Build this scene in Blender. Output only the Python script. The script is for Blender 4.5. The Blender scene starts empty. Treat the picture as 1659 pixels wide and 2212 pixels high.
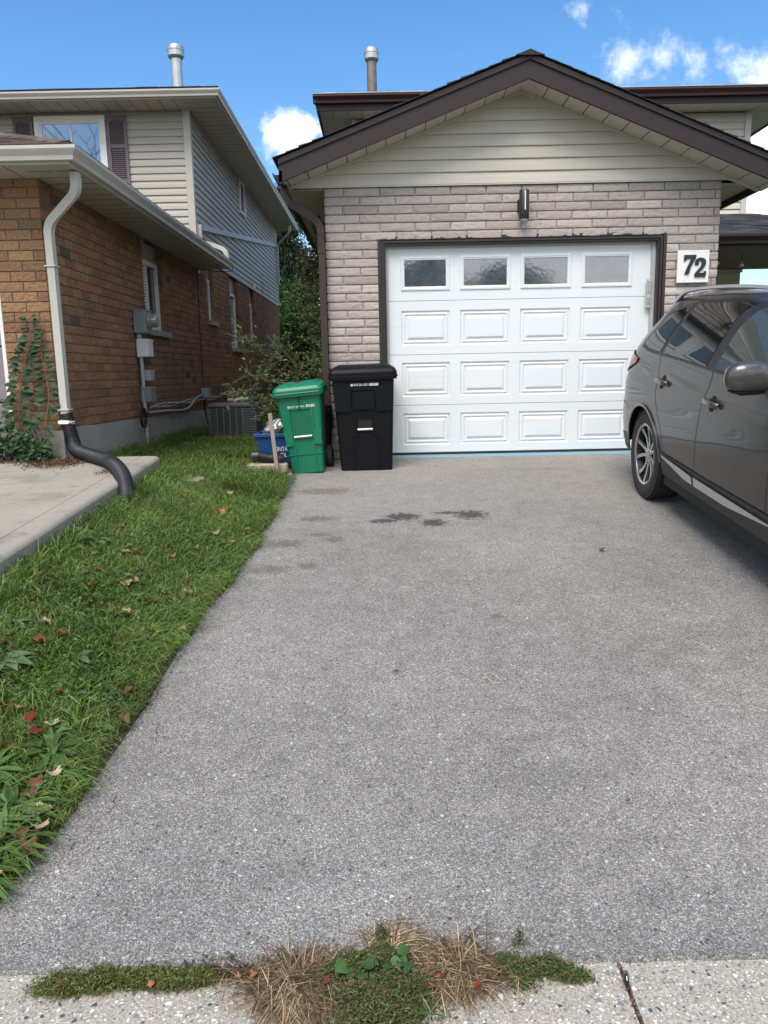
import bpy, math, random
import numpy as np
from mathutils import Vector, Matrix
R = math.radians
random.seed(7); rng = np.random.default_rng(7)
scene = bpy.context.scene
col = scene.collection

# ---------------------------------------------------------------- camera
CAMZ = .835
PITCH = math.atan(301 / 1661.); ROLL = .0205
cd = bpy.data.cameras.new('camera'); cam = bpy.data.objects.new('camera', cd); col.objects.link(cam)
cam.matrix_world = Matrix.Translation((0, 0, CAMZ)) @ Matrix.Rotation(math.pi / 2 - PITCH, 4, 'X') @ Matrix.Rotation(-ROLL, 4, 'Z')
cd.sensor_fit = 'VERTICAL'; cd.sensor_height = 36; cd.lens = 36 * 1661 / 2212.
cd.clip_start = .05; cd.clip_end = 2000
scene.camera = cam

# ---------------------------------------------------------------- light
SUN_EL, SUN_AZ = R(56), R(196)          # azimuth measured from +Y clockwise (sun behind the camera, a little to its left)
sd = bpy.data.lights.new('sun', 'SUN'); sd.energy = 2.15; sd.angle = R(36); sd.color = (1, .93, .84)
so = bpy.data.objects.new('sun', sd); col.objects.link(so)
sdir = Vector((math.sin(SUN_AZ) * math.cos(SUN_EL), math.cos(SUN_AZ) * math.cos(SUN_EL), math.sin(SUN_EL)))
so.rotation_euler = sdir.to_track_quat('Z', 'Y').to_euler()
scene.view_settings.view_transform = 'Standard'; scene.view_settings.look = 'None'
scene.view_settings.exposure = .88; scene.view_settings.gamma = 1

w = bpy.data.worlds.new('World'); scene.world = w; w.use_nodes = True
nt = w.node_tree; nt.nodes.clear()
def N(t, **k):
    n = nt.nodes.new(t)
    for a, b in k.items(): setattr(n, a, b)
    return n
def L(a, b): nt.links.new(a, b)
def MATH(op, a, b=None, c=None, clamp=False):
    n = N('ShaderNodeMath', operation=op, use_clamp=clamp)
    for i, v in enumerate((a, b, c)):
        if v is None: continue
        if isinstance(v, (int, float)): n.inputs[i].default_value = v
        else: L(v, n.inputs[i])
    return n.outputs[0]
def VM(op, a, b):
    n = N('ShaderNodeVectorMath', operation=op)
    for i, v in enumerate((a, b)):
        if isinstance(v, (tuple, list)): n.inputs[i].default_value = v
        else: L(v, n.inputs[i])
    return n
sky = N('ShaderNodeTexSky', sky_type='NISHITA'); sky.sun_disc = False
sky.sun_elevation = SUN_EL; sky.sun_rotation = SUN_AZ; sky.air_density = 1.0; sky.dust_density = .25; sky.ozone_density = 3.0
tc = N('ShaderNodeTexCoord')
nz = N('ShaderNodeTexNoise'); nz.inputs['Scale'].default_value = 9; nz.inputs['Detail'].default_value = 8; nz.inputs['Roughness'].default_value = .62; nz.inputs['Distortion'].default_value = .5
L(tc.outputs['Generated'], nz.inputs['Vector'])
blobs = [((-.1005, .955, .2789), .028, 1.0), ((-.079, .9563, .2814), .022, .95), ((-.118, .956, .272), .014, .8), ((-.098, .957, .262), .02, .7),
         ((.268, .9052, .3298), .034, .50), ((.302, .8951, .325), .034, .54), ((.295, .905, .312), .03, .46), ((.334, .8868, .3195), .036, .50), ((.3634, .8752, .3191), .034, .48),
         ((.4, .8708, .293), .035, .85), ((.43, .87, .285), .05, 1), ((.4163, .8777, .2374), .04, .95), ((.425, .8893, .1789), .05, .95), ((.45, .87, .21), .05, 1),
         ((.2158, .9005, .3775), .022, .42), ((.2571, .8903, .3759), .02, .36), ((.0905, .9315, .3523), .011, .4), ((.0417, .9238, .3805), .009, .4),
         ((.1432, .9237, .3554), .013, .34)]
nz0 = N('ShaderNodeTexNoise'); nz0.inputs['Scale'].default_value = 17; nz0.inputs['Detail'].default_value = 6; nz0.inputs['Roughness'].default_value = .65
L(tc.outputs['Generated'], nz0.inputs['Vector'])
dsub = VM('SUBTRACT', nz0.outputs['Color'], (.5, .5, .5)); dscl = N('ShaderNodeVectorMath', operation='SCALE'); L(dsub.outputs[0], dscl.inputs[0]); dscl.inputs['Scale'].default_value = .075
dvec = VM('ADD', tc.outputs['Generated'], dscl.outputs[0]).outputs[0]
tot = None
for d, r, a in blobs:
    ln = N('ShaderNodeVectorMath', operation='DISTANCE'); L(dvec, ln.inputs[0]); ln.inputs[1].default_value = d
    m = MATH('MULTIPLY_ADD', ln.outputs['Value'], -1. / (r * 1.5), 1., clamp=True)
    m = MATH('MULTIPLY', m, a)
    tot = m if tot is None else MATH('MAXIMUM', tot, m)
# fluffy edges: blob + noise
nf = MATH('MULTIPLY_ADD', nz.outputs['Fac'], 2.4, -1.2)
nz2 = N('ShaderNodeTexNoise'); nz2.inputs['Scale'].default_value = 38; nz2.inputs['Detail'].default_value = 7; nz2.inputs['Roughness'].default_value = .6
L(tc.outputs['Generated'], nz2.inputs['Vector'])
nf2 = MATH('MULTIPLY_ADD', nz2.outputs['Fac'], 2.2, -1.1)
dens = MATH('ADD', MATH('ADD', tot, MATH('MULTIPLY', nf, .22)), MATH('MULTIPLY', nf2, .42))
mrn = N('ShaderNodeMapRange', interpolation_type='SMOOTHSTEP'); mrn.inputs['From Min'].default_value = .2; mrn.inputs['From Max'].default_value = .92
L(dens, mrn.inputs['Value'])
hasb = MATH('MULTIPLY', tot, 6, clamp=True)
c1 = MATH('MULTIPLY', mrn.outputs['Result'], hasb)
# unseen broken cloud added behind the photographer to soften and whiten the light
sep = N('ShaderNodeSeparateXYZ'); L(tc.outputs['Generated'], sep.inputs[0])
back = N('ShaderNodeMapRange', interpolation_type='SMOOTHSTEP'); back.inputs['From Min'].default_value = .45; back.inputs['From Max'].default_value = -.35
L(sep.outputs['Y'], back.inputs['Value'])
nz3 = N('ShaderNodeTexNoise'); nz3.inputs['Scale'].default_value = 2.6; nz3.inputs['Detail'].default_value = 8
L(tc.outputs['Generated'], nz3.inputs['Vector'])
bc = N('ShaderNodeMapRange', interpolation_type='SMOOTHSTEP'); bc.inputs['From Min'].default_value = .40; bc.inputs['From Max'].default_value = .58
L(nz3.outputs['Fac'], bc.inputs['Value'])
c2 = MATH('MULTIPLY', bc.outputs['Result'], back.outputs['Result'])
cl = MATH('MAXIMUM', c1, c2, clamp=True)
mixn = N('ShaderNodeMix', data_type='RGBA'); L(cl, mixn.inputs['Factor'])
hs = N('ShaderNodeHueSaturation'); hs.inputs['Saturation'].default_value = 1.22; hs.inputs['Value'].default_value = 1.0
L(sky.outputs[0], hs.inputs['Color']); L(hs.outputs[0], mixn.inputs['A']); mixn.inputs['B'].default_value = (7.6, 7.7, 7.8, 1)
bg = N('ShaderNodeBackground'); bg.inputs['Strength'].default_value = .115
L(mixn.outputs['Result'], bg.inputs['Color'])
ow = N('ShaderNodeOutputWorld'); L(bg.outputs[0], ow.inputs[0])

# ---------------------------------------------------------------- mesh helpers
class MB:
    def __init__(s): s.v = []; s.f = []; s.c = []; s.n = 0; s.k = []
    def cut(s):
        """what follows becomes a part of its own with the same name"""
        if s.n: s.k.append((len(s.v), len(s.f), s.n))
        return s
    def add(s, V, F, c=None):
        V = np.asarray(V, float).reshape(-1, 3)
        s.v.append(V); s.f += [tuple(int(i) + s.n for i in f) for f in F]
        cc = np.ones((len(V), 4))
        if c is not None: cc[:, :3] = c
        s.c.append(cc); s.n += len(V); return s
    def box(s, x0, y0, z0, x1, y1, z1, c=None, bev=0):
        if bev <= 0:
            V = [(x, y, z) for z in (z0, z1) for y in (y0, y1) for x in (x0, x1)]
            return s.add(V, [(0, 2, 3, 1), (4, 5, 7, 6), (0, 1, 5, 4), (2, 6, 7, 3), (0, 4, 6, 2), (1, 3, 7, 5)], c)
        # chamfered box
        b = bev; P = []; idx = {}
        for ix, X in ((0, x0), (1, x1)):
            for iy, Y in ((0, y0), (1, y1)):
                for iz, Z in ((0, z0), (1, z1)):
                    sx = b if ix == 0 else -b; sy = b if iy == 0 else -b; sz = b if iz == 0 else -b
                    idx[ix, iy, iz] = (len(P), len(P) + 1, len(P) + 2)
                    P += [(X, Y + sy, Z + sz), (X + sx, Y, Z + sz), (X + sx, Y + sy, Z)]
        F = []
        for a in (0, 1):
            F.append(tuple(idx[a, p, q][0] for p, q in ((0, 0), (0, 1), (1, 1), (1, 0))))
            F.append(tuple(idx[p, a, q][1] for p, q in ((0, 0), (1, 0), (1, 1), (0, 1))))
            F.append(tuple(idx[p, q, a][2] for p, q in ((0, 0), (0, 1), (1, 1), (1, 0))))
        for p in (0, 1):
            for q in (0, 1):
                F.append((idx[0, p, q][1], idx[1, p, q][1], idx[1, p, q][2], idx[0, p, q][2]))
                F.append((idx[p, 0, q][0], idx[p, 1, q][0], idx[p, 1, q][2], idx[p, 0, q][2]))
                F.append((idx[p, q, 0][0], idx[p, q, 1][0], idx[p, q, 1][1], idx[p, q, 0][1]))
        for k in idx.values(): F.append(k)
        return s.add(P, F, c)
    def prism(s, prof, p0, p1, out, up=(0, 0, 1), c=None):
        """2-D profile [(o,u)] carried from p0 to p1"""
        p0 = np.array(p0, float); p1 = np.array(p1, float); o = np.array(out, float); u = np.array(up, float)
        n = len(prof); V = [p + o * a + u * b for p in (p0, p1) for a, b in prof]
        F = [(i, (i + 1) % n, n + (i + 1) % n, n + i) for i in range(n)] + [tuple(range(n))[::-1], tuple(range(n, 2 * n))]
        return s.add(V, F, c)
    def sweep(s, path, prof, c=None, scale=None, up=(0, 0, 1), caps=True):
        """closed 2-D profile along a 3-D path with mitred, non-twisting frames"""
        P = [Vector(p) for p in path]; n = len(prof); V = []
        T = [(P[min(i + 1, len(P) - 1)] - P[max(i - 1, 0)]).normalized() for i in range(len(P))]
        a = Vector(up)
        if abs(a.dot(T[0])) > .95: a = Vector((1, 0, 0)) if abs(T[0].x) < .9 else Vector((0, 1, 0))
        a = (a - T[0] * a.dot(T[0])).normalized()
        for i, p in enumerate(P):
            if i: 
                q = T[i - 1].rotation_difference(T[i]); a = q @ a
                a = (a - T[i] * a.dot(T[i])).normalized()
            b = T[i].cross(a); k = 1 if scale is None else scale[i]
            V += [p + a * (x * k) + b * (y * k) for x, y in prof]
        F = [(i * n + j, i * n + (j + 1) % n, (i + 1) * n + (j + 1) % n, (i + 1) * n + j) for i in range(len(P) - 1) for j in range(n)]
        if caps: F += [tuple(range(n))[::-1], tuple(range((len(P) - 1) * n, len(P) * n))]
        return s.add([tuple(v) for v in V], F, c)
    def tube(s, path, r, n=10, c=None, scale=None, caps=True):
        return s.sweep(path, [(r * math.cos(2 * math.pi * i / n), r * math.sin(2 * math.pi * i / n)) for i in range(n)], c, scale, caps=caps)
    def lathe(s, prof, o, ax=(0, 0, 1), n=24, c=None):
        """prof [(r,h)] turned about the axis ax through o"""
        A = Vector(ax).normalized(); X = A.orthogonal().normalized(); Y = A.cross(X); o = Vector(o); V = []
        for r, h in prof:
            for i in range(n):
                t = 2 * math.pi * i / n; V.append(tuple(o + A * h + (X * math.cos(t) + Y * math.sin(t)) * r))
        F = [(k * n + i, k * n + (i + 1) % n, (k + 1) * n + (i + 1) % n, (k + 1) * n + i) for k in range(len(prof) - 1) for i in range(n)]
        return s.add(V, F, c)
    def grid(s, P, c=None, flip=False):
        """P: array (a,b,3) of points"""
        P = np.asarray(P, float); a, b = P.shape[:2]
        i = np.arange(a - 1)[:, None] * b + np.arange(b - 1)[None, :]
        Q = np.stack([i, i + 1, i + b + 1, i + b], -1).reshape(-1, 4)
        if flip: Q = Q[:, ::-1]
        return s.add(P.reshape(-1, 3), Q.tolist(), c)
    def build(s, name, mat, parent=None, smooth=False, colors=False, tf=None):
        if s.k:
            ks = [(0, 0, 0)] + s.k + [(len(s.v), len(s.f), s.n)]; first = None
            for (a0, b0, n0), (a1, b1, n1) in zip(ks, ks[1:]):
                if n1 == n0: continue
                q = MB(); q.v = s.v[a0:a1]; q.c = s.c[a0:a1]; q.f = [tuple(i - n0 for i in f) for f in s.f[b0:b1]]; q.n = n1 - n0
                o = q.build(name, mat, parent, smooth, colors, tf); first = first or o
            return first
        V = np.concatenate(s.v) if s.v else np.zeros((0, 3))
        if tf is not None: V = V @ np.array(tf.to_3x3()).T + np.array(tf.translation)
        me = bpy.data.meshes.new(name); me.from_pydata(V.tolist(), [], s.f); me.validate(); me.update()
        if colors:
            at = me.color_attributes.new('col', 'FLOAT_COLOR', 'POINT')
            C = np.concatenate(s.c)
            if len(at.data) == len(C): at.data.foreach_set('color', C.ravel())
        if smooth:
            me.polygons.foreach_set('use_smooth', [True] * len(me.polygons))
            if smooth != 'all':
                me.set_sharp_from_angle(angle=R(smooth if smooth is not True else 38))
        me.materials.append(mat)
        o = bpy.data.objects.new(name, me); col.objects.link(o)
        if parent: o.parent = parent
        return o
def tag(o, label=None, cat=None, group=None, kind=None):
    if label: o['label'] = label
    if cat: o['category'] = cat
    if group: o['group'] = group
    if kind: o['kind'] = kind
    return o
def thing(name, label, cat, loc=(0, 0, 0), group=None):
    o = bpy.data.objects.new(name, None); o.empty_display_size = .1; col.objects.link(o)
    o.location = loc
    return tag(o, label, cat, group)
def setloc(parent_empty):
    """children were modelled in world coordinates: keep them there"""
    bpy.context.view_layer.update()
    for ch in parent_empty.children:
        ch.matrix_parent_inverse = parent_empty.matrix_world.inverted()
def struct(o): o['kind'] = 'structure'; return o
def lerp(a, b, t): return a + (b - a) * t
def smooth_path(pts, n=8):
    P = [Vector(p) for p in pts]; out = []
    for i in range(len(P) - 1):
        p0 = P[max(i - 1, 0)]; p1 = P[i]; p2 = P[i + 1]; p3 = P[min(i + 2, len(P) - 1)]
        for k in range(n):
            t = k / n
            out.append(.5 * ((2 * p1) + (p2 - p0) * t + (2 * p0 - 5 * p1 + 4 * p2 - p3) * t * t + (3 * p1 - p0 - 3 * p2 + p3) * t ** 3))
    out.append(P[-1]); return out
_ph = rng.uniform(0, 6.28, (40, 3)); _dr = rng.normal(size=(40, 3)); _dr /= np.linalg.norm(_dr, axis=1)[:, None]
def wob(P, f, k=10, seed=0):
    """cheap smooth noise, about -1..1"""
    P = np.asarray(P, float); out = np.zeros(P.shape[:-1])
    for i in range(k):
        j = (i * 7 + seed) % 40
        out += np.sin(P @ (_dr[j] * f * (1 + .35 * (i % 4))) + _ph[j, 0])
    return out / k * 1.8

# ---------------------------------------------------------------- materials
MATS = {}
def mat(name, color=(.5, .5, .5), rough=.6, metal=0, attr=False, var=None, bump=None, bump2=None, coat=0, spec=.5, dirt=None, trans=0, emit=None, sheen=0, coord='Object', stretch=None):
    """var=(scale,amount) brightness noise; bump=(kind,scale,dist,strength); dirt=(scale,colour,lo,hi)"""
    global nt
    m = bpy.data.materials.new(name); m.use_nodes = True; nt = m.node_tree
    b = nt.nodes['Principled BSDF']; MATS[name] = m
    b.inputs['Roughness'].default_value = rough; b.inputs['Metallic'].default_value = metal
    b.inputs['Specular IOR Level'].default_value = spec; b.inputs['Coat Weight'].default_value = coat; b.inputs['Coat Roughness'].default_value = .03
    if trans: b.inputs['Transmission Weight'].default_value = trans
    t = N('ShaderNodeTexCoord'); vec = t.outputs[coord]
    if stretch:
        mp = N('ShaderNodeMapping'); mp.inputs['Scale'].default_value = stretch; L(vec, mp.inputs[0]); vec = mp.outputs[0]
    def noise(scale, detail=5, rough_=.6):
        n = N('ShaderNodeTexNoise'); n.inputs['Scale'].default_value = scale; n.inputs['Detail'].default_value = detail; n.inputs['Roughness'].default_value = rough_
        L(vec, n.inputs['Vector']); return n.outputs['Fac']
    cc = None
    if attr:
        a = N('ShaderNodeAttribute'); a.attribute_name = 'col'; cc = a.outputs['Color']
    if var or dirt:
        if cc is None:
            rg = N('ShaderNodeRGB'); rg.outputs[0].default_value = (*color, 1); cc = rg.outputs[0]
        if var:
            vs = var if isinstance(var[0], (tuple, list)) else [var]
            for sc_, am in vs:
                f = MATH('MULTIPLY_ADD', noise(sc_), 2 * am, 1 - am)
                vm = N('ShaderNodeVectorMath', operation='SCALE'); L(cc, vm.inputs[0]); L(f, vm.inputs['Scale']); cc = vm.outputs[0]
        if dirt:
            ds = dirt if isinstance(dirt, list) else [dirt]
            for sc_, dc, lo, hi in ds:
                mr = N('ShaderNodeMapRange', interpolation_type='SMOOTHSTEP'); mr.inputs['From Min'].default_value = lo; mr.inputs['From Max'].default_value = hi
                L(noise(sc_, 8, .65), mr.inputs['Value'])
                mx = N('ShaderNodeMix', data_type='RGBA'); L(mr.outputs['Result'], mx.inputs['Factor']); L(cc, mx.inputs['A']); mx.inputs['B'].default_value = (*dc, 1); cc = mx.outputs['Result']
    if cc is not None: L(cc, b.inputs['Base Color'])
    else: b.inputs['Base Color'].default_value = (*color, 1)
    prev = None
    for bp in (bump, bump2):
        if not bp: continue
        kind, sc_, dist, st = bp
        if kind == 'noise': h = noise(sc_, 6)
        elif kind == 'voronoi':
            v = N('ShaderNodeTexVoronoi'); v.inputs['Scale'].default_value = sc_; L(vec, v.inputs['Vector']); h = v.outputs['Distance']
        elif kind == 'wave':
            v = N('ShaderNodeTexWave'); v.inputs['Scale'].default_value = sc_; v.inputs['Distortion'].default_value = 6; v.inputs['Detail'].default_value = 3; L(vec, v.inputs['Vector']); h = v.outputs['Fac']
        bn = N('ShaderNodeBump'); bn.inputs['Distance'].default_value = dist; bn.inputs['Strength'].default_value = st
        L(h, bn.inputs['Height'])
        if prev: L(prev, bn.inputs['Normal'])
        prev = bn.outputs[0]
    if prev: L(prev, b.inputs['Normal'])
    if sheen: b.inputs['Sheen Weight'].default_value = sheen
    return m
M = {}
M['stone'] = mat('angel_stone', attr=True, rough=.9, var=[(22, .14), (160, .12)], bump=('noise', 42, .006, 1.0), stretch=(1, 1, 3), dirt=[(15, (.29, .235, .205), .54, .68), (50, (.58, .53, .48), .60, .72)])
M['mortar'] = mat('stone_mortar', (.36, .325, .305), .95, var=(60, .15), bump=('noise', 200, .002, .5))
M['brick'] = mat('rug_brick', attr=True, rough=.92, var=[(34, .42), (150, .35)], bump=('wave', 26, .006, .9), stretch=(1, 1, 2.2))
M['bmortar'] = mat('brick_mortar', (.17, .14, .115), .95, var=(60, .2), bump=('noise', 200, .002, .5))
M['parge'] = mat('parged_concrete', (.33, .315, .285), .9, var=[(3, .22), (40, .1)], bump=('noise', 30, .006, .4), dirt=(2.2, (.20, .185, .16), .56, .76))
M['siding'] = mat('vinyl_siding', (.55, .505, .43), .5, var=[(4, .05), (300, .05)], bump=('noise', 120, .0006, .5))
M['siding2'] = mat('vinyl_siding_grey', (.40, .375, .32), .5, var=[(3, .05), (200, .05)], bump=('noise', 120, .0006, .5))
M['soffit'] = mat('soffit_metal', (.52, .48, .41), .45, var=(3, .05))
M['soffit2'] = mat('soffit_metal_pale', (.46, .43, .37), .45, var=(3, .05))
M['gap'] = mat('soffit_shadow_gap', (.035, .03, .027), .9)
M['fascia'] = mat('brown_fascia', (.030, .021, .022), .5, spec=.25, var=(3, .12), bump=('noise', 60, .001, .3))
M['gutterb'] = mat('maroon_gutter', (.038, .014, .012), .4, var=(4, .15))
M['downb'] = mat('brown_downspout', (.034, .018, .014), .42, var=(4, .2))
M['gutterw'] = mat('cream_gutter', (.47, .455, .405), .38, var=[(5, .08), (40, .06)], dirt=(3, (.36, .34, .29), .58, .8))
M['white'] = mat('white_paint', (.78, .77, .74), .4, var=(6, .04))
M['frame'] = mat('window_frame_white', (.72, .715, .69), .45, var=(8, .06))
M['shutter'] = mat('mauve_shutter', (.145, .11, .12), .5, var=(8, .08))
M['mauve'] = mat('mauve_door_paint', (.22, .185, .215), .5, var=(8, .05))
M['glass'] = mat('house_glass', (.012, .015, .018), .02, spec=1.0)
MATS['house_glass'].node_tree.nodes['Principled BSDF'].inputs['IOR'].default_value = 2.1
M['glassr'] = mat('pale_reflecting_glass', (.30, .345, .38), .02, .62, spec=1.0)  # pale metallic base puts a bright sky reflection into the pane colour
M['glassb'] = mat('house_glass_blind', (.05, .055, .06), .03, spec=.8)
M['gglass'] = mat('pebbled_garage_glass', (.075, .092, .11), .05, spec=1.0, var=[(9, .5), (34, .6)], bump=('voronoi', 26, .002, .05), bump2=('noise', 3.5, .01, .05))
MATS['pebbled_garage_glass'].node_tree.nodes['Principled BSDF'].inputs['IOR'].default_value = 1.9
M['door'] = mat('garage_door_paint', (.68, .712, .725), .42, var=(5, .03), bump=('noise', 90, .0012, .35), stretch=(1, 1, 9), dirt=[(6, (.53, .55, .55), .62, .9), (1.6, (.60, .62, .61), .55, .8)])
M['dtrim'] = mat('brown_door_trim', (.026, .018, .016), .35, var=(6, .2))
M['shingle'] = mat('asphalt_shingle', attr=True, rough=.95, var=[(50, .25), (300, .4)], bump=('noise', 300, .003, .8))
M['galv'] = mat('galvanised_metal', (.46, .47, .48), .38, .75, var=[(14, .25), (60, .1)])
M['rustgalv'] = mat('weathered_flue_metal', (.20, .175, .15), .55, .5, var=[(10, .5), (50, .2)])
M['sill'] = mat('stone_sill', (.30, .28, .255), .9, var=(30, .2), bump=('noise', 60, .006, .7))
M['concrete'] = mat('pad_concrete', (.31, .28, .235), .9, var=[(1.6, .2), (14, .14), (120, .22)], bump=('noise', 150, .003, .6), dirt=[(2.6, (.19, .17, .145), .50, .75), (11, (.21, .19, .16), .56, .7), (70, (.22, .2, .17), .6, .75)])
M['padside'] = mat('pad_side_concrete', (.30, .285, .245), .9, var=[(4, .2), (40, .16)], bump=('noise', 50, .006, .6), dirt=(5, (.20, .185, .155), .52, .7))
M['black'] = mat('black_plastic', (.012, .012, .013), .42, bump=('noise', 500, .0004, .3), dirt=(5, (.03, .03, .032), .6, .8))
M['cartblack'] = mat('black_cart_plastic', (.006, .006, .008), .5, spec=.16, var=(5, .3), bump=('noise', 400, .0004, .4), dirt=[(9, (.018, .018, .02), .6, .75)])
M['cartgreen'] = mat('green_cart_plastic', (.006, .165, .085), .42, var=(5, .14), bump=('noise', 400, .0004, .4), dirt=[(11, (.03, .19, .11), .58, .8), (40, (.05, .20, .13), .66, .74)])
M['greendark'] = mat('green_cart_recess', (.004, .12, .06), .5, var=(5, .1))
M['rubber'] = mat('rubber', (.018, .018, .018), .75, bump=('noise', 200, .0006, .4))
M['hose'] = mat('corrugated_hose_plastic', (.016, .018, .023), .42, var=(12, .3), dirt=(4, (.035, .035, .035), .5, .75))
M['silverbar'] = mat('silver_bar', (.55, .55, .55), .35, .3)
M['blue'] = mat('blue_box_plastic', (.008, .055, .19), .42, var=(6, .15))
M['bluem'] = mat('blue_plastic_mat', (.09, .17, .30), .6, var=(20, .3))
M['label'] = mat('white_print', (.72, .72, .72), .5)
M['inkblack'] = mat('black_print', (.012, .012, .012), .4)
M['acmetal'] = mat('dark_ac_metal', (.09, .094, .10), .42, var=(6, .1))
M['dark'] = mat('dark_void', (.008, .008, .009), .8)
M['greymetal'] = mat('grey_box_metal', (.24, .27, .29), .45, .2, var=(8, .15))
M['greyplastic'] = mat('grey_plastic', (.40, .41, .41), .5, var=(8, .1))
M['wood'] = mat('weathered_wood', (.29, .25, .20), .9, var=[(10, .25), (60, .3)], bump=('noise', 40, .006, .9), stretch=(6, 6, 1))
M['woodh'] = mat('weathered_timber', (.36, .30, .235), .9, var=[(10, .3), (60, .3)], bump=('noise', 40, .006, .9), stretch=(1, 6, 6))
M['redfence'] = mat('red_brown_fence_paint', (.095, .032, .022), .8, var=(8, .3))
M['strip'] = mat('pale_blue_paint', (.17, .31, .38), .7, var=[(6, .12), (60, .2)], dirt=[(9, (.30, .27, .22), .58, .68)])
M['leaf'] = mat('leaf_tissue', attr=True, rough=.5, var=(60, .2), spec=.3)
M['grass'] = mat('grass_blades', attr=True, rough=.5, spec=.3)
M['dry'] = mat('dry_grass', attr=True, rough=.8, spec=.2)
M['dead'] = mat('fallen_leaf_tissue', attr=True, rough=.7, var=(90, .35), spec=.3, bump=('noise', 80, .003, .5))
M['bark'] = mat('bark', (.11, .09, .07), .95, var=(12, .3), bump=('noise', 30, .02, .8))
M['copper'] = mat('copper_end', (.45, .22, .12), .35, .8)
M['rubble'] = mat('loose_stones', attr=True, rough=.9, var=(100, .2))
for k in ('leaf', 'grass', 'dry', 'dead'):       # light shows through thin blades and leaves a little
    m = M[k]; nt = m.node_tree; b = nt.nodes['Principled BSDF']
    tr = N('ShaderNodeBsdfTranslucent'); src = b.inputs['Base Color'].links[0].from_socket; L(src, tr.inputs['Color'])
    mx = N('ShaderNodeMixShader'); mx.inputs[0].default_value = .3; L(b.outputs[0], mx.inputs[1]); L(tr.outputs[0], mx.inputs[2])
    L(mx.outputs[0], nt.nodes['Material Output'].inputs['Surface'])

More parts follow.
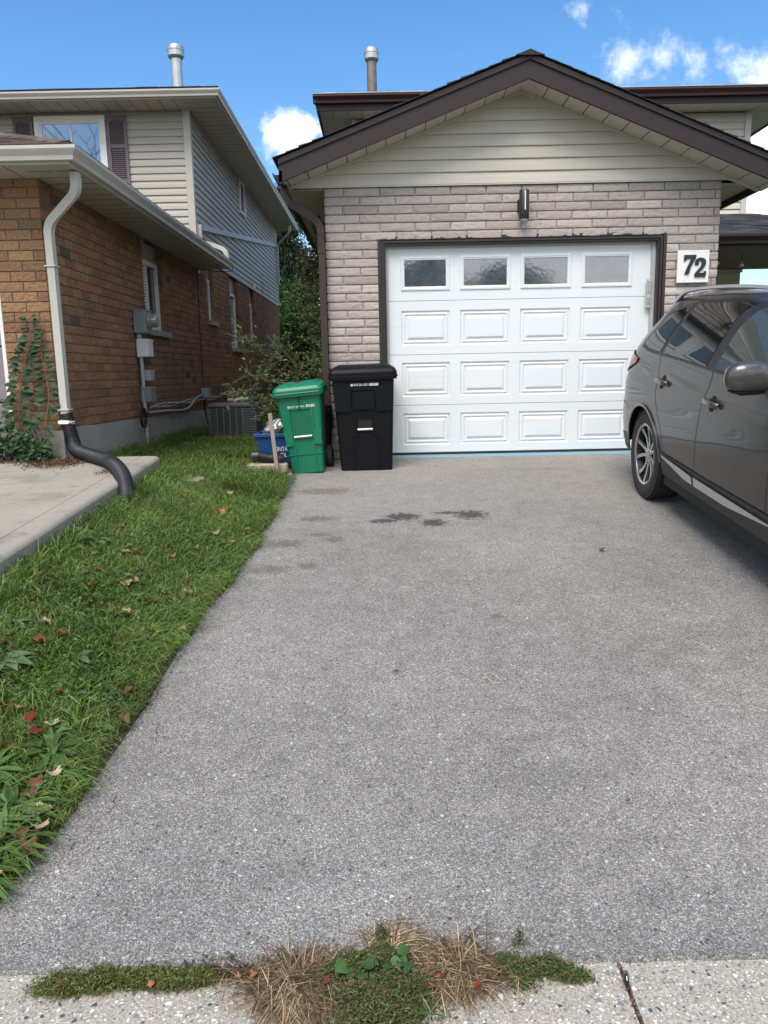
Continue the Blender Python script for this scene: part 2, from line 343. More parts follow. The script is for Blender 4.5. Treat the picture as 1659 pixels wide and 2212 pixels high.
def asphalt():
    global nt
    m = bpy.data.materials.new('worn_asphalt'); m.use_nodes = True; nt = m.node_tree; b = nt.nodes['Principled BSDF']
    t = N('ShaderNodeTexCoord'); vec = t.outputs['Object']
    nzz = N('ShaderNodeTexNoise'); nzz.inputs['Scale'].default_value = 90; L(vec, nzz.inputs['Vector'])
    wv = N('ShaderNodeMix', data_type='RGBA'); wv.blend_type = 'LINEAR_LIGHT'; wv.inputs['Factor'].default_value = .006; L(vec, wv.inputs['A']); L(nzz.outputs['Color'], wv.inputs['B']); vec2 = wv.outputs['Result']
    def vor(s, feat='F1'):
        v = N('ShaderNodeTexVoronoi'); v.inputs['Scale'].default_value = s; v.feature = feat; L(vec2, v.inputs['Vector']); return v
    def ramp(x, st, interp='LINEAR'):
        r = N('ShaderNodeValToRGB'); r.color_ramp.interpolation = interp
        while len(r.color_ramp.elements) < len(st): r.color_ramp.elements.new(.5)
        for e, (p, c) in zip(r.color_ramp.elements, st): e.position = p; e.color = (*((c,) * 3 if isinstance(c, (int, float)) else c), 1)
        L(x, r.inputs[0]); return r.outputs[0]
    def mix(f, a, c, mode='MIX'):
        x = N('ShaderNodeMix', data_type='RGBA'); x.blend_type = mode
        for s_, v in (('Factor', f), ('A', a), ('B', c)):
            if isinstance(v, (int, float)) and s_ == 'Factor': x.inputs[s_].default_value = v
            elif isinstance(v, tuple): x.inputs[s_].default_value = (*v, 1)
            else: L(v, x.inputs[s_])
        return x.outputs['Result']
    v1 = vor(255); s1 = N('ShaderNodeSeparateColor'); L(v1.outputs['Color'], s1.inputs[0])
    c = ramp(s1.outputs[0], [(0, (.138, .131, .122)), (.35, (.212, .202, .188)), (.60, (.278, .266, .249)), (.86, (.36, .345, .322)), (1, (.56, .54, .51))])
    # tar film in the gaps between the small stones
    gap = ramp(v1.outputs['Distance'], [(0, 1.), (.55, 1.), (.85, .5)])
    c = mix(1., c, gap, 'MULTIPLY')
    # bigger pale stones
    v2 = vor(66); s2 = N('ShaderNodeSeparateColor'); L(v2.outputs['Color'], s2.inputs[0])
    pick = MATH('GREATER_THAN', s2.outputs[0], .82); near = MATH('LESS_THAN', v2.outputs['Distance'], MATH('MULTIPLY_ADD', s2.outputs[1], .30, .10))
    c = mix(MATH('MULTIPLY', pick, near), c, ramp(s2.outputs[2], [(0, (.26, .25, .235)), (.55, (.37, .36, .34)), (1, (.62, .61, .58))]))
    v3 = vor(58); s3 = N('ShaderNodeSeparateColor'); L(v3.outputs['Color'], s3.inputs[0])
    c = mix(MATH('MULTIPLY', MATH('GREATER_THAN', s3.outputs[0], .93), MATH('LESS_THAN', v3.outputs['Distance'], .3)), c, (.09, .085, .08))
    # broad wear
    n1 = N('ShaderNodeTexNoise'); n1.inputs['Scale'].default_value = 1.1; n1.inputs['Detail'].default_value = 6; L(t.outputs['Object'], n1.inputs['Vector'])
    n2 = N('ShaderNodeTexNoise'); n2.inputs['Scale'].default_value = 9; n2.inputs['Detail'].default_value = 6; L(t.outputs['Object'], n2.inputs['Vector'])
    f = MATH('ADD', MATH('MULTIPLY_ADD', n1.outputs['Fac'], .55, .66), MATH('MULTIPLY_ADD', n2.outputs['Fac'], .5, -.2))
    c = mix(1., c, N_comb(f), 'MULTIPLY')
    # dusty, paler towards the garage where cars turn
    sp = N('ShaderNodeSeparateXYZ'); L(t.outputs['Object'], sp.inputs[0])
    du = N('ShaderNodeMapRange', interpolation_type='SMOOTHSTEP'); du.inputs['From Min'].default_value = 3.6; du.inputs['From Max'].default_value = 7.4; du.inputs['To Max'].default_value = .45
    L(sp.outputs['Y'], du.inputs['Value'])
    c = mix(MATH('MULTIPLY', du.outputs['Result'], MATH('MULTIPLY_ADD', n2.outputs['Fac'], 1.2, .1, clamp=True)), c, (.31, .285, .25))
    # oil and leaf stains with their own outlines
    def spots(lst, colr, amt, c):
        tt = None
        for x, y, rx, ry in lst:
            a_ = MATH('MULTIPLY', MATH('ADD', sp.outputs['X'], -x), 1. / rx); b_ = MATH('MULTIPLY', MATH('ADD', sp.outputs['Y'], -y), 1. / ry)
            d_ = MATH('SQRT', MATH('ADD', MATH('MULTIPLY', a_, a_), MATH('MULTIPLY', b_, b_)))
            k_ = MATH('SUBTRACT', 1., d_); tt = k_ if tt is None else MATH('MAXIMUM', tt, k_)
        nn = N('ShaderNodeTexNoise'); nn.inputs['Scale'].default_value = 26; nn.inputs['Detail'].default_value = 8; nn.inputs['Roughness'].default_value = .68; L(t.outputs['Object'], nn.inputs['Vector'])
        mr = N('ShaderNodeMapRange', interpolation_type='SMOOTHSTEP'); mr.inputs['From Min'].default_value = .0; mr.inputs['From Max'].default_value = .6
        L(MATH('ADD', tt, MATH('MULTIPLY_ADD', nn.outputs['Fac'], 2.4, -1.2)), mr.inputs['Value'])
        return mix(MATH('MULTIPLY', mr.outputs['Result'], amt), c, colr)
    c = spots([(.14, 5.72, .16, .13), (.0, 5.61, .14, .07), (.37, 5.54, .12, .12), (.66, 5.73, .16, .15), (.5, 5.8, .16, .05)], (.035, .032, .030), .85, c)
    c = spots([(-.35, 5.18, .1, .09), (-.48, 4.65, .08, .07), (-.46, 5.3, .12, .06), (-.5, 5.7, .2, .1), (-.5, 6.5, .3, .14), (-.7, 5.1, .2, .12), (-.72, 4.6, .18, .1), (.57, 3.83, .05, .05), (.04, 3.25, .03, .03)], (.10, .075, .055), .55, c)
    c = spots([(-.004, 2.59, .05, .05), (.51, 2.7, .07, .05), (.45, 2.62, .06, .06), (.9, 2.9, .4, .2), (.6, 2.45, .3, .12), (1.6, 3.6, .3, .12), (.5, 2.9, .1, .05), (-.3, 2.0, .2, .08), (2.0, 5.0, .14, .05), (1.5, 5.2, .06, .04), (1.35, 7.1, .5, .06), (2.1, 6.1, .2, .06), (1.7, 4.4, .05, .03)], (.06, .058, .056), .15, c)
    # hairline cracks near the lawn edge
    for x0, y0, k_, ya, yb in ((-.985, 3.2, .06, 2.95, 3.5), (-.955, 2.25, .25, 2.12, 2.42), (-.90, 2.75, -.12, 2.66, 2.9)):
        xx = MATH('ADD', MATH('ADD', sp.outputs['X'], -x0), MATH('MULTIPLY', MATH('ADD', sp.outputs['Y'], -y0), -k_))
        nn = N('ShaderNodeTexNoise'); nn.inputs['Scale'].default_value = 14; nn.inputs['Detail'].default_value = 5; L(t.outputs['Object'], nn.inputs['Vector'])
        dd = MATH('ABSOLUTE', MATH('ADD', xx, MATH('MULTIPLY_ADD', nn.outputs['Fac'], .12, -.06)))
        k = MATH('MULTIPLY', MATH('LESS_THAN', dd, .0022), MATH('MULTIPLY', MATH('GREATER_THAN', sp.outputs['Y'], ya), MATH('LESS_THAN', sp.outputs['Y'], yb)))
        c = mix(MATH('MULTIPLY', k, .8), c, (.035, .033, .03))
    L(c, b.inputs['Base Color']); b.inputs['Roughness'].default_value = .88; b.inputs['Specular IOR Level'].default_value = .35
    bn = N('ShaderNodeBump'); bn.inputs['Distance'].default_value = .004; bn.inputs['Strength'].default_value = .8
    L(MATH('MULTIPLY', v1.outputs['Distance'], -1.), bn.inputs['Height']); L(bn.outputs[0], b.inputs['Normal'])
    return m
def N_comb(f):
    n = N('ShaderNodeCombineColor'); 
    for i in range(3): L(f, n.inputs[i])
    return n.outputs[0]
M['asphalt'] = asphalt()
def aggregate():
    global nt
    m = bpy.data.materials.new('exposed_aggregate_concrete'); m.use_nodes = True; nt = m.node_tree; b = nt.nodes['Principled BSDF']
    t = N('ShaderNodeTexCoord'); vec = t.outputs['Object']
    nzz = N('ShaderNodeTexNoise'); nzz.inputs['Scale'].default_value = 60; L(vec, nzz.inputs['Vector'])
    wv = N('ShaderNodeMix', data_type='RGBA'); wv.blend_type = 'LINEAR_LIGHT'; wv.inputs['Factor'].default_value = .008; L(vec, wv.inputs['A']); L(nzz.outputs['Color'], wv.inputs['B'])
    n1 = N('ShaderNodeTexNoise'); n1.inputs['Scale'].default_value = 130; n1.inputs['Detail'].default_value = 6; n1.inputs['Roughness'].default_value = .7; L(vec, n1.inputs['Vector'])
    r = N('ShaderNodeValToRGB'); e = r.color_ramp.elements; e[0].position = .33; e[0].color = (.20, .18, .15, 1); e[1].position = .66; e[1].color = (.50, .465, .40, 1); L(n1.outputs['Fac'], r.inputs[0])
    cc = r.outputs[0]; hs_ = None
    for sc_, thr, rad, ramp in ((190, .52, .42, [(.2, .18, .15), (.55, .5, .42), (.36, .3, .24), (.66, .62, .56)]), (105, .45, .36, [(.12, .115, .11), (.62, .6, .55), (.30, .22, .15), (.72, .68, .6)]), (62, .66, .33, [(.07, .075, .085), (.25, .19, .13), (.68, .66, .6), (.19, .2, .2)])):
        v = N('ShaderNodeTexVoronoi'); v.inputs['Scale'].default_value = sc_; L(wv.outputs['Result'], v.inputs['Vector'])
        s = N('ShaderNodeSeparateColor'); L(v.outputs['Color'], s.inputs[0])
        rr = N('ShaderNodeValToRGB'); rr.color_ramp.interpolation = 'CONSTANT'
        while len(rr.color_ramp.elements) < 4: rr.color_ramp.elements.new(.5)
        for i, c in enumerate(ramp): rr.color_ramp.elements[i].position = i * .25; rr.color_ramp.elements[i].color = (*c, 1)
        L(s.outputs[2], rr.inputs[0])
        f = MATH('MULTIPLY', MATH('GREATER_THAN', s.outputs[0], thr), MATH('LESS_THAN', v.outputs['Distance'], MATH('MULTIPLY_ADD', s.outputs[1], .22, rad - .14)))
        x = N('ShaderNodeMix', data_type='RGBA'); L(f, x.inputs['Factor']); L(cc, x.inputs['A']); L(rr.outputs[0], x.inputs['B']); cc = x.outputs['Result']
        hs_ = f if hs_ is None else MATH('MAXIMUM', hs_, f)
    L(cc, b.inputs['Base Color']); b.inputs['Roughness'].default_value = .85
    bn = N('ShaderNodeBump'); bn.inputs['Distance'].default_value = .003; bn.inputs['Strength'].default_value = .7
    L(MATH('ADD', hs_, n1.outputs['Fac']), bn.inputs['Height']); L(bn.outputs[0], b.inputs['Normal'])
    return m
M['agg'] = aggregate()
M['soil'] = mat('soil_and_thatch', (.055, .05, .025), .95, var=[(20, .4), (120, .4)], bump=('noise', 60, .01, .8), dirt=(1.2, (.035, .06, .018), .35, .6))

# ---------------------------------------------------------------- ground heights
_gp = [(-100, -.9), (-12, -.75), (0, .835 - 1.5), (1.72, .835 - 1.455), (6.1, .835 - 1.035), (7.1, .835 - .91), (8.0, 0.), (200, .1)]
def gz(Y): return np.interp(Y, [p[0] for p in _gp], [p[1] for p in _gp])
def padz(Y): return np.where(np.asarray(Y) > 3, .18 - .07 * (6.3 - np.asarray(Y)), np.interp(Y, [-50, 0, 1.7, 3.0], [-.66, -.64, -.6, -.051]))
def lz(X, Y):
    X = np.asarray(X, float); Y = np.asarray(Y, float); g = gz(Y)
    T = np.where(Y > 6.3, .01, .01 - .07 * (6.3 - Y)); T = lerp(g, T, np.clip((Y - 1.7) / 1.4, 0, 1))
    k = np.clip((-X - .9) / .95, 0, 1); k = k * k * (3 - 2 * k)
    return lerp(g, T, k)
def edge_x(Y): return np.interp(Y, [1.7, 1.97, 2.25, 2.44, 2.7, 2.97, 3.3, 3.85, 4.38, 5.16, 6.26, 7.0, 7.8, 20], [-1.13, -1.11, -1.085, -1.06, -1.06, -1.045, -1.04, -.995, -.94, -.885, -.87, -.84, -.8, -.8])

# ---------------------------------------------------------------- structure: ground, driveway, sidewalk, road, pad
xs = np.unique(np.concatenate([np.linspace(-3, 0, 41), np.linspace(0, 8, 9), [-500, -150, -60, -20, -8, 20, 60, 150, 500]]))
ys = np.unique(np.concatenate([np.linspace(1.7, 14, 60), [-500, -150, -60, -20, -12, -4, 0, 20, 30, 60, 150, 500, 1.0]]))
XX, YY = np.meshgrid(xs, ys, indexing='ij'); ZZ = lz(XX, YY) - .012
ZZ = ZZ + .006 * wob(np.stack([XX, YY, 0 * XX], -1), 6) * (np.abs(YY) < 30) * (XX < -1.2)
inpad = (XX < -1.9) & (YY < 6.4) & (YY > 1.8); ZZ = np.where(inpad, np.minimum(ZZ, padz(YY) - .15), ZZ)
ZZ = np.where((YY < 1.75) & (YY > -13), ZZ - .03, ZZ)
g = MB().grid(np.stack([XX, YY, ZZ], -1)).build('ground', M['soil'], smooth='all'); struct(g)
# driveway sheet with a ragged left edge
ty = np.concatenate([np.linspace(1.705, 7.77, 260)]); rows = []
ex = edge_x(ty) + .016 * wob(np.stack([0 * ty, ty, 0 * ty], -1), 22) + .01 * wob(np.stack([0 * ty, ty, 0 * ty], -1), 70, 8, 5)
front = lambda X: 1.70 + .006 * wob(np.stack([X, 0 * X, 0 * X], -1), 35) - .045 * np.exp(-((X + .42) / .09) ** 2) * -1
uu = np.linspace(0, 1, 120)
P = np.zeros((len(ty), len(uu), 3))
for j, u in enumerate(uu):
    X = ex * (1 - u) + 4.7 * u; P[:, j, 0] = X
    f = front(X); Y = f + (ty - ty[0]) / (ty[-1] - ty[0]) * (7.77 - f); P[:, j, 1] = Y
    P[:, j, 2] = gz(Y) - .003
P[:, :, 2] += .004 * wob(np.stack([P[..., 0], P[..., 1], 0 * P[..., 0]], -1), 2.2)
d = MB().grid(P, flip=True)
# thickness along the front edge
fr = P[0].copy(); lo = fr.copy(); lo[:, 2] -= .03; lo[:, 1] -= .012
d.grid(np.stack([fr, lo], 0)); le = P[:, 0].copy(); lw = le.copy(); lw[:, 2] -= .03; lw[:, 0] -= .015; d.grid(np.stack([lw, le], 0))
struct(d.build('driveway', M['asphalt']))
# two sidewalk slabs parted by a joint
def slab(x0, x1, y0, y1, seed):
    b = MB(); n = 60
    xs_ = np.linspace(x0, x1, n); ysl = np.linspace(y0, y1, 12)
    A, B = np.meshgrid(xs_, ysl, indexing='ij')
    fy = np.where(B == y1, B + .004 * wob(np.stack([A, B, 0 * A], -1), 40, 8, seed), B)
    Z = gz(fy) - .006 + .002 * wob(np.stack([A, B, 0 * A], -1), 4, 8, seed)
    Z = np.where((A == x0) | (A == x1) | (B == y1), Z - .006, Z)
    Pp = np.stack([A, fy, Z], -1); b.grid(Pp)
    for e in (Pp[0], Pp[-1], Pp[:, -1], Pp[:, 0]):
        l2 = e.copy(); l2[:, 2] -= .1; b.grid(np.stack([e, l2], 0))
    return struct(b.build('sidewalk', M['agg']))
jx = .564
for i, (a, b_) in enumerate([(-3.0, -1.23), (-1.222, jx - .005), (jx + .005, 2.35), (2.36, 4.2), (4.21, 6.0)]): slab(a, b_, .15, 1.692, i * 3)
rd = MB().box(-60, -12, -.95, 60, -3.4, -.80); struct(rd.build('road', M['asphalt']))

# neighbour's raised concrete pad
PX = -1.87
def pad():
    yv = np.concatenate([[1.7], np.linspace(2.2, 6.42, 60)]); b = MB(); px = PX + .004 * wob(np.stack([0 * yv, yv, 0 * yv], -1), 20)
    cols = [(-9., 0), (-5, 0), (-3.2, 0), (-2.4, 0), (-2.025, 0), (-2.021, -.004), (-2.015, -.004), (-2.011, 0), (-1.93, -.001), (-1.90, -.003), (-1.885, -.009), (-1.875, -.018), (-1.87, -.03)]
    P = np.zeros((len(yv), len(cols), 3))
    for j, (x, dz) in enumerate(cols):
        P[:, j, 0] = x + (px - PX) * (x > -1.95); P[:, j, 1] = yv; P[:, j, 2] = padz(yv) + dz + .0015 * wob(np.stack([0 * yv + x, yv, 0 * yv], -1), 5)
    b.grid(P, flip=True)
    # back edge: keep only up to the house's side wall, it continues as a short return
    s = MB(); e = P[:, -1]
    l = [e]
    for dx, dz in ((.0, -.075), (-.008, -.08), (-.008, -.088), (.004, -.095), (.004, -.30)):
        q = e.copy(); q[:, 0] += dx + .004 * wob(np.stack([0 * yv, yv, 0 * yv + dz * 9], -1), 16, 8, 3) * (dz < -.08); q[:, 2] += dz; l.append(q)
    s.grid(np.stack(l, 0))
    eb = P[-1]; lb = eb.copy(); lb[:, 2] -= .3; lb[:, 1] += .0; s.grid(np.stack([lb, eb], 0))
    o = struct(b.build('concrete_pad', M['concrete'], smooth=30)); o2 = s.build('pad_side', M['padside'], o)
pad()
struct(MB().box(-1.72, 6.22, -.06, -1.5, 6.42, .006, bev=.01).build('paving_block', M['concrete']))

# ---------------------------------------------------------------- masonry
def masonry(b, u0, u1, z0, z1, place, ch, bl, joint, relief, holes, colf, seg, seed=0, rag=.0, pat=None):
    """bricks as real blocks. place(u,z,n)->xyz ; holes = [(u0,u1,z0,z1)]"""
    rr = random.Random(seed); k = 0; z = z0
    while z < z1 - .01:
        zt = min(z + ch, z1); off = -(bl * (.5 if k % 2 else 0)) + rr.uniform(-rag, rag)
        zc = (z + zt) / 2
        cuts = [(a, c) for a, c, e, f in holes if e < zc < f]
        u = u0 + off
        while u < u1:
            L_ = bl * (1 if not pat else rr.choice(pat)); a = max(u, u0); c = min(u + L_, u1); u += L_
            segs = [(a, c)]
            for h0, h1 in cuts:
                ns = []
                for p, q in segs:
                    if q <= h0 or p >= h1: ns.append((p, q)); continue
                    if p < h0: ns.append((p, h0 + joint / 2))
                    if q > h1: ns.append((h1 - joint / 2, q))
                segs = ns
            for p, q in segs:
                p2 = p + joint / 2; q2 = q - joint / 2
                if q2 - p2 < .015: continue
                nx = max(2, int(round((q2 - p2) / seg[0]))); nz = seg[1]
                U = np.linspace(p2, q2, nx + 1)[:, None] * np.ones((1, nz + 1)); Z = np.linspace(z + joint / 2, zt - joint / 2, nz + 1)[None, :] * np.ones((nx + 1, 1))
                D = relief(U, Z, rr.random() * 50)
                edge = np.ones_like(D); edge[0] = edge[-1] = .62; edge[:, 0] = edge[:, -1] = .62
                D = D * edge
                Pt = np.stack(place(U, Z, D), -1); c_ = colf(rr)
                b.grid(Pt, c_)
                # sides back into the mortar
                ring = np.concatenate([np.stack([U[:, 0], Z[:, 0]], 1), np.stack([U[-1, 1:], Z[-1, 1:]], 1), np.stack([U[-2::-1, -1], Z[-2::-1, -1]], 1), np.stack([U[0, -2:0:-1], Z[0, -2:0:-1]], 1)])
                dr = np.concatenate([D[:, 0], D[-1, 1:], D[-2::-1, -1], D[0, -2:0:-1]])
                n = len(ring); fr_ = np.stack(place(ring[:, 0], ring[:, 1], dr), -1); bk = np.stack(place(ring[:, 0], ring[:, 1], dr * 0 - .012), -1)
                b.add(np.concatenate([fr_, bk]), [(i, n + i, n + (i + 1) % n, (i + 1) % n) for i in range(n)], c_)
        z += ch; k += 1

# ================================================================= GARAGE HOUSE (number 72)
GH = thing('house', 'house with pale stone garage front, brown roof edges and white double-height garage door', 'house', (1.41, 8, 0))
WY = 7.88; GX0, GX1 = -.51, 3.33; APX, APZ = 1.41, 3.44
OP = (-.011, 2.827, -.4, 2.14)          # opening for the door
sb = MB()
def stone_col(r):
    t = r.random(); base = np.array((.42, .365, .335)) if t < .65 else (np.array((.375, .32, .29)) if t < .85 else np.array((.47, .42, .385)))
    return tuple(base * r.uniform(.88, 1.12))
def stone_relief(U, Z, s):
    P_ = np.stack([U, Z * 3.2 + s, 0 * U + s], -1)
    r1 = 1 - np.abs(wob(P_, 26, 9, int(s) % 30)); r2 = 1 - np.abs(wob(P_, 60, 9, int(s * 3) % 30))
    return .005 + .0042 * r1 + .0032 * r2 + .002 * wob(P_, 10, 8, 3)
masonry(sb, GX0, GX1, -.03, 2.597, lambda u, z, n: (u, WY - n, z), .0821, .345, .012, stone_relief, [OP], stone_col, (.012, 6), 3, .02)
# the corner returns of the same stone
masonry(sb, WY - .005, WY + .5, -.03, 2.597, lambda u, z, n: (GX0 - n, u, z), .0821, .345, .012, stone_relief, [], stone_col, (.02, 5), 5, .02)
masonry(sb, WY - .005, WY + 4, -.03, 2.597, lambda u, z, n: (GX1 + n, u, z), .0821, .345, .012, stone_relief, [], stone_col, (.05, 3), 6, .02)
sw = sb.build('stone_wall', M['stone'], GH, smooth='all', colors=True)
mb = MB()
mb.box(GX0, WY + .008, -.4, OP[0], WY + .22, 2.6); mb.box(OP[1], WY + .008, -.4, GX1, WY + .22, 2.6); mb.box(OP[0], WY + .008, OP[3], OP[1], WY + .22, 2.6)
mb.box(GX0, WY + .22, -.4, GX0 + .2, 11.9, 2.6); mb.box(GX1 - .2, WY + .22, -.4, GX1, 11.9, 2.6)
mb.build('mortar_bed', M['mortar'], sw)
# gable siding
def lap(b, z0, z1, exp, xr, y, out=-1, proud=.019, axis='x', seed=1):
    """horizontal lap siding between heights; xr(z)->(x0,x1). axis x: wall faces out*Y ; axis y: wall faces out*X"""
    z = z0
    while z < z1 - .004:
        zt = min(z + exp, z1); a0, a1 = xr(z); c0, c1 = xr(zt)
        if a1 - a0 > .01:
            pr = [(z, proud), (z + .006, proud + .002), (lerp(z, zt, .5), proud * .75 + .001), (zt, .002)]
            R_ = []
            lo = [(a0, z, -.004), (a1, z, -.004)]
            R_.append(lo)
            for zz, d_ in pr:
                t = (zz - z) / max(zt - z, 1e-6); R_.append([(lerp(a0, c0, t), zz, d_), (lerp(a1, c1, t), zz, d_)])
            if axis == 'x': G_ = [[(p[0], y + out * p[2], p[1]) for p in row] for row in R_]
            else: G_ = [[(y + out * p[2], p[0], p[1]) for p in row] for row in R_]
            b.grid(np.array(G_))
        z = zt
gs = MB(); SLL, SLR = .352, .385
def gab(z): return (APX - (APZ - z) / SLL, APX + (APZ - z) / SLR)
lap(gs, 2.607, APZ, .113, gab, WY - .012)
gs.build('gable_siding', M['siding'], GH)
jb = MB(); jb.box(1.0, WY - .0275, 2.608, 1.002, WY - .0265, 2.72); jb.box(1.56, WY - .0275, 2.722, 1.562, WY - .0265, 2.83); 
jb.box(GX0 - .36, WY - .03, 2.598, GX1 + .33, WY - .002, 2.6065)
jb.build('siding_trim', M['siding'], GH)
MB().box(-.85, WY + .001, 2.598, 3.6, WY + .05, 2.605).build('sheathing', M['gap'], GH)
# rake boards and soffits, roof
FY = 7.48
fa = MB(); sof = MB(); gp = MB(); rf = MB(); rk = MB()
AX, AZt, AZb = 1.385, 3.61, 3.41
EL = (-.90, 2.768); ER = (3.72, 2.668)
def rake(E, sgn, slz):
    ex_, ez = E; th = AZt - AZb
    # main board (lower 3/4) and upper fillet, set a little proud of one another
    for (t0, t1, y0, y1, m) in ((.0, .155, FY, FY + .03, fa), (.155, .205, FY - .016, FY + .03, fa)):
        V = []
        for yy in (y0, y1):
            V += [(AX, yy, AZb + t0), (AX, yy, AZb + t1), (ex_, yy, ez - th + t1), (ex_, yy, ez - th + t0)]
        m.add(V, [(0, 1, 2, 3), (7, 6, 5, 4), (0, 4, 5, 1), (1, 5, 6, 2), (2, 6, 7, 3), (3, 7, 4, 0)])
    # soffit boards between rake and gable wall
    n = 12; w_ = (ex_ - AX)
    for i in range(n + 1):
        a = i / (n + .35); c = min((i + 1) / (n + .35), 1.) ; x0 = AX + w_ * a + (.0 if i == 0 else sgn * .004); x1 = AX + w_ * c - sgn * .004
        if abs(x1 - x0) < .02: continue
        zz = lambda x: AZb + .02 + (ez - th - AZb) * (x - AX) / w_
        V = [(x0, FY + .03, zz(x0)), (x1, FY + .03, zz(x1)), (x1, WY, zz(x1)), (x0, WY, zz(x0))]
        sof.add(V, [(0, 1, 2, 3)])
    zz = lambda x: AZb + .032 + (ez - th - AZb) * (x - AX) / w_
    gp.add([(AX, FY + .03, zz(AX)), (ex_, FY + .03, zz(ex_)), (ex_, WY, zz(ex_)), (AX, WY, zz(AX))], [(0, 1, 2, 3)])
    # small channel trim where soffit meets siding
    zz = lambda x: AZb + .0 + (ez - th - AZb) * (x - AX) / w_
    rk.add([(x, y, zz(x) + dz) for x in (AX, ex_ - sgn * .05) for y, dz in ((WY - .045, .018), (WY - .045, -.004), (WY - .02, -.006), (WY - .02, .02))], [(0, 1, 5, 4), (1, 2, 6, 5), (2, 3, 7, 6), (3, 0, 4, 7), (0, 3, 2, 1), (4, 5, 6, 7)])
rake(EL, -1, SLL); rake(ER, 1, SLR)
fo = fa.build('rake_board', M['fascia'], GH); sof.build('rake_soffit', M['soffit'], GH); gp.build('soffit_backing', M['gap'], GH); rk.build('channel_trim', M['soffit'], GH)
# eave soffits both sides (flat) and eave fascia running back
es = MB(); eg = MB()
for (x0, x1, zf) in ((EL[0] + .03, GX0 + .0, 2.585), (GX1, ER[0] - .03, 2.585 - .02)):
    es.cut(); eg.cut()
    y = WY - .0
    eg.box(x0, WY, zf + .012, x1, 11.8, zf + .016)
    while y < 11.7:
        es.box(x0, y + .003, zf, x1, min(y + .1, 11.8), zf + .006); y += .103
es.build('eave_soffit', M['soffit'], GH); eg.build('soffit_backing', M['gap'], GH)
ef = MB(); ef.box(EL[0], FY + .031, 2.57, EL[0] + .025, 12.4, 2.73); ef.box(EL[0], FY + .0, 2.56, EL[0] + .03, FY + .03, 2.67); ef.cut(); ef.box(ER[0] - .025, FY + .031, 2.5, ER[0], 11.8, 2.64)
# box end of the eave under the rake board
for x0, x1, zb, zt in ((ER[0] - .03, ER[0], 2.46, 2.62),): ef.box(x0, FY + .0, zb, x1, FY + .03, zt - .05)
ef.build('eave_fascia', M['fascia'], GH)
kprof = lambda s, h=.115, w_=.115: [(0, 0), (s * w_ * .55, 0), (s * w_ * .62, h * .3), (s * w_ * .9, h * .62), (s * w_, h * .75), (s * w_, h), (s * w_ * .93, h), (s * w_ * .9, h * .8), (s * .01, h * .8), (0, h)]
gu = MB(); gu.prism(kprof(-1, .10, .10), (EL[0] - .002, FY + .35, 2.64), (EL[0] - .002, 12.5, 2.64), (1, 0, 0))
gu.cut().prism(kprof(1, .10, .10), (ER[0] + .002, FY + .1, 2.55), (ER[0] + .002, 11.8, 2.55), (1, 0, 0)); gu.build('eave_gutter', M['fascia'], GH)
# shingle courses, front edges lifted and jittered
def shingles(b, P00, P10, P01, P11, courses, tab, thick, colf, seed, gapv=.004):
    """P00..P10 = eave line, P01..P11 = ridge line"""
    r = random.Random(seed); P00, P10, P01, P11 = [np.array(p, float) for p in (P00, P10, P01, P11)]
    nrm = np.cross(P10 - P00, P01 - P00); nrm /= np.linalg.norm(nrm); nrm = nrm if nrm[2] > 0 else -nrm
    Lh = np.linalg.norm(P10 - P00); nt_ = max(1, int(Lh / tab))
    for i in range(courses):
        a, c = i / courses, min(1, (i + 1.06) / courses); o = r.random() / nt_
        t = -o
        while t < 1:
            t0 = max(t + .0006, 0); wd = (r.choice((.6, 1, 1.3)) / nt_); t1 = min(t + wd - .0006, 1); t += wd
            if t1 <= t0: continue
            A = lerp(lerp(P00, P10, t0), lerp(P01, P11, t0), a); B = lerp(lerp(P00, P10, t1), lerp(P01, P11, t1), a)
            C = lerp(lerp(P00, P10, t1), lerp(P01, P11, t1), c); D = lerp(lerp(P00, P10, t0), lerp(P01, P11, t0), c)
            th = thick * r.uniform(.7, 1.5)
            V = [A, B, C, D, A + nrm * th, B + nrm * th, C + nrm * .001, D + nrm * .001]
            b.add(V, [(0, 3, 2, 1), (4, 5, 6, 7), (0, 1, 5, 4), (1, 2, 6, 5), (2, 3, 7, 6), (3, 0, 4, 7)], colf(r))
dk = lambda r: tuple(np.array((.028, .028, .031)) * r.uniform(.6, 1.7))
bk = lambda r: tuple(np.array((.115, .085, .07)) * r.uniform(.6, 1.5))
rb = MB(); up = .012
shingles(rb, (EL[0] - .05, FY - .035, EL[1] - .01 + up), (EL[0] - .05, 12.5, EL[1] - .01 + up), (AX, FY - .035, AZt + up + .008), (AX, 12.5, AZt + up + .008), 19, .3, .011, dk, 1)
shingles(rb, (ER[0] + .05, FY - .035, ER[1] - .02 + up), (ER[0] + .05, 12.5, ER[1] - .02 + up), (AX, FY - .035, AZt + up + .008), (AX, 12.5, AZt + up + .008), 19, .3, .011, dk, 2)
# ridge caps
y = FY - .04
while y < 12:
    rb.add([(AX - .13, y, AZt - .020), (AX, y, AZt + .028), (AX + .13, y, AZt - .024), (AX - .13, y + .2, AZt - .030), (AX, y + .2, AZt + .018), (AX + .13, y + .2, AZt - .034)], [(0, 1, 4, 3), (1, 2, 5, 4), (0, 2, 1)], dk(random)); y += .15
ro = rb.build('roof', M['shingle'], GH, colors=True)
dk2 = MB()
for E, s in ((EL, -1), (ER, 1)): dk2.add([(E[0] + s * .03, FY - .02, E[1] + .0), (AX, FY - .02, AZt + .004), (AX, 12.5, AZt + .004), (E[0] + s * .03, 12.5, E[1] + .0)], [(0, 1, 2, 3)])
dk2.build('roof_deck', M['fascia'], ro)

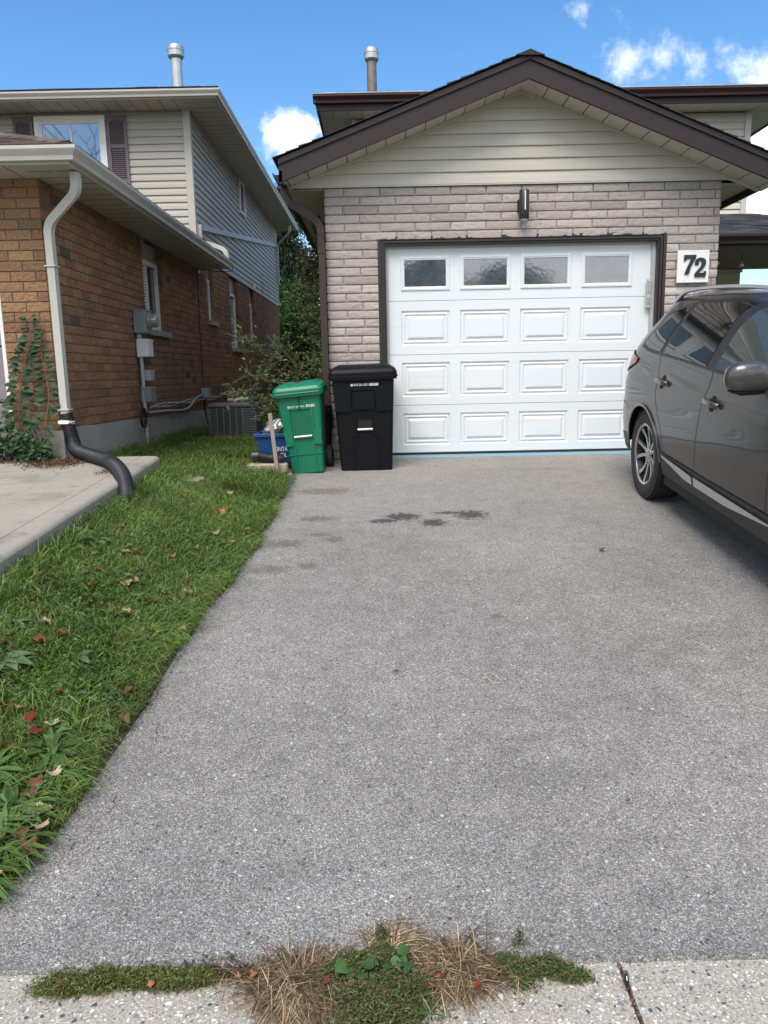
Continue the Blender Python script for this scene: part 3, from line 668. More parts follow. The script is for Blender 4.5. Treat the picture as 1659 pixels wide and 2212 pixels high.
# ---- door frame, garage door
fr = MB(); X0, X1, ZT = OP[0], OP[1], OP[3]
prof = [(0, 0, 0), (.022, -.012, 0), (.03, -.012, 0), (.05, 0, 0)]
def trim(b, w0, w1, ya, yb):
    b.box(X0 + w0, ya, -.03, X0 + w1, yb, ZT - w0); b.box(X1 - w1, ya, -.03, X1 - w0, yb, ZT - w0); b.box(X0 + w1, ya, ZT - w1, X1 - w1, yb, ZT - w0)
trim(fr, .002, .03, WY - .008, WY + .12); trim(fr, .03, .038, WY + .012, WY + .12); trim(fr, .038, .058, WY - .001, WY + .12); trim(fr, .058, .078, WY + .02, WY + .12)
fr.build('door_frame', M['dtrim'], GH)
st = MB(); st.box(X0 + .078, 7.955, 0, X0 + .1, 7.975, ZT - .078); st.box(X1 - .115, 7.955, 0, X1 - .078, 7.975, ZT - .078); st.box(X0 + .1, 7.955, ZT - .097, X1 - .115, 7.975, ZT - .078)
st.build('weather_strip', M['greyplastic'], GH)
GD = MB(); DX0, DX1, DZ0, DZ1 = .075, 2.74, .006, 2.055; DY = 7.985
secs = [(.006, .498), (.502, 1.006), (1.01, 1.536), (1.54, 2.055)]
cols_ = [(.213, .706), (.808, 1.315), (1.412, 1.92), (2.02, 2.53)]
prow = [(.09, .415), (.585, .93), (1.10, 1.442), (1.636, 1.967)]
def ringpanel(b, x0, x1, z0, z1, y, steps):
    """nested rings [(inset, y offset)] then a cap"""
    L_ = []
    for ins, dy in steps: L_.append([(x0 + ins, y + dy, z0 + ins), (x1 - ins, y + dy, z0 + ins), (x1 - ins, y + dy, z1 - ins), (x0 + ins, y + dy, z1 - ins)])
    V = [p for r_ in L_ for p in r_]; F = []
    for k in range(len(L_) - 1):
        for i in range(4): F.append((k * 4 + i, k * 4 + (i + 1) % 4, (k + 1) * 4 + (i + 1) % 4, (k + 1) * 4 + i))
    k = len(L_) - 1; F.append((k * 4, k * 4 + 1, k * 4 + 2, k * 4 + 3)); b.add(V, F)
for (z0, z1), (p0, p1) in zip(secs, prow):
    xs_ = [DX0] + [v for c in cols_ for v in c] + [DX1]
    for i in range(len(xs_) - 1):
        a, c = xs_[i], xs_[i + 1]
        if i % 2 == 0: GD.grid(np.array([[(a, DY, z0), (c, DY, z0)], [(a, DY, z1), (c, DY, z1)]]))
        else:
            GD.grid(np.array([[(a, DY, z0), (c, DY, z0)], [(a, DY, p0), (c, DY, p0)]])); GD.grid(np.array([[(a, DY, p1), (c, DY, p1)], [(a, DY, z1), (c, DY, z1)]]))
            if p0 < 1.5: ringpanel(GD, a, c, p0, p1, DY, [(0, 0), (.004, .003), (.012, .014), (.02, .014), (.027, .006), (.034, .004), (.040, .006), (.046, .013), (.056, .013), (.075, .002), (.080, .0005)])
    GD.add([(DX0, DY, z1), (DX1, DY, z1), (DX1, DY + .02, z1 - .001), (DX0, DY + .02, z1 - .001)], [(0, 1, 2, 3)]); GD.add([(DX0, DY, z0), (DX1, DY, z0), (DX1, DY + .02, z0 + .001), (DX0, DY + .02, z0 + .001)], [(0, 1, 2, 3)])
gd = GD.build('garage_door', M['door'], GH)
gd['label'] = 'white sectional garage door with raised panels and four frosted panes'
MB().box(DX0, DY + .021, 0, DX1, DY + .05, DZ1).build('door_core', M['dark'], gd)
for a, c in cols_:
    wf = MB(); ringframe = [(0, 0), (.004, -.010), (.02, -.012), (.026, -.008), (.034, -.008), (.04, -.002)]
    L_ = [[(a + i_, DY + dy, 1.636 + i_), (c - i_, DY + dy, 1.636 + i_), (c - i_, DY + dy, 1.967 - i_), (a + i_, DY + dy, 1.967 - i_)] for i_, dy in ringframe]
    wf.add([p for r_ in L_ for p in r_], [(k * 4 + i, k * 4 + (i + 1) % 4, (k + 1) * 4 + (i + 1) % 4, (k + 1) * 4 + i) for k in range(5) for i in range(4)])
    wf.build('window_frame', M['door'], gd)
    MB().grid(np.array([[(a + .039, DY + .001, 1.675), (c - .039, DY + .001, 1.675)], [(a + .039, DY + .001, 1.928), (c - .039, DY + .001, 1.928)]])).build('window_pane', M['gglass'], gd)
MB().box(DX0, DY - .004, -.012, DX1, DY + .03, .012).build('bottom_seal', M['rubber'], gd)
struct(MB().box(-.0, 7.765, -.2, 2.83, 8.2, -.014, bev=.006).build('garage_sill_strip', M['strip']))
MB().box(-.51, 7.77, -.4, 3.33, 8.1, -.03).build('footing', M['parge'], GH)
kb = MB(); kb.box(2.668, 7.93, 1.56, 2.712, 7.957, 1.70, bev=.004); kb.box(2.664, 7.925, 1.42, 2.706, 7.957, 1.556, bev=.004)
for i in range(4): kb.box(2.676 + .002, 7.924, 1.585 + i * .027, 2.704, 7.9305, 1.602 + i * .027)
for i in range(6): kb.box(2.67, 7.919, 1.45 + i * .013, 2.70, 7.926, 1.456 + i * .013)
tag(kb.build('keypad', M['greyplastic']), 'pale grey two-part keypad box on brown jamb right of garage door', 'keypad')

# ---- brown downspout at the left corner
rect = lambda a, b_: [(-a, -b_), (a, -b_), (a, -b_ * .5), (a * .88, -b_ * .35), (a, -b_ * .2), (a, b_ * .2), (a * .88, b_ * .35), (a, b_ * .5), (a, b_), (-a, b_), (-a, b_ * .5), (-a * .88, b_ * .35), (-a, b_ * .2), (-a, -b_ * .2), (-a * .88, -b_ * .35), (-a, -b_ * .5)]
def downspout(path, a, b_, m, parent, name='downspout', seams=(), elbow=()):
    d_ = MB(); d_.sweep(path, rect(a, b_)); o = d_.build(name, m, parent, smooth=30)
    for p, hh in seams:
        pass
    return o
def elbowed(pts, rad=.09, n=7):
    """polyline with rounded corners; returns points and mask of elbow points"""
    P = [Vector(p) for p in pts]; out = [P[0]]; msk = [0]
    for i in range(1, len(P) - 1):
        a = (P[i - 1] - P[i]); b_ = (P[i + 1] - P[i]); r_ = min(rad, a.length * .45, b_.length * .45); a.normalize(); b_.normalize()
        p0 = P[i] + a * r_; p1 = P[i] + b_ * r_
        for k in range(n + 1):
            t = k / n; out.append((1 - t) ** 2 * p0 + 2 * t * (1 - t) * P[i] + t * t * p1); msk.append(1)
    out.append(P[-1]); msk.append(0); return out, msk
def spout(pts, a, b_, m, parent, rad=.09):
    P, k = elbowed(pts, rad, 14); sc_ = [1 + (.045 if (k[i] and i % 2) else 0) for i in range(len(P))]
    d_ = MB(); d_.sweep(P, rect(a, b_), scale=sc_); return d_.build('downspout', m, parent, smooth=25)
spout([(-.89, 7.74, 2.70), (-.89, 7.74, 2.47), (-.555, 7.80, 2.27), (-.555, 7.80, 1.98)], .032, .04, M['gutterb'], GH, .1)
spout([(-.552, 7.80, 2.02), (-.552, 7.80, .50)], .030, .038, M['downb'], GH)
MB().box(-.592, 7.762, 1.97, -.512, 7.838, 2.005, bev=.004).build('downspout_collar', M['downb'], GH)
bh = MB(); pth = smooth_path([(-.552, 7.80, .52), (-.548, 7.79, .40), (-.56, 7.68, .24), (-.555, 7.55, .10), (-.55, 7.42, .0)], 26)
bh.tube(pth, .05, 12, scale=[1 + .1 * math.cos(i * math.pi) for i in range(len(pth))])
tag(bh.build('drain_hose', M['hose'], None, smooth=60), 'black corrugated hose below brown downspout behind the carts', 'drain hose')

# ---- wall lamp
WL = thing('wall_lamp', 'dark grey cylinder wall lamp above the white garage door', 'lamp', (1.4, 7.86, 2.4))
b = MB(); lx, ly = 1.405, 7.78
b.lathe([(.0, 2.262), (.043, 2.262), (.047, 2.268), (.047, 2.522), (.043, 2.528), (.0, 2.528)], (lx, ly, 0), n=28); b.build('lamp_body', mat('charcoal_lamp_metal', (.035, .038, .043), .4, .3), WL, smooth=40)
MB().box(lx - .052, 7.82, 2.34, lx - .012, 7.872, 2.45, bev=.004).build('mounting_plate', M['black'], WL)
MB().box(lx - .003, ly - .0495, 2.34, lx + .007, ly - .044, 2.515).build('light_slot', M['label'], WL)
MB().lathe([(.0, 2.25), (.036, 2.25), (.036, 2.263), (0, 2.263)], (lx, ly, 0), n=24).build('diffuser', M['greyplastic'], WL, smooth=40)
setloc(WL)

# ---- number sign
SG = thing('house_number_sign', 'white wooden square with black number 72 on pale stone wall', 'sign', (3.08, 7.85, 1.8))
b = MB(); b.box(2.924, 7.832, 1.645, 3.234, 7.855, 1.951, bev=.003); b.build('sign_board', mat('grained_white_board', (.78, .78, .77), .6, var=(30, .06), bump=('noise', 30, .006, .7), stretch=(1, 1, 8), dirt=(14, (.50, .50, .49), .62, .8)), SG)
def glyph(out, x, z, s, y0, y1, m):
    cu = bpy.data.curves.new('digit', 'CURVE'); cu.dimensions = '2D'; cu.fill_mode = 'BOTH'; cu.extrude = (y1 - y0) / 2; cu.bevel_depth = .0015
    sp_ = cu.splines.new('POLY'); sp_.points.add(len(out) - 1); sp_.use_cyclic_u = True
    for i, (a, c) in enumerate(out): sp_.points[i].co = (a * s, c * s, 0, 1)
    tmp = bpy.data.objects.new('digit', cu); col.objects.link(tmp); tmp.rotation_euler = (math.pi / 2, 0, 0); tmp.location = (x, (y0 + y1) / 2, z)
    bpy.context.view_layer.update(); me = bpy.data.meshes.new_from_object(tmp.evaluated_get(bpy.context.evaluated_depsgraph_get())); me.transform(tmp.matrix_world)
    bpy.data.objects.remove(tmp); me.materials.clear(); me.materials.append(m)
    o = bpy.data.objects.new('digit', me); col.objects.link(o); o.parent = SG; return o
def bez(p0, p1, p2, p3, n=9): return [tuple((1 - t) ** 3 * a + 3 * (1 - t) ** 2 * t * b__ + 3 * (1 - t) * t * t * c + t ** 3 * d__ for a, b__, c, d__ in zip(p0, p1, p2, p3)) for t in [i / n for i in range(n + 1)]]
seven = [(.04, 1), (.04, .72), (.12, .72)] + bez((.12, .72), (.14, .82), (.2, .84), (.30, .84), 5)[1:] + [(.46, .84)] + bez((.46, .84), (.36, .62), (.2, .34), (.10, .0), 7)[1:] + [(.32, 0)] + bez((.32, 0), (.36, .3), (.5, .62), (.68, .86), 7)[1:] + [(.68, 1)]
two = [(.06, 0), (.06, .12)] + bez((.06, .12), (.14, .34), (.44, .46), (.44, .72), 8) + bez((.44, .72), (.44, .92), (.28, .92), (.25, .76), 6)[1:] + [(.25, .64), (.07, .64)] + bez((.07, .70), (.06, .9), (.18, 1.0), (.36, 1.0), 6) + bez((.36, 1.0), (.58, 1.0), (.66, .88), (.65, .72), 6)[1:] + bez((.65, .72), (.63, .5), (.4, .36), (.26, .19), 8)[1:] + [(.5, .19)] + bez((.5, .19), (.54, .19), (.57, .21), (.58, .28), 4)[1:] + [(.68, .28), (.66, 0)]
dm = mat('black_number_plastic', (.012, .012, .013), .35)
glyph(seven, 2.978, 1.727, .177, 7.818, 7.831, dm); glyph(two, 3.082, 1.700, .177, 7.818, 7.831, dm)
b = MB()
for x, z in ((3.08, 1.935), (3.205, 1.93), (2.99, 1.668)): b.cut().lathe([(0, 0), (.004, 0), (.003, .002), (0, .002)], (x, 7.832, z), (0, -1, 0), 8)
b.build('screw', M['rustgalv'], SG)
setloc(SG)

# ---- the two-storey block behind the garage
mh = MB(); mh.box(-.334, 11.93, 0, 5.40, 20, 4.43); mh.build('upper_wall', M['siding'], GH)
ms = MB(); lap(ms, 2.2, 4.43, .1, lambda z: (-.334, 5.40), 11.93); lap(ms, 0, 4.43, .1, lambda z: (11.95, 20), -.334, -1, axis='y'); ms.build('upper_siding', M['siding'], GH)
ct = MB(); ct.box(5.33, 11.895, 2.2, 5.415, 11.93, 4.43); ct.cut().box(-.35, 11.895, 2.2, -.28, 11.93, 4.43); ct.build('corner_trim', M['soffit'], GH)
so_ = MB(); sg_ = MB(); x = -.80
sg_.box(-.8, 11.5, 4.452, 6.0, 11.95, 4.456)
while x < 5.95: so_.box(x + .003, 11.5, 4.44, x + .197, 11.93, 4.446); x += .2
y = 11.93
sg_.box(-.8, 11.95, 4.452, -.33, 20.5, 4.456); sg_.box(5.4, 11.95, 4.452, 5.95, 20.5, 4.456)
while y < 20: so_.box(-.8, y + .003, 4.44, -.334, y + .2, 4.446); so_.box(5.415, y + .003, 4.44, 5.95, y + .2, 4.446); y += .203
so_.build('upper_soffit', M['soffit'], GH); sg_.build('soffit_backing', M['gap'], GH)
uf = MB(); uf.box(-.82, 11.47, 4.42, 5.98, 11.5, 4.58); uf.box(-.82, 11.5, 4.42, -.79, 20.5, 4.58); uf.box(5.95, 11.5, 4.42, 5.98, 20.5, 4.58); uf.build('upper_fascia', M['fascia'], GH)
ug = MB(); ug.prism(kprof(-1, .105, .1), (-.86, 11.468, 4.50), (6.02, 11.468, 4.50), (0, 1, 0)); ug.prism(kprof(-1, .105, .03), (-.82, 11.40, 4.50), (-.82, 20.5, 4.50), (1, 0, 0)); ug.build('upper_gutter', M['gutterb'], GH)
tr_ = MB(); tr_.box(-.86, 11.36, 4.605, 6.02, 11.38, 4.614); tr_.build('gutter_lip', M['galv'], GH)
rb = MB(); shingles(rb, (-.84, 11.40, 4.615), (6.0, 11.40, 4.615), (1.2, 16, 5.9), (4.0, 16, 5.9), 30, .3, .012, dk, 4)
rb.add([(-.84, 11.42, 4.6), (1.2, 16, 5.88), (-.84, 20.5, 4.6)], [(0, 1, 2)], (.03, .03, .033)); rb.add([(6.0, 11.42, 4.6), (4.0, 16, 5.88), (6.0, 20.5, 4.6)], [(0, 1, 2)], (.03, .03, .033))
rb.build('upper_roof', M['shingle'], GH, colors=True)
def vent(x, y, z0, z1, r_, rc, m, parent):
    b_ = MB(); b_.lathe([(r_ * 1.6, z0 - .02), (r_ * 1.25, z0 + .03), (r_, z0 + .05), (r_, z1 - .14), (r_ * .96, z1 - .14), (r_ * .96, z1 - .1), (0, z1 - .1)], (x, y, 0), n=24)
    o = b_.build('vent_pipe', m, parent, smooth=35)
    b_ = MB(); b_.lathe([(r_ * .9, z1 - .165), (rc * .8, z1 - .165), (rc * .98, z1 - .14), (rc * .98, z1 - .07), (rc * 1.02, z1 - .066), (rc * 1.02, z1 - .058), (rc * .98, z1 - .054), (rc * .98, z1 - .016), (rc * .9, z1), (0, z1 + .004)], (x, y, 0), n=28)
    b_.build('vent_cap', M['galv'], o, smooth=35)
vent(-.048, 12.3, 4.72, 5.50, .072, .108, M['rustgalv'], GH)
# porch to the right of the garage
pr_ = MB(); shingles(pr_, (3.2, 9.75, 2.40), (6.6, 9.75, 2.40), (3.2, 11.9, 3.03), (5.5, 11.9, 3.03), 15, .26, .009, lambda r: tuple(np.array((.035, .037, .045)) * r.uniform(.6, 1.9)), 9)
pr_.build('porch_roof', M['shingle'], GH, colors=True)
b = MB(); b.box(3.34, 9.78, 2.24, 6.6, 9.80, 2.39); b.build('porch_fascia', M['fascia'], GH)
b = MB(); b.prism(kprof(-1, .11, .1), (3.34, 9.778, 2.285), (6.6, 9.778, 2.285), (0, 1, 0)); b.build('porch_gutter', M['fascia'], GH)
b = MB(); x = 3.34; 
while x < 6.5: b.box(x + .003, 9.8, 2.24, x + .147, 11.9, 2.246); x += .15
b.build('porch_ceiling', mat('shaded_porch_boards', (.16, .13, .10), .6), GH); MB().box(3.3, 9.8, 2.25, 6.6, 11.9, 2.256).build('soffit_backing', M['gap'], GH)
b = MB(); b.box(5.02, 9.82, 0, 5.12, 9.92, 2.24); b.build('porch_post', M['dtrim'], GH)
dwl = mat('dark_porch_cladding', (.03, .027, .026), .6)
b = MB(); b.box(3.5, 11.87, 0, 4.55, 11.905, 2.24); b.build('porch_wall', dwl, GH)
wf = MB(); wf.box(3.75, 11.84, .9, 4.45, 11.87, 1.95); wo = wf.build('porch_window', M['dtrim'], GH); MB().box(3.8, 11.832, .95, 4.40, 11.838, 1.90).build('window_pane', M['glass'], wo)
b = MB(); b.tube([(3.4, 9.9, 1.72), (5.1, 9.9, 1.79)], .012, 6); b.build('porch_rail', M['black'], GH)
setloc(GH)
# hanging bits under the porch
def lantern(x, y, z, lab):
    t_ = thing('hanging_lantern', lab, 'lantern', (x, y, z))
    b_ = MB(); b_.tube([(x + .065 * math.sin(a), y, z + .07 * math.cos(a)) for a in np.linspace(-2.2, 2.2, 16)], .004, 6); b_.tube([(x, y, z + .07), (x, y, 2.24)], .002, 4); b_.build('hanger', M['black'], t_)
    b_ = MB(); b_.lathe([(0, -.06), (.06, -.06), (.075, -.02), (.075, .01), (.0, .012)], (x, y, z - .03), n=14); b_.build('pot', M['dark'], t_)
    setloc(t_)
lantern(4.02, 10.2, 2.0, 'dark hanging pot with round wire hoop under the dark porch roof')
for i, (x, z) in enumerate(((4.31, 2.12), (4.62, 2.09))):
    t_ = thing('glass_bulb_light', 'small clear globe hanging beside the hooped pot' if i == 0 else 'small clear globe hanging near the porch post, right of the other', 'light', (x, 10.2, z))
    b_ = MB(); b_.lathe([(.012, .05), (.014, .03), (.03, .02), (.036, 0), (.028, -.022), (.0, -.034)], (x, 10.2, z), n=14); b_.build('globe', M['galv'], t_, smooth='all')
    b_ = MB(); b_.tube([(x, 10.2, z + .04), (x, 10.2, 2.24)], .004, 5); b_.build('cord', M['black'], t_); setloc(t_)
t_ = thing('window_box', 'reddish brown wooden planter box fixed beside the porch post', 'planter', (5.25, 9.8, 1.7))
MB().box(4.93, 9.66, 1.60, 5.6, 9.81, 1.78, bev=.006).build('planter_box', mat('red_brown_box', (.15, .04, .028), .5, var=(9, .3)), t_); MB().box(4.97, 9.7, 1.78, 5.3, 9.79, 1.83, bev=.004).build('box_trim', M['woodh'], t_); setloc(t_)

# ================================================================= NEIGHBOUR HOUSE
NH = thing('house', 'brown brick house with grey siding above, cream gutters and mauve shutters', 'house', (-2.7, 6.5, 0))
NX = -2.70; NY = 6.5; NEND = 21.2
W1 = (9.14, 9.95, 1.385, 2.40); W2 = (12.5, 12.93, 1.70, 2.62); W3 = (14.35, 15.15, 1.335, 2.62); W4 = (16.45, 17.05, 1.52, 2.62)
def bcol_lit(r):  # front brick, lighter tones for the better lit face
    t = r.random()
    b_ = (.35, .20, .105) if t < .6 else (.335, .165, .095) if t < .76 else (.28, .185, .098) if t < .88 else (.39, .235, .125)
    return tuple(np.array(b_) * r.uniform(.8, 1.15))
def bcol_shaded(r):  # side wall of the same brick, its shade put into darker tones
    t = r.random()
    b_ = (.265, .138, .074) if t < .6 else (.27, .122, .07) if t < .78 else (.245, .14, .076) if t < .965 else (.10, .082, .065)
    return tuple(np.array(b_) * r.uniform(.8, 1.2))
def brel(U, Z, s):
    P_ = np.stack([U, Z * 2 + s, 0 * U + s], -1)
    return .004 + .004 * wob(P_, 70, 9, int(s) % 30)
nb = MB(); z_ft = .40
fb = lambda Y: np.interp(Y, [6.5, 12, 21], [.42, .33, .2])
ch = .0805
masonry(nb, -3.10, NX, .415, 2.415, lambda u, z, n: (u, NY - n, z), ch, .207, .010, brel, [], bcol_lit, (.02, 4), 11, .004)
masonry(nb, NY, NEND, .415 - ch, 2.62, lambda u, z, n: (NX + n, u, z), ch, .207, .010, brel, [W1, W2, W3, W4], bcol_shaded, (.05, 2), 12, .004)
nb.cut(); masonry(nb, -12, -6.2, .415, 2.39, lambda u, z, n: (u, NY - n, z), ch, .207, .010, brel, [], bcol_lit, (.1, 1), 13, .004)
# brick returns in the window reveals
for w_ in (W1, W2, W3, W4):
    masonry(nb, NX - .10, NX, w_[2], w_[3], lambda u, z, n, w_=w_: (u, w_[1] - n, z), ch, .207, .010, brel, [], bcol_shaded, (.05, 2), 14, .0)
nwall = nb.build('brick_wall', M['brick'], NH, colors=True)
mb = MB(); mb.box(-3.10, NY + .006, .3, NX, NY + .2, 2.42); mb.cut().box(-12, NY + .006, .3, -6.2, NY + .2, 2.42)
mb.cut()
ycuts = [NY + .2]
for a, c, e, f in (W1, W2, W3, W4): ycuts += [a, c]
ycuts.append(NEND)
for i in range(0, len(ycuts), 2): mb.box(NX - .2, ycuts[i], .3, NX - .006, ycuts[i + 1], 2.62)
for a, c, e, f in (W1, W2, W3, W4): mb.box(NX - .2, a, .3, NX - .006, c, e)
mb.build('mortar_bed', M['bmortar'], nwall)
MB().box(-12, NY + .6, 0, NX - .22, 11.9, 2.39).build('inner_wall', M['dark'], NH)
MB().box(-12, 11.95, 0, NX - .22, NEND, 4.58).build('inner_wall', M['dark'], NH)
# parged foundation
fm = MB(); yv = np.linspace(NY - .012, NEND, 80); top = fb(yv) + .006 * wob(np.stack([0 * yv, yv, 0 * yv], -1), 9)
P = np.zeros((len(yv), 3, 3)); P[:, :, 1] = yv[:, None]; P[:, 0] = np.stack([0 * yv + NX - .05, yv, top + .004], -1); P[:, 1] = np.stack([0 * yv + NX + .018, yv, top], -1); P[:, 2] = np.stack([0 * yv + NX + .022, yv, 0 * yv - .3], -1)
fm.grid(P, flip=True); xv = np.linspace(-3.10, NX + .02, 20); P = np.zeros((20, 2, 3)); P[:, 0] = np.stack([xv, 0 * xv + NY - .014, 0 * xv - .3], -1); P[:, 1] = np.stack([xv, 0 * xv + NY - .012, .415 + .004 * np.sin(xv * 40)], -1); fm.grid(P)
fm.add([(-3.1, NY - .012, .416), (NX + .018, NY - .012, .416), (NX, NY + .02, .418), (-3.1, NY + .02, .418)], [(0, 1, 2, 3)])
fm.build('foundation', M['parge'], NH)
# windows along the side
def side_window(w_, zt, slats, near):
    a, c, z0, z1 = w_; xr = NX - .085
    wo_ = MB(); fw = .05
    wo_.box(xr - .02, a, z0, xr + .03, a + fw, zt); wo_.box(xr - .02, c - fw, z0, xr + .03, c, zt); wo_.box(xr - .02, a + fw, zt - fw, xr + .03, c - fw, zt); wo_.box(xr - .02, a + fw, z0, xr + .03, c - fw, z0 + fw)
    m_ = (a + c) / 2; wo_.box(xr - .015, m_ - .015, z0 + fw, xr + .012, m_ + .015, zt - fw)
    o = wo_.build('window', M['frame'], NH)
    MB().box(xr - .012, a + fw, z0 + fw, xr - .008, c - fw, zt - fw).build('window_pane', M['glassb'], o)
    s_ = MB(); nxx = 14; Y = np.linspace(a - .06, c + .06, nxx)
    for i in range(nxx - 1): s_.box(NX - .09, Y[i], z0 - .065, NX + .055 + .004 * math.sin(i * 9), Y[i + 1] + .0005 * (i % 2), z0 - .002 + .002 * math.sin(i * 5))
    s_.build('window_sill', M['sill'], o)
    p_ = MB()
    y = a
    while y < c - .01: p_.box(xr - .02, y + .003, zt, xr + .012, min(y + .07, c), z1 - .0); y += .07
    p_.build('panel_above', M['siding2'], o)
    if slats:
        b_ = MB()
        zz = z0 + .2
        while zz < zt - .06: b_.box(xr - .007, a + fw, zz, xr - .002, a + .38, zz + .022); zz += .034
        b_.build('blind', M['white'], o)
side_window(W1, 2.20, True, 0); side_window(W2, 2.36, False, 0); side_window(W3, 2.34, False, 0); side_window(W4, 2.33, False, 0)
# siding on the upper storey
us = MB(); lap(us, 2.62, 4.60, .1, lambda z: (11.93, NEND), NX, 1, axis='y'); lap(us, 2.35, 4.60, .1, lambda z: (-12, NX), 11.90, -1)
us.build('grey_siding', M['siding2'], NH)
MB().box(NX - .2, 11.93, 2.60, NX - .004, NEND, 4.6).build('sheathing', M['gap'], NH); MB().box(-12, 11.905, 2.3, NX - .2, 11.95, 4.6).build('sheathing', M['gap'], NH)
ct = MB(); ct.box(NX - .075, 11.865, 2.35, NX + .025, 11.90, 4.6); ct.box(NX - .005, 11.90, 2.35, NX + .025, 11.96, 4.6); ct.cut().box(NX + .0, NEND - .06, 2.62, NX + .025, NEND, 4.6); ct.build('corner_trim', M['soffit2'], NH)
# soffits
sf = MB(); sg_ = MB(); grv = MB()
def soff(x0, x1, y0, y1, z, along, step):
    sg_.box(x0, y0, z + .008, x1, y1, z + .012)
    t = (x0 if along == 'x' else y0); e = (x1 if along == 'x' else y1)
    while t < e - .01:
        u = min(t + step - .006, e)
        if along == 'x': grv.box(t - .0045, y0 + .004, z - .0015, t + .0045, y1 - .004, z - .0005)
        else: grv.box(x0 + .004, t - .0045, z - .0015, x1 - .004, t + .0045, z - .0005)
        if along == 'x': sf.box(t, y0, z, u, y1, z + .005)
        else: sf.box(x0, t, z, x1, u, z + .005)
        t += step
soff(-12, NX, 6.10, NY, 2.412, 'x', .2); soff(NX, -2.30, 6.10, 12.0, 2.412, 'y', .2)
sf.cut(); sg_.cut(); grv.cut(); soff(-12, NX, 11.40, 11.9, 4.597, 'x', .2); soff(NX, -2.21, 11.40, NEND + .3, 4.597, 'y', .2)
sf.build('soffit', M['soffit2'], NH); grv.build('soffit_groove', mat('soffit_groove_shade', (.13, .115, .095), .9), NH); sg_.build('soffit_backing', M['gap'], NH)  # thin dark strips under the seams stand in for groove shade
mt = MB()
mt.add([(NX - .0, NY, 2.409), (NX + .02, NY - .02, 2.409), (-2.28, 6.12, 2.409), (-2.30, 6.10, 2.409)], [(0, 1, 2, 3)]); mt.cut().add([(NX, 11.9, 4.594), (NX + .02, 11.88, 4.594), (-2.19, 11.42, 4.594), (-2.21, 11.40, 4.594)], [(0, 1, 2, 3)])
mt.build('mitre_strip', M['gutterw'], NH)
ff = MB()
for (xe, ye, z0, z1, yend) in ((-2.30, 6.10, 2.405, 2.50, 12.0), (-2.21, 11.40, 4.590, 4.68, NEND + .3)):
    ff.cut().box(-12, ye - .02, z0, xe + .02, ye, z1); ff.box(xe, ye, z0, xe + .02, yend, z1)
ff.build('fascia', M['gutterw'], NH)
gt = MB()
def lgut(xe, ye, z, h, w_, yend):
    pr = kprof(-1, h, w_)
    n = len(pr); V = []
    for p in ((-12., 0), (xe, 1)):
        for o_, u_ in pr: V.append((p[0] + (-(o_) if p[1] else 0), ye + o_, z + u_))
    for o_, u_ in pr: V.append((xe - o_, yend, z + u_))
    F = [(k * n + i, k * n + (i + 1) % n, (k + 1) * n + (i + 1) % n, (k + 1) * n + i) for k in (0, 1) for i in range(n)] + [tuple(range(n)), tuple(range(2 * n, 3 * n))[::-1]]
    gt.add(V, F)
lgut(-2.28, 6.08, 2.425, .095, .08, 12.1); gt.cut(); lgut(-2.19, 11.38, 4.605, .085, .07, NEND + .3)
gt.build('gutter', M['gutterw'], NH)
# roofs
hz = MB(); rl = MB()
shingles(rl, (-12, 6.02, 2.53), (-2.24, 6.02, 2.53), (-12, 9.2, 3.67), (-5.42, 9.2, 3.67), 23, .28, .008, bk, 21)
shingles(rl, (-2.22, 6.04, 2.53), (-2.22, 12.0, 2.53), (-5.40, 9.22, 3.67), (-5.40, 12.0, 3.67), 23, .28, .008, bk, 22)
for k in range(20):
    t = k / 20; x, y, z = -2.26 - 3.16 * t, 6.06 + 3.16 * t, 2.545 + 1.14 * t
    rl.add([(x - .1, y - .02, z), (x, y, z + .02), (x + .02, y + .1, z), (x - .27, y + .15, z + .055), (x - .17, y + .17, z + .085), (x - .15, y + .27, z + .055)], [(0, 1, 4, 3), (1, 2, 5, 4), (0, 2, 1)], bk(random))
rl.build('lower_roof', M['shingle'], NH, colors=True)
ru = MB(); shingles(ru, (-12, 11.33, 4.71), (-2.14, 11.33, 4.71), (-12, 16.3, 6.1), (-7, 16.3, 6.1), 35, .3, .010, dk, 23); shingles(ru, (-2.14, 11.33, 4.71), (-2.14, 21.5, 4.71), (-7, 16.3, 6.1), (-7, 16.5, 6.1), 35, .3, .010, dk, 24)
ru.build('upper_roof', M['shingle'], NH, colors=True)
vent(-2.83, 11.95, 4.86, 5.46, .077, .118, M['galv'], NH)
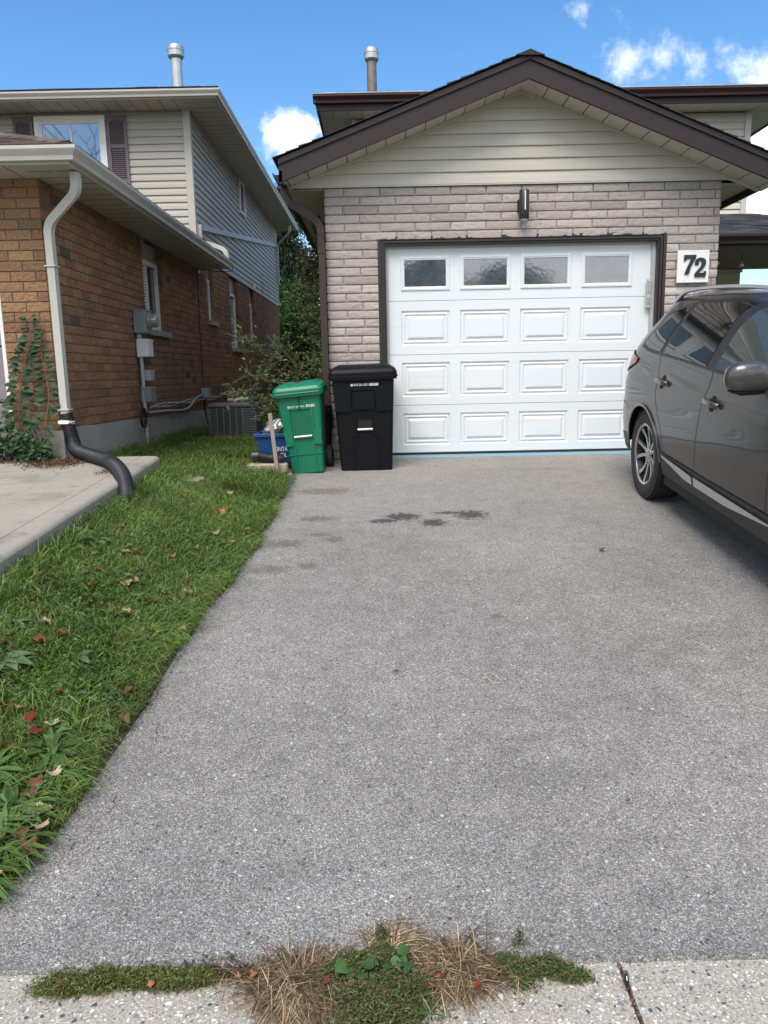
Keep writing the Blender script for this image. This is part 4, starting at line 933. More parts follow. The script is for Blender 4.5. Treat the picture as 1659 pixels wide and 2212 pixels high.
# upper front window and shutters
uw = MB(); yv = 11.86
x0, x1, z0, z1 = -4.90, -3.89, 3.60, 4.54
for ins, ya in ((0, 11.845), (.05, 11.855), (.075, 11.865)):
    wd = .05 if ins == 0 else .025
    uw.box(x0 + ins, ya, z0 + ins, x0 + ins + wd, 11.90, z1 - ins); uw.box(x1 - ins - wd, ya, z0 + ins, x1 - ins, 11.90, z1 - ins); uw.box(x0 + ins + wd, ya, z1 - ins - wd, x1 - ins - wd, 11.90, z1 - ins); uw.box(x0 + ins + wd, ya, z0 + ins, x1 - ins - wd, 11.90, z0 + ins + wd)
uw.box(-4.41, 11.868, z0 + .1, -4.38, 11.89, z1 - .1)
uo = uw.build('upper_window', M['white'], NH); MB().box(x0 + .1, 11.876, z0 + .1, x1 - .1, 11.88, z1 - .1).build('window_pane', M['glassr'], uo)
for a, c in ((-5.21, -4.93), (-3.87, -3.585)):
    sh_ = MB(); zb, zt = 3.60, 4.54; fw = .04
    sh_.box(a, 11.855, zb, a + fw, 11.885, zt); sh_.box(c - fw, 11.855, zb, c, 11.885, zt); sh_.box(a + fw, 11.855, zb, c - fw, 11.885, zb + .07); sh_.box(a + fw, 11.855, 4.10, c - fw, 11.885, 4.15); sh_.box(a + fw, 11.855, zt - .06, c - fw, 11.885, zt); sh_.box(a + fw, 11.876, zb + .07, c - fw, 11.884, zt - .06)
    # arched top rail
    for i in range(8):
        t0 = -1 + i / 4.; xx = lerp(a + fw, c - fw, i / 8.); x2 = lerp(a + fw, c - fw, (i + 1) / 8.); hh = .035 * (abs(t0 + .125) ** 2); sh_.box(xx, 11.857, zt - .065 - hh, x2, 11.8845, zt - .0605)
    for lo_, hi_ in ((zb + .075, 4.095), (4.155, zt - .075)):
        zz = lo_
        while zz < hi_ - .012:
            sh_.add([(a + fw, 11.860, zz), (c - fw, 11.860, zz), (c - fw, 11.876, zz + .019), (a + fw, 11.876, zz + .019), (a + fw, 11.868, zz - .002), (c - fw, 11.868, zz - .002)], [(0, 1, 2, 3), (4, 5, 1, 0)]); zz += .0275
    sh_.build('shutter', M['shutter'], NH)
# small upper side window
sw_ = MB(); ya, yb, za, zb = 15.72, 16.30, 3.95, 4.58
sw_.box(NX + .012, ya, za, NX + .05, ya + .07, zb); sw_.box(NX + .012, yb - .07, za, NX + .05, yb, zb); sw_.box(NX + .012, ya + .07, zb - .05, NX + .05, yb - .07, zb); sw_.box(NX + .012, ya + .07, za, NX + .05, yb - .07, za + .05)
so2 = sw_.build('window', M['frame'], NH); MB().box(NX + .016, ya + .07, za + .05, NX + .024, yb - .07, zb - .05).build('window_pane', M['glass'], so2)
# spouts
spout([(-2.325, 6.30, 2.40), (-2.325, 6.30, 2.26), (-2.62, 6.43, 2.05), (-2.62, 6.43, .52)], .029, .037, M['gutterw'], NH, .085)
spout([(-2.655, 12.02, 2.78), (-2.655, 12.02, 3.03), (-2.66, 12.2, 3.04), (-2.66, 21.1, 4.16)], .028, .036, M['gutterw'], NH, .05)
spout([(-2.62, 12.0, 2.80), (-2.42, 12.02, 2.74), (-2.28, 12.0, 2.68), (-2.26, 12.0, 2.5)], .03, .036, M['gutterw'], NH, .07)
spout([(-2.26, 20.6, 4.60), (-2.26, 20.6, 4.42), (-2.64, 20.95, 4.15), (-2.64, 20.95, 3.2)], .028, .034, M['gutterw'], NH, .08)
cl_ = MB()
for z in (1.72, .58): cl_.cut().box(-2.668, 6.382, z, -2.575, 6.478, z + .012, bev=.002)
cl_.build('spout_strap', M['gutterw'], NH)
# garage door of the neighbour at the picture's left edge
gd2 = MB(); gd2.box(-6.2, 6.60, .05, -3.14, 6.64, 2.1)
for z in (.62, 1.13, 1.62): pass
o = MB()
zz = .18
for zt in (.655, 1.12, 1.60, 2.10): o.box(-6.15, 6.57, zz, -3.14, 6.60, zt - .012, bev=.006); zz = zt
o.build('garage_door', M['mauve'], NH); gd2.build('door_core', M['dark'], NH)
b = MB(); b.box(-3.14, 6.53, .2, -3.10, 6.62, 2.15); b.box(-6.2, 6.53, 2.11, -3.14, 6.62, 2.39); b.build('door_trim', M['white'], NH)
# small vent on siding
b = MB(); b.box(NX + .01, 16.95, 2.63, NX + .05, 17.05, 2.75, bev=.004); b.build('wall_vent', M['white'], NH)
setloc(NH)

# hose from the cream downspout
hp = smooth_path([(-2.62, 6.43, .55), (-2.60, 6.42, .44), (-2.575, 6.40, .34), (-2.53, 6.34, .265), (-2.42, 6.24, .235), (-2.27, 6.10, .215), (-2.12, 5.92, .205), (-2.0, 5.72, .19), (-1.90, 5.55, .15), (-1.835, 5.42, .075), (-1.80, 5.30, -.01), (-1.785, 5.18, -.09), (-1.78, 5.05, -.17), (-1.775, 4.95, -.24)], 60)
# even spacing so that the ribs are regular
def resample(P, step):
    out = [P[0]]; acc = 0
    for i in range(1, len(P)):
        sl = (P[i] - P[i - 1]).length
        while acc + sl >= step:
            t = (step - acc) / sl; q = P[i - 1].lerp(P[i], t); out.append(q); P[i - 1] = q; sl = (P[i] - q).length; acc = 0
        acc += sl
    return out
hp = resample(hp, .0042)
b = MB(); b.tube(hp, .053, 20, scale=[(1 + .12 * math.cos(i * math.pi / 2)) * (1 if i > 40 else 1) for i in range(len(hp))])
hz_ = tag(b.build('drain_hose', M['hose'], smooth='all'), 'long black corrugated hose curving off the concrete pad into grass', 'drain hose')
b = MB(); b.lathe([(.055, -.013), (.058, -.013), (.058, .013), (.055, .013)], (-2.61, 6.425, .487), (0.1, 0.02, 1), 24); b.add([(-2.665, 6.363, .472), (-2.585, 6.363, .472), (-2.572, 6.363, .486), (-2.585, 6.363, .500), (-2.665, 6.363, .500), (-2.665, 6.372, .472), (-2.585, 6.372, .472), (-2.572, 6.372, .486), (-2.585, 6.372, .500), (-2.665, 6.372, .500)], [(0, 1, 2, 3, 4), (0, 5, 6, 1), (1, 6, 7, 2), (2, 7, 8, 3), (3, 8, 9, 4)])
b.build('hose_clamp', M['white'], hz_)

# ---- utilities on the side wall
EM = thing('electric_meter', 'grey electric meter box with glass dial and conduit on brown brick wall', 'meter', (-2.6, 8.75, 1.4))
b = MB(); b.box(-2.69, 8.62, 1.315, -2.555, 8.86, 1.56, bev=.006); b.box(-2.693, 8.61, 1.556, -2.55, 8.87, 1.566); b.build('meter_box', M['greymetal'], EM)
b = MB(); b.lathe([(.088, 0), (.092, .012), (.088, .024), (.078, .026), (.078, .075), (.066, .1), (.03, .106), (0, .106)], (-2.555, 8.745, 1.455), (1, 0, 0), 24); b.build('meter_dial', mat('meter_glass', (.30, .29, .25), .12, .2, spec=.9), EM, smooth=40)
b = MB(); b.tube([(-2.655, 8.70, 1.315), (-2.655, 8.70, .02)], .022, 12); b.tube([(-2.66, 8.70, 1.315), (-2.66, 8.70, 1.2)], .03, 12); b.box(-2.68, 8.735, .02, -2.655, 8.77, .56); b.build('conduit', M['greyplastic'], EM, smooth=40)
setloc(EM)
def ubox(name, lab, x1, y0, y1, z0, z1, m, tilt=0, extra=None):
    b_ = MB(); b_.box(-2.69, y0, z0, x1, y1, z1, bev=.006); o_ = b_.build(name, m); tag(o_, lab, 'utility box')
    b2 = MB(); b2.box(-2.692, y0 - .004, z1 - .03, x1 + .004, y1 + .004, z1 + .003, bev=.002)
    if extra: b2.lathe([(0, 0), (.01, 0), (.01, .004), (0, .004)], (x1, (y0 + y1) / 2, z1 - .05), (1, 0, 0), 10)
    b2.build('box_lid', m, o_); return o_
ubox('utility_box', 'pale grey utility box just below the electric meter', -2.56, 8.66, 8.86, 1.06, 1.25, M['white'], extra=1)
ubox('utility_box', 'small grey junction box fixed midway down the meter conduit', -2.58, 8.76, 8.90, .80, .915, M['greyplastic'])
ubox('utility_box', 'grey square utility box lowest on the meter conduit', -2.57, 8.68, 8.88, .565, .73, M['greymetal'])
b = MB()
for k in range(4): b.tube([(-2.63 + .008 * k, 8.50 + (.085 + .004 * k) * math.cos(a), .40 + (.10 + .004 * k) * math.sin(a)) for a in np.linspace(0, 6.4, 26)], .0045, 6)
b.tube(smooth_path([(-2.66, 8.58, 1.25), (-2.665, 8.56, 1.1), (-2.66, 8.62, .9), (-2.665, 8.60, .6), (-2.64, 8.55, .48)], 8), .004, 6)
tag(b.build('cable_coil', M['black'], smooth='all'), 'coil of black cable hung on the conduit below the meter', 'cable')
b = MB(); b.tube(smooth_path([(-2.66, 8.87, .44), (-2.655, 9.6, .425), (-2.655, 10.3, .40), (-2.655, 10.7, .42), (-2.655, 11.0, .50), (-2.655, 11.3, .55), (-2.66, 11.62, .57)], 8), .016, 8)
tag(b.build('conduit_pipe', M['greyplastic'], smooth='all'), 'grey plastic conduit bending along brick above the parged foundation', 'pipe')
b = MB()
for k in range(3): 
    P = [(-2.675 + .006 * k, y, .485 + .015 * k + .012 * math.sin(y * 5 + k * 2) + (.04 if y > 12.9 else 0)) for y in np.linspace(8.95, 17.5, 60)]; b.tube(P, .005, 5)
tag(b.build('loose_wire', M['white'], smooth='all'), 'pale loose wires looping along the brick side wall', 'cable')
b = MB(); b.tube(smooth_path([(-2.25, 12.1, 2.52), (-2.21, 12.05, 2.40), (-2.35, 11.9, 2.36), (-2.62, 11.82, 2.38), (-2.68, 11.80, 2.30), (-2.68, 11.75, 1.6), (-2.68, 11.74, .66)], 8), .006, 5)
tag(b.build('black_cable', M['black'], smooth='all'), 'black cable running down brick wall from the gutter end', 'cable')
b = MB(); b.tube(smooth_path([(-2.67, 11.72, .53), (-2.66, 11.70, .3), (-2.5, 11.2, .12), (-2.3, 10.8, .1)], 8), .012, 6); tag(b.build('power_cable', M['black'], smooth='all'), 'thick black power cable from grey box to air conditioner', 'cable')
ubox('utility_box', 'grey disconnect box on brick beside the air conditioner', -2.60, 11.62, 11.84, .52, .66, M['greyplastic'])
b = MB(); b.tube([(-2.67, 18.2, 3.1), (-2.665, 18.1, 1.4), (-2.67, 18.0, .3)], .005, 5); tag(b.build('thin_wire', M['rustgalv']), 'thin rusty wire hanging down siding near the rear corner', 'cable')
GM = thing('gas_regulator', 'small grey gas regulator on brick wall behind air conditioner', 'gas regulator', (-2.6, 13.4, .5))
b = MB(); b.lathe([(0, -.03), (.075, -.03), (.085, 0), (.075, .03), (.03, .05), (0, .05)], (-2.58, 13.4, .52), (.6, -.8, .1), 16); b.build('regulator_body', M['greymetal'], GM, smooth=40)
b = MB(); b.tube(smooth_path([(-2.7, 13.2, .68), (-2.58, 13.2, .69), (-2.56, 13.3, .62), (-2.58, 13.4, .5), (-2.58, 13.45, .2)], 6), .018, 8); b.build('gas_pipe', M['greyplastic'], GM, smooth='all'); setloc(GM)

# ---- air conditioner
AC = thing('air_conditioner', 'dark grey louvred air conditioner on a concrete base beside brick house', 'air conditioner', (-2.0, 10.6, 0))
ax0, ax1, ay0, ay1, az0, az1 = -2.315, -1.675, 10.30, 10.94, .0, .475
b = MB(); b.box(ax0, ay0, az1 - .055, ax1, ay1, az1, bev=.014); b.box(ax0 + .01, ay0 + .01, az0, ax1 - .01, ay1 - .01, az0 + .03, bev=.005)
for xx in (ax0 + .12, ax0 + .205, ax0 + .29, ax0 + .375, ax0 + .46): b.box(xx - .008, ay0, az0 + .03, xx + .008, ay0 + .01, az1 - .055)
z = az0 + .045
while z < az1 - .06:
    b.box(ax0, ay0 + .002, z, ax0 + .112, ay0 + .03, z + .012, bev=.002); b.box(ax0 + .468, ay0 + .002, z, ax1, ay0 + .03, z + .012, bev=.002)
    b.box(ax1 - .03, ay0 + .03, z, ax1, ay1, z + .012, bev=.002); z += .022
z = az0 + .04
while z < az1 - .06:
    b.box(ax0 + .125, ay0 + .008, z, ax0 + .46, ay0 + .014, z + .004); z += .0095
b.build('ac_casing', M['acmetal'], AC); MB().box(ax0 + .03, ay0 + .03, az0 + .02, ax1 - .035, ay1 - .03, az1 - .05).build('ac_core', M['dark'], AC)
b = MB(); b.box(ax0 + .01, ay0 + .02, -.06, ax1 - .01, ay1 - .02, 0); b.build('ac_feet', M['dark'], AC); MB().box(ax0 - .02, ay0 - .14, -.12, ax1 + .06, ay1 + .05, -.045, bev=.01).build('ac_base', M['sill'], AC); setloc(AC)
b = MB(); b.tube([(-2.15, 10.9, .50), (-1.82, 10.7, .515)], .024, 10); b.tube(smooth_path([(-2.0, 10.6, .498), (-1.95, 10.72, .515), (-1.86, 10.8, .52)], 5), .018, 8); tag(b.build('pipe_offcut', M['gutterw'], smooth=40), 'cream pipe offcuts lying on top of the air conditioner', 'pipe')

# ================================================================= CARTS
def taper(b, x0, x1, y0, y1, z0, z1, k0, k1, c=None):
    pass
def text_mesh(txt, size, parent, m, loc, name='lettering', ext=.0006, sx=1.):
    cu = bpy.data.curves.new('t', 'FONT'); cu.body = txt; cu.size = size; cu.extrude = ext
    tmp = bpy.data.objects.new('t', cu); col.objects.link(tmp); bpy.context.view_layer.update()
    me = bpy.data.meshes.new_from_object(tmp.evaluated_get(bpy.context.evaluated_depsgraph_get())); bpy.data.objects.remove(tmp)
    me.transform(Matrix.Translation(loc) @ Matrix.Rotation(math.pi / 2, 4, 'X') @ Matrix.Diagonal((sx, 1, 1, 1))); me.materials.clear(); me.materials.append(m)
    o_ = bpy.data.objects.new(name, me); col.objects.link(o_); o_.parent = parent; return o_
def rr_ring(hx, y0, y1, r, z, n=5):
    pts = []
    for cx, cy, a0 in ((hx - r, y0 + r, -90), (hx - r, y1 - r, 0), (-hx + r, y1 - r, 90), (-hx + r, y0 + r, 180)):
        for i in range(n + 1):
            a = R(a0 + 90 * i / n); pts.append((cx + r * math.cos(a), cy + r * math.sin(a), z))
    return pts
def cart(name, lab, W, H, Dp, mbody, mrec, green):
    """local: front face at y=0 facing -y, base at z=0"""
    t_ = thing(name, lab, 'bin')
    rings = []; hb = W * (.335 if green else .40); ht = W * .475
    lv = [(0, .0), (.02, .0), (.25, .25), (.5, .5), (.8, .8), (.93, 1)] 
    b_ = MB(); V = []; n = 24
    zs = [0, .015, H * .15, H * .3, H * .45, H * .6, H * .75, H * .865]
    for i, z in enumerate(zs):
        t = z / (H * .865); hx = lerp(hb, ht, t); yf = lerp(.07, .015, t); yb = lerp(Dp * .82, Dp * .93, t)
        if i == 0: hx -= .012; yf += .012
        V += rr_ring(hx, yf, yb, .03, z)
    b_.add(V, [(k * n + i, k * n + (i + 1) % n, (k + 1) * n + (i + 1) % n, (k + 1) * n + i) for k in range(len(zs) - 1) for i in range(n)] + [tuple(range(n))[::-1]])
    b_.build('cart_body', mbody, t_, smooth=35)
    yfz = lambda z: lerp(.07, .015, z / (H * .865)); hxz = lambda z: lerp(hb, ht, z / (H * .865))
    # overlapping front skirts: raised panels following the slope
    def skin(poly, d, m_, nm, th=.012):
        b2 = MB(); P1 = [(x, yfz(z) - d, z) for x, z in poly]; P0 = [(x, yfz(z) + .004, z) for x, z in poly]; k = len(poly)
        b2.add(P1 + P0, [tuple(range(k))] + [(i, (i + 1) % k, k + (i + 1) % k, k + i) for i in range(k)]); return b2.build(nm, m_, t_)
    if green:
        hz_ = lambda z: hxz(z) - .004
        skin([(-hz_(.42), .42), (-hz_(.3), .31), (-.17, .27), (-.095, .28), (-.095, .40)], .016, mbody, 'skirt'); skin([(hz_(.42), .42), (hz_(.3), .31), (.17, .27), (.095, .28), (.095, .40)], .016, mbody, 'skirt')
        skin([(-.095, .60), (.065, .60), (.085, .59), (.095, .33), (-.09, .33), (-.10, .59)], .0015, mrec, 'recess'); 
        b2 = MB()
        for x in (-.092, .092): b2.sweep([(x, yfz(z) - .005, z) for z in np.linspace(.02, .30, 6)], [(-.006, -.008), (.006, -.008), (.006, .008), (-.006, .008)])
        b2.sweep([(x, yfz(.19) - .001, .19) for x in (-hxz(.19), hxz(.19))], [(-.004, -.006), (.004, -.006), (.004, .006), (-.004, .006)])
        for s_ in (-1, 1): b2.sweep([(s_ * .105, yfz(z) - .004, z) for z in np.linspace(.30, .62, 6)], [(-.008, -.01), (.008, -.01), (.008, .008), (-.008, .008)])
        b2.sweep([(x, yfz(.615) - .004, .615) for x in (-.11, .09)], [(-.008, -.01), (.008, -.01), (.008, .008), (-.008, .008)])
        b2.build('rib', mbody, t_)
        bz = .355; bw = .083
    else:
        hz_ = lambda z: hxz(z) - .004
        skin([(-hz_(.6), .6), (-hz_(.55), .57), (-.125, .56), (-.125, .60), (-.115, .76), (.10, .76), (.115, .60), (.125, .56), (hz_(.55), .57), (hz_(.6), .6), (hz_(.85), .85), (-hz_(.85), .85)], .016, mbody, 'skirt')
        skin([(-.10, .585), (.10, .585), (.095, .75), (-.095, .75)], .0175, mrec, 'recess')
        skin([(-.065, .40), (.065, .40), (.06, .50), (-.06, .50)], .0015, M['dark'], 'recess')
        skin([(-.14, .34), (-.08, .34), (-.08, .36), (-.075, .51), (.075, .51), (.08, .36), (.08, .34), (.14, .34), (.14, .52), (-.14, .52)], .012, mbody, 'skirt') if False else None
        b2 = MB()
        for s_ in (-1, 1):
            b2.sweep([(s_ * .12, yfz(z) - .004, z) for z in np.linspace(.0, .33, 5)], [(-.008, -.006), (.008, -.006), (.008, .006), (-.008, .006)]); b2.sweep([(s_ * .078, yfz(z) - .003, z) for z in np.linspace(.34, .50, 5)], [(-.006, -.008), (.006, -.008), (.006, .008), (-.006, .008)])
            b2.sweep([(s_ * x, yfz(.34) - .003, .34) for x in (.078, .135)], [(-.006, -.006), (.006, -.006), (.006, .006), (-.006, .006)])
        b2.sweep([(x, yfz(.51) - .003, .51) for x in (-.08, .08)], [(-.006, -.008), (.006, -.008), (.006, .008), (-.006, .008)])
        b2.build('rib', mbody, t_)
        b2 = MB()
        for s_ in (-1, 1): b2.box(s_ * .2 - .075, .05, 0, s_ * .2 + .045, .1, .02)
        bz = .40; bw = .07
    b2 = MB(); b2.tube([(-bw, yfz(bz) - .012, bz), (bw, yfz(bz) - .012, bz)], .011, 12); b2.build('metal_bar', M['silverbar'], t_, smooth=40)
    # lid
    b2 = MB(); V = []; lw = W * .5
    lz_ = [(H * .855, .0, 0), (H * .855, -.012, .012), (H * .92, -.016, .014), (H * .935, -.006, .006), (H * .95, .0, 0), (H * .965, .02, -.02), (H * .985, .07, -.06)]
    for z, dy, dx in lz_: V += [(x, y, zz + .02 * ((y) / Dp)) for x, y, zz in rr_ring(lw + dx, dy - .01, Dp, .045, z)]
    k = len(lz_); b2.add(V, [(q * n + i, q * n + (i + 1) % n, (q + 1) * n + (i + 1) % n, (q + 1) * n + i) for q in range(k - 1) for i in range(n)] + [tuple(range((k - 1) * n, k * n))])
    lo_ = b2.build('lid', mbody, t_, smooth=30)
    b2 = MB(); b2.sweep([(x, y, z) for x, y, z in rr_ring(lw + .017, -.024, Dp * 1.0, .05, H * .885)] + [rr_ring(lw + .017, -.024, Dp, .05, H * .885)[0]], [(-.009, -.004), (.009, -.004), (.009, .004), (-.009, .004)]); b2.build('lid_rim', mbody, lo_, smooth=30)
    if green:
        b2 = MB(); b2.box(-.17, .03, H * .955, .16, .19, H * .972, bev=.006); b2.tube([(-.03, .10, H * .97), (.05, .10, H * .972)], .03, 10); b2.lathe([(.06, 0), (.055, .012), (.02, .018), (.018, .05), (0, .052)], (0, .1, H * .97), n=14); b2.build('latch', M['black'], lo_, smooth=40)
        b2 = MB(); b2.box(-.003, .0, H * .80 - .07, .003, .012, H * .80 + .06); b2.lathe([(0, 0), (.008, 0), (.008, .006), (0, .006)], (0, .01, H * .80 - .07), (0, -1, 0), 8); b2.build('latch_strap', M['black'], t_)
        b2 = MB(); b2.sweep(smooth_path([(-lw - .012, -.02, H * .875), (-lw * .9, -.026, H * .868), (-lw * .8, -.028, H * .885), (lw * .8, -.028, H * .885), (lw * .92, -.026, H * .90), (lw + .012, -.02, H * .90)], 4), [(-.004, -.003), (.004, -.003), (.004, .003), (-.004, .003)]); b2.build('lid_crease', mrec, lo_)
    # handle bar at back, wheels and axle
    b2 = MB(); b2.tube([(-W * .38, Dp * .97, H * .9), (W * .38, Dp * .97, H * .9)], .015, 8); b2.build('handle', mbody, t_, smooth=40)
    for s_ in (-1, 1):
        wx = s_ * (hb + .045) if green else s_ * (hb - .01)
        wy = Dp * .86; wr = .105
        b2 = MB(); b2.lathe([(.06, -.024), (wr * .9, -.024), (wr, -.016), (wr, .016), (wr * .9, .024), (.06, .024)], (wx, wy, wr), (1, 0, 0), 28)
        for k in range(20):
            a = k * math.pi / 10; b2.box(-.026, -.007, wr - .004, .026, .007, wr + .004); V = b2.v[-1]; c_, s2 = math.cos(a), math.sin(a); V2 = V.copy(); V2[:, 1] = V[:, 1] * c_ - V[:, 2] * s2; V2[:, 2] = V[:, 1] * s2 + V[:, 2] * c_; b2.v[-1] = V2 + np.array((wx, wy, wr))
        wo_ = b2.build('wheel', M['rubber'], t_); b2 = MB(); b2.lathe([(0, -.015), (.058, -.015), (.06, 0), (.058, .015), (0, .015)], (wx, wy, wr), (1, 0, 0), 16); b2.build('wheel_hub', M['black'], wo_)
    b2 = MB(); b2.tube([(-hb - .02, Dp * .86, .105), (hb + .02, Dp * .86, .105)], .009, 8); b2.build('axle', M['rustgalv'], t_)
    return t_, yfz
BC, yb_ = cart('wheeled_bin', 'tall black wheeled garbage bin with silver bar left of white garage door', .60, 1.0, .72, M['cartblack'], M['cartblack'], False)
text_mesh('RPC8143012', .030, BC, M['label'], (-.088, yb_(.8) - .018, .80), sx=.98); 
def barcode(parent, x, z, y, w_, h):
    b_ = MB(); b_.box(x, y - .001, z, x + w_, y + .001, z + h); o_ = b_.build('barcode_sticker', M['label'], parent); b_ = MB(); r = random.Random(3); u = x + w_ * .12
    while u < x + w_ * .88: k = r.choice((.0012, .002, .003)); b_.box(u, y - .0016, z + h * .25, u + k, y - .0005, z + h * .92); u += k + r.choice((.0015, .0025, .004))
    b_.build('barcode', M['inkblack'], o_)
barcode(BC, .062, .80, yb_(.8) - .0165, .075, .021)
def recycle_mark(parent, x, z, y):
    b_ = MB(); b_.box(x, y - .001, z, x + .02, y + .001, z + .02); o_ = b_.build('emblem', M['label'], parent); b_ = MB(); b_.box(x + .003, y - .002, z + .009, x + .017, y - .0005, z + .011); b_.box(x + .009, y - .002, z + .003, x + .011, y - .0005, z + .017); b_.build('emblem_lines', M['inkblack'], o_)
recycle_mark(BC, -.115, .80, yb_(.8) - .0165)
BC.location = (-.150, 7.135, -.080); BC.rotation_euler = (0, R(-1.2), R(1.0))
GC, yg_ = cart('wheeled_bin', 'green organics wheeled bin with black latch, leaning beside the black bin', .43, .85, .5, M['cartgreen'], M['greendark'], True)
text_mesh('RPC9653041', .027, GC, M['label'], (-.082, yg_(.62) - .003, .62), sx=.92); barcode(GC, .062, .62, yg_(.62) - .002, .075, .021); recycle_mark(GC, -.108, .62, yg_(.62) - .002)
GC.location = (-.698, 7.05, -.082); GC.rotation_euler = (R(.5), R(-4.9), R(-1))
# blue mat below it
b = MB()
for i in range(7):
    for j in range(5): b.box(-.95 + i * .045, 6.62 + j * .05, -.052 - .004 * j * 0, -.95 + i * .045 + .041, 6.62 + j * .05 + .046, -.046, bev=.002)
b.box(-.95, 6.62, -.06, -.64, 6.87, -.05)
o = tag(b.build('plastic_mat', M['bluem']), 'flat blue plastic grate lying under the green bin', 'mat'); o.rotation_euler = (R(6.5), R(1.5), 0); o.location = (-.185, .17, -.825)
# blue recycling box
BB = thing('recycling_box', 'blue recycling box with white lettering behind wooden stake', 'box', (-1.08, 7.5, 0))
b = MB(); bx0, bx1, by0, by1 = -1.21, -.80, 7.35, 7.75
V = [(bx0 + .05, by0 + .03, .01), (bx1 - .05, by0 + .03, .01), (bx1 - .05, by1 - .03, .01), (bx0 + .05, by1 - .03, .01), (bx0, by0, .25), (bx1, by0, .25), (bx1, by1, .25), (bx0, by1, .25)]
b.add(V, [(0, 1, 5, 4), (1, 2, 6, 5), (2, 3, 7, 6), (3, 0, 4, 7), (3, 2, 1, 0)]); 
for a in (0,): b.box(bx0 - .02, by0 - .02, .25, bx1 + .02, by0 + .005, .285, bev=.005); b.box(bx0 - .02, by1 - .005, .25, bx1 + .02, by1 + .02, .285, bev=.005); b.box(bx0 - .02, by0 + .005, .25, bx0 + .005, by1 - .005, .285, bev=.005); b.box(bx1 - .005, by0 + .005, .25, bx1 + .02, by1 - .005, .285, bev=.005)
b.build('box_shell', M['blue'], BB)
fill = MB(); G_ = np.zeros((8, 8, 3)); 
for i in range(8):
    for j in range(8): G_[i, j] = (lerp(bx0 + .01, bx1 - .01, i / 7), lerp(by0 + .01, by1 - .01, j / 7), .24 + .02 * math.sin(i * 2.1 + j * 1.3))
text_mesh('ONTARIO', .062, BB, M['label'], (-1.035, 7.348, .115), sx=.7); text_mesh('OiL', .055, BB, M['label'], (-.985, 7.352, .06), sx=.8); setloc(BB)
def crumple(name, lab, cat, c, rx, ry, rz, m, seed):
    b_ = MB(); n, k = 22, 14; P = np.zeros((k, n, 3))
    for i in range(k):
        for j in range(n):
            a = 2 * math.pi * j / (n - 1); e = -math.pi / 2 + math.pi * i / (k - 1); P[i, j] = (math.cos(e) * math.cos(a), math.cos(e) * math.sin(a), math.sin(e))
    d_ = 1 + .28 * wob(P, 5, 9, seed) - .22 * np.abs(wob(P, 9, 9, seed + 4)); P = P * d_[..., None] * np.array((rx, ry, rz)) + np.array(c); b_.grid(P)
    return tag(b_.build(name, m), lab, cat)
crumple('foil_bag', 'crumpled silvery foil bag on top of the blue box', 'bag', (-1.03, 7.55, .335), .12, .1, .075, mat('foil', (.62, .62, .63), .28, .75), 4)
b = MB(); b.box(-1.17, 7.38, .262, -1.0, 7.6, .272); o = tag(b.build('cardboard_piece', mat('brown_card', (.22, .12, .06), .85, var=(20, .2))), 'brown cardboard scrap lying in the blue box', 'cardboard')
# stake, planks, short hose
b = MB(); b.sweep([(-.935, 6.78, -.06), (-.955, 6.79, .2), (-.983, 6.80, .505)], [(-.016, -.021), (.016, -.021), (.016, .021), (-.016, .021)]); tag(b.build('wooden_stake', M['wood']), 'grey weathered wooden stake standing in front of blue box', 'stake')
b = MB(); b.box(-1.22, 6.82, -.035, -.86, 6.95, .052, bev=.012); tag(b.build('timber', M['woodh']), 'upper weathered landscape timber lying beside the green bin', 'timber')
b = MB(); b.box(-1.215, 6.815, -.125, -1.08, 6.93, -.037, bev=.01); tag(b.build('timber', M['woodh']), 'short timber end block supporting the upper timber', 'timber')
b = MB(); b.box(-1.075, 6.83, -.10, -.82, 6.93, -.04, bev=.01); tag(b.build('timber', M['woodh']), 'pale lower timber half hidden in grass under the upper one', 'timber')
hp = resample(smooth_path([(-1.175, 6.93, .112), (-1.12, 6.93, .115), (-1.04, 6.93, .095), (-.95, 6.93, .085), (-.90, 6.94, .08)], 30), .004)
b = MB(); b.tube(hp, .046, 18, scale=[(1.0 + .12 * (math.cos(i * math.pi / 1.7) > 0)) if i > 12 else 1.12 for i in range(len(hp))]); tag(b.build('drain_hose', M['hose'], smooth=50), 'short black ribbed hose end resting on the timber', 'drain hose')

# ================================================================= CAR
CAR = thing('suv', 'dark grey SUV parked nose-out at right, cropped by the frame', 'car')
paint = mat('grey_metallic_paint', (.042, .034, .030), .33, .35, coat=.45, var=(900, .10), spec=.35)
hpaint = mat('grey_handle_paint', (.075, .068, .065), .3, .4, coat=.6)
clad = mat('dark_cladding', (.022, .022, .024), .5, bump=('noise', 400, .0004, .3))
cglass = mat('tinted_car_glass', (.006, .007, .008), .015, spec=.8)
cglass2 = mat('clear_car_glass', (.05, .06, .055), .015, spec=1.0)
chrome = mat('satin_silver_trim', (.55, .55, .56), .28, .6)
CL = 4.70; WZ = [(.20, .80), (.26, .85), (.35, .872), (.5, .895), (.62, .903), (.75, .906), (.87, .900), (.95, .890), (1.0, .880), (1.06, .868), (1.12, .850), (1.17, .832), (1.25, .80), (1.35, .760), (1.45, .714), (1.53, .668), (1.585, .615), (1.62, .54), (1.645, .44), (1.66, .32), (1.668, .16), (1.671, .0)]
SR = [(.20, .12), (.3, .03), (.42, .0), (.6, .0), (.75, .03), (.9, .05), (1.0, .05), (1.12, .08), (1.25, .17), (1.4, .32), (1.52, .42), (1.6, .46), (1.64, .52), (1.671, .7)]
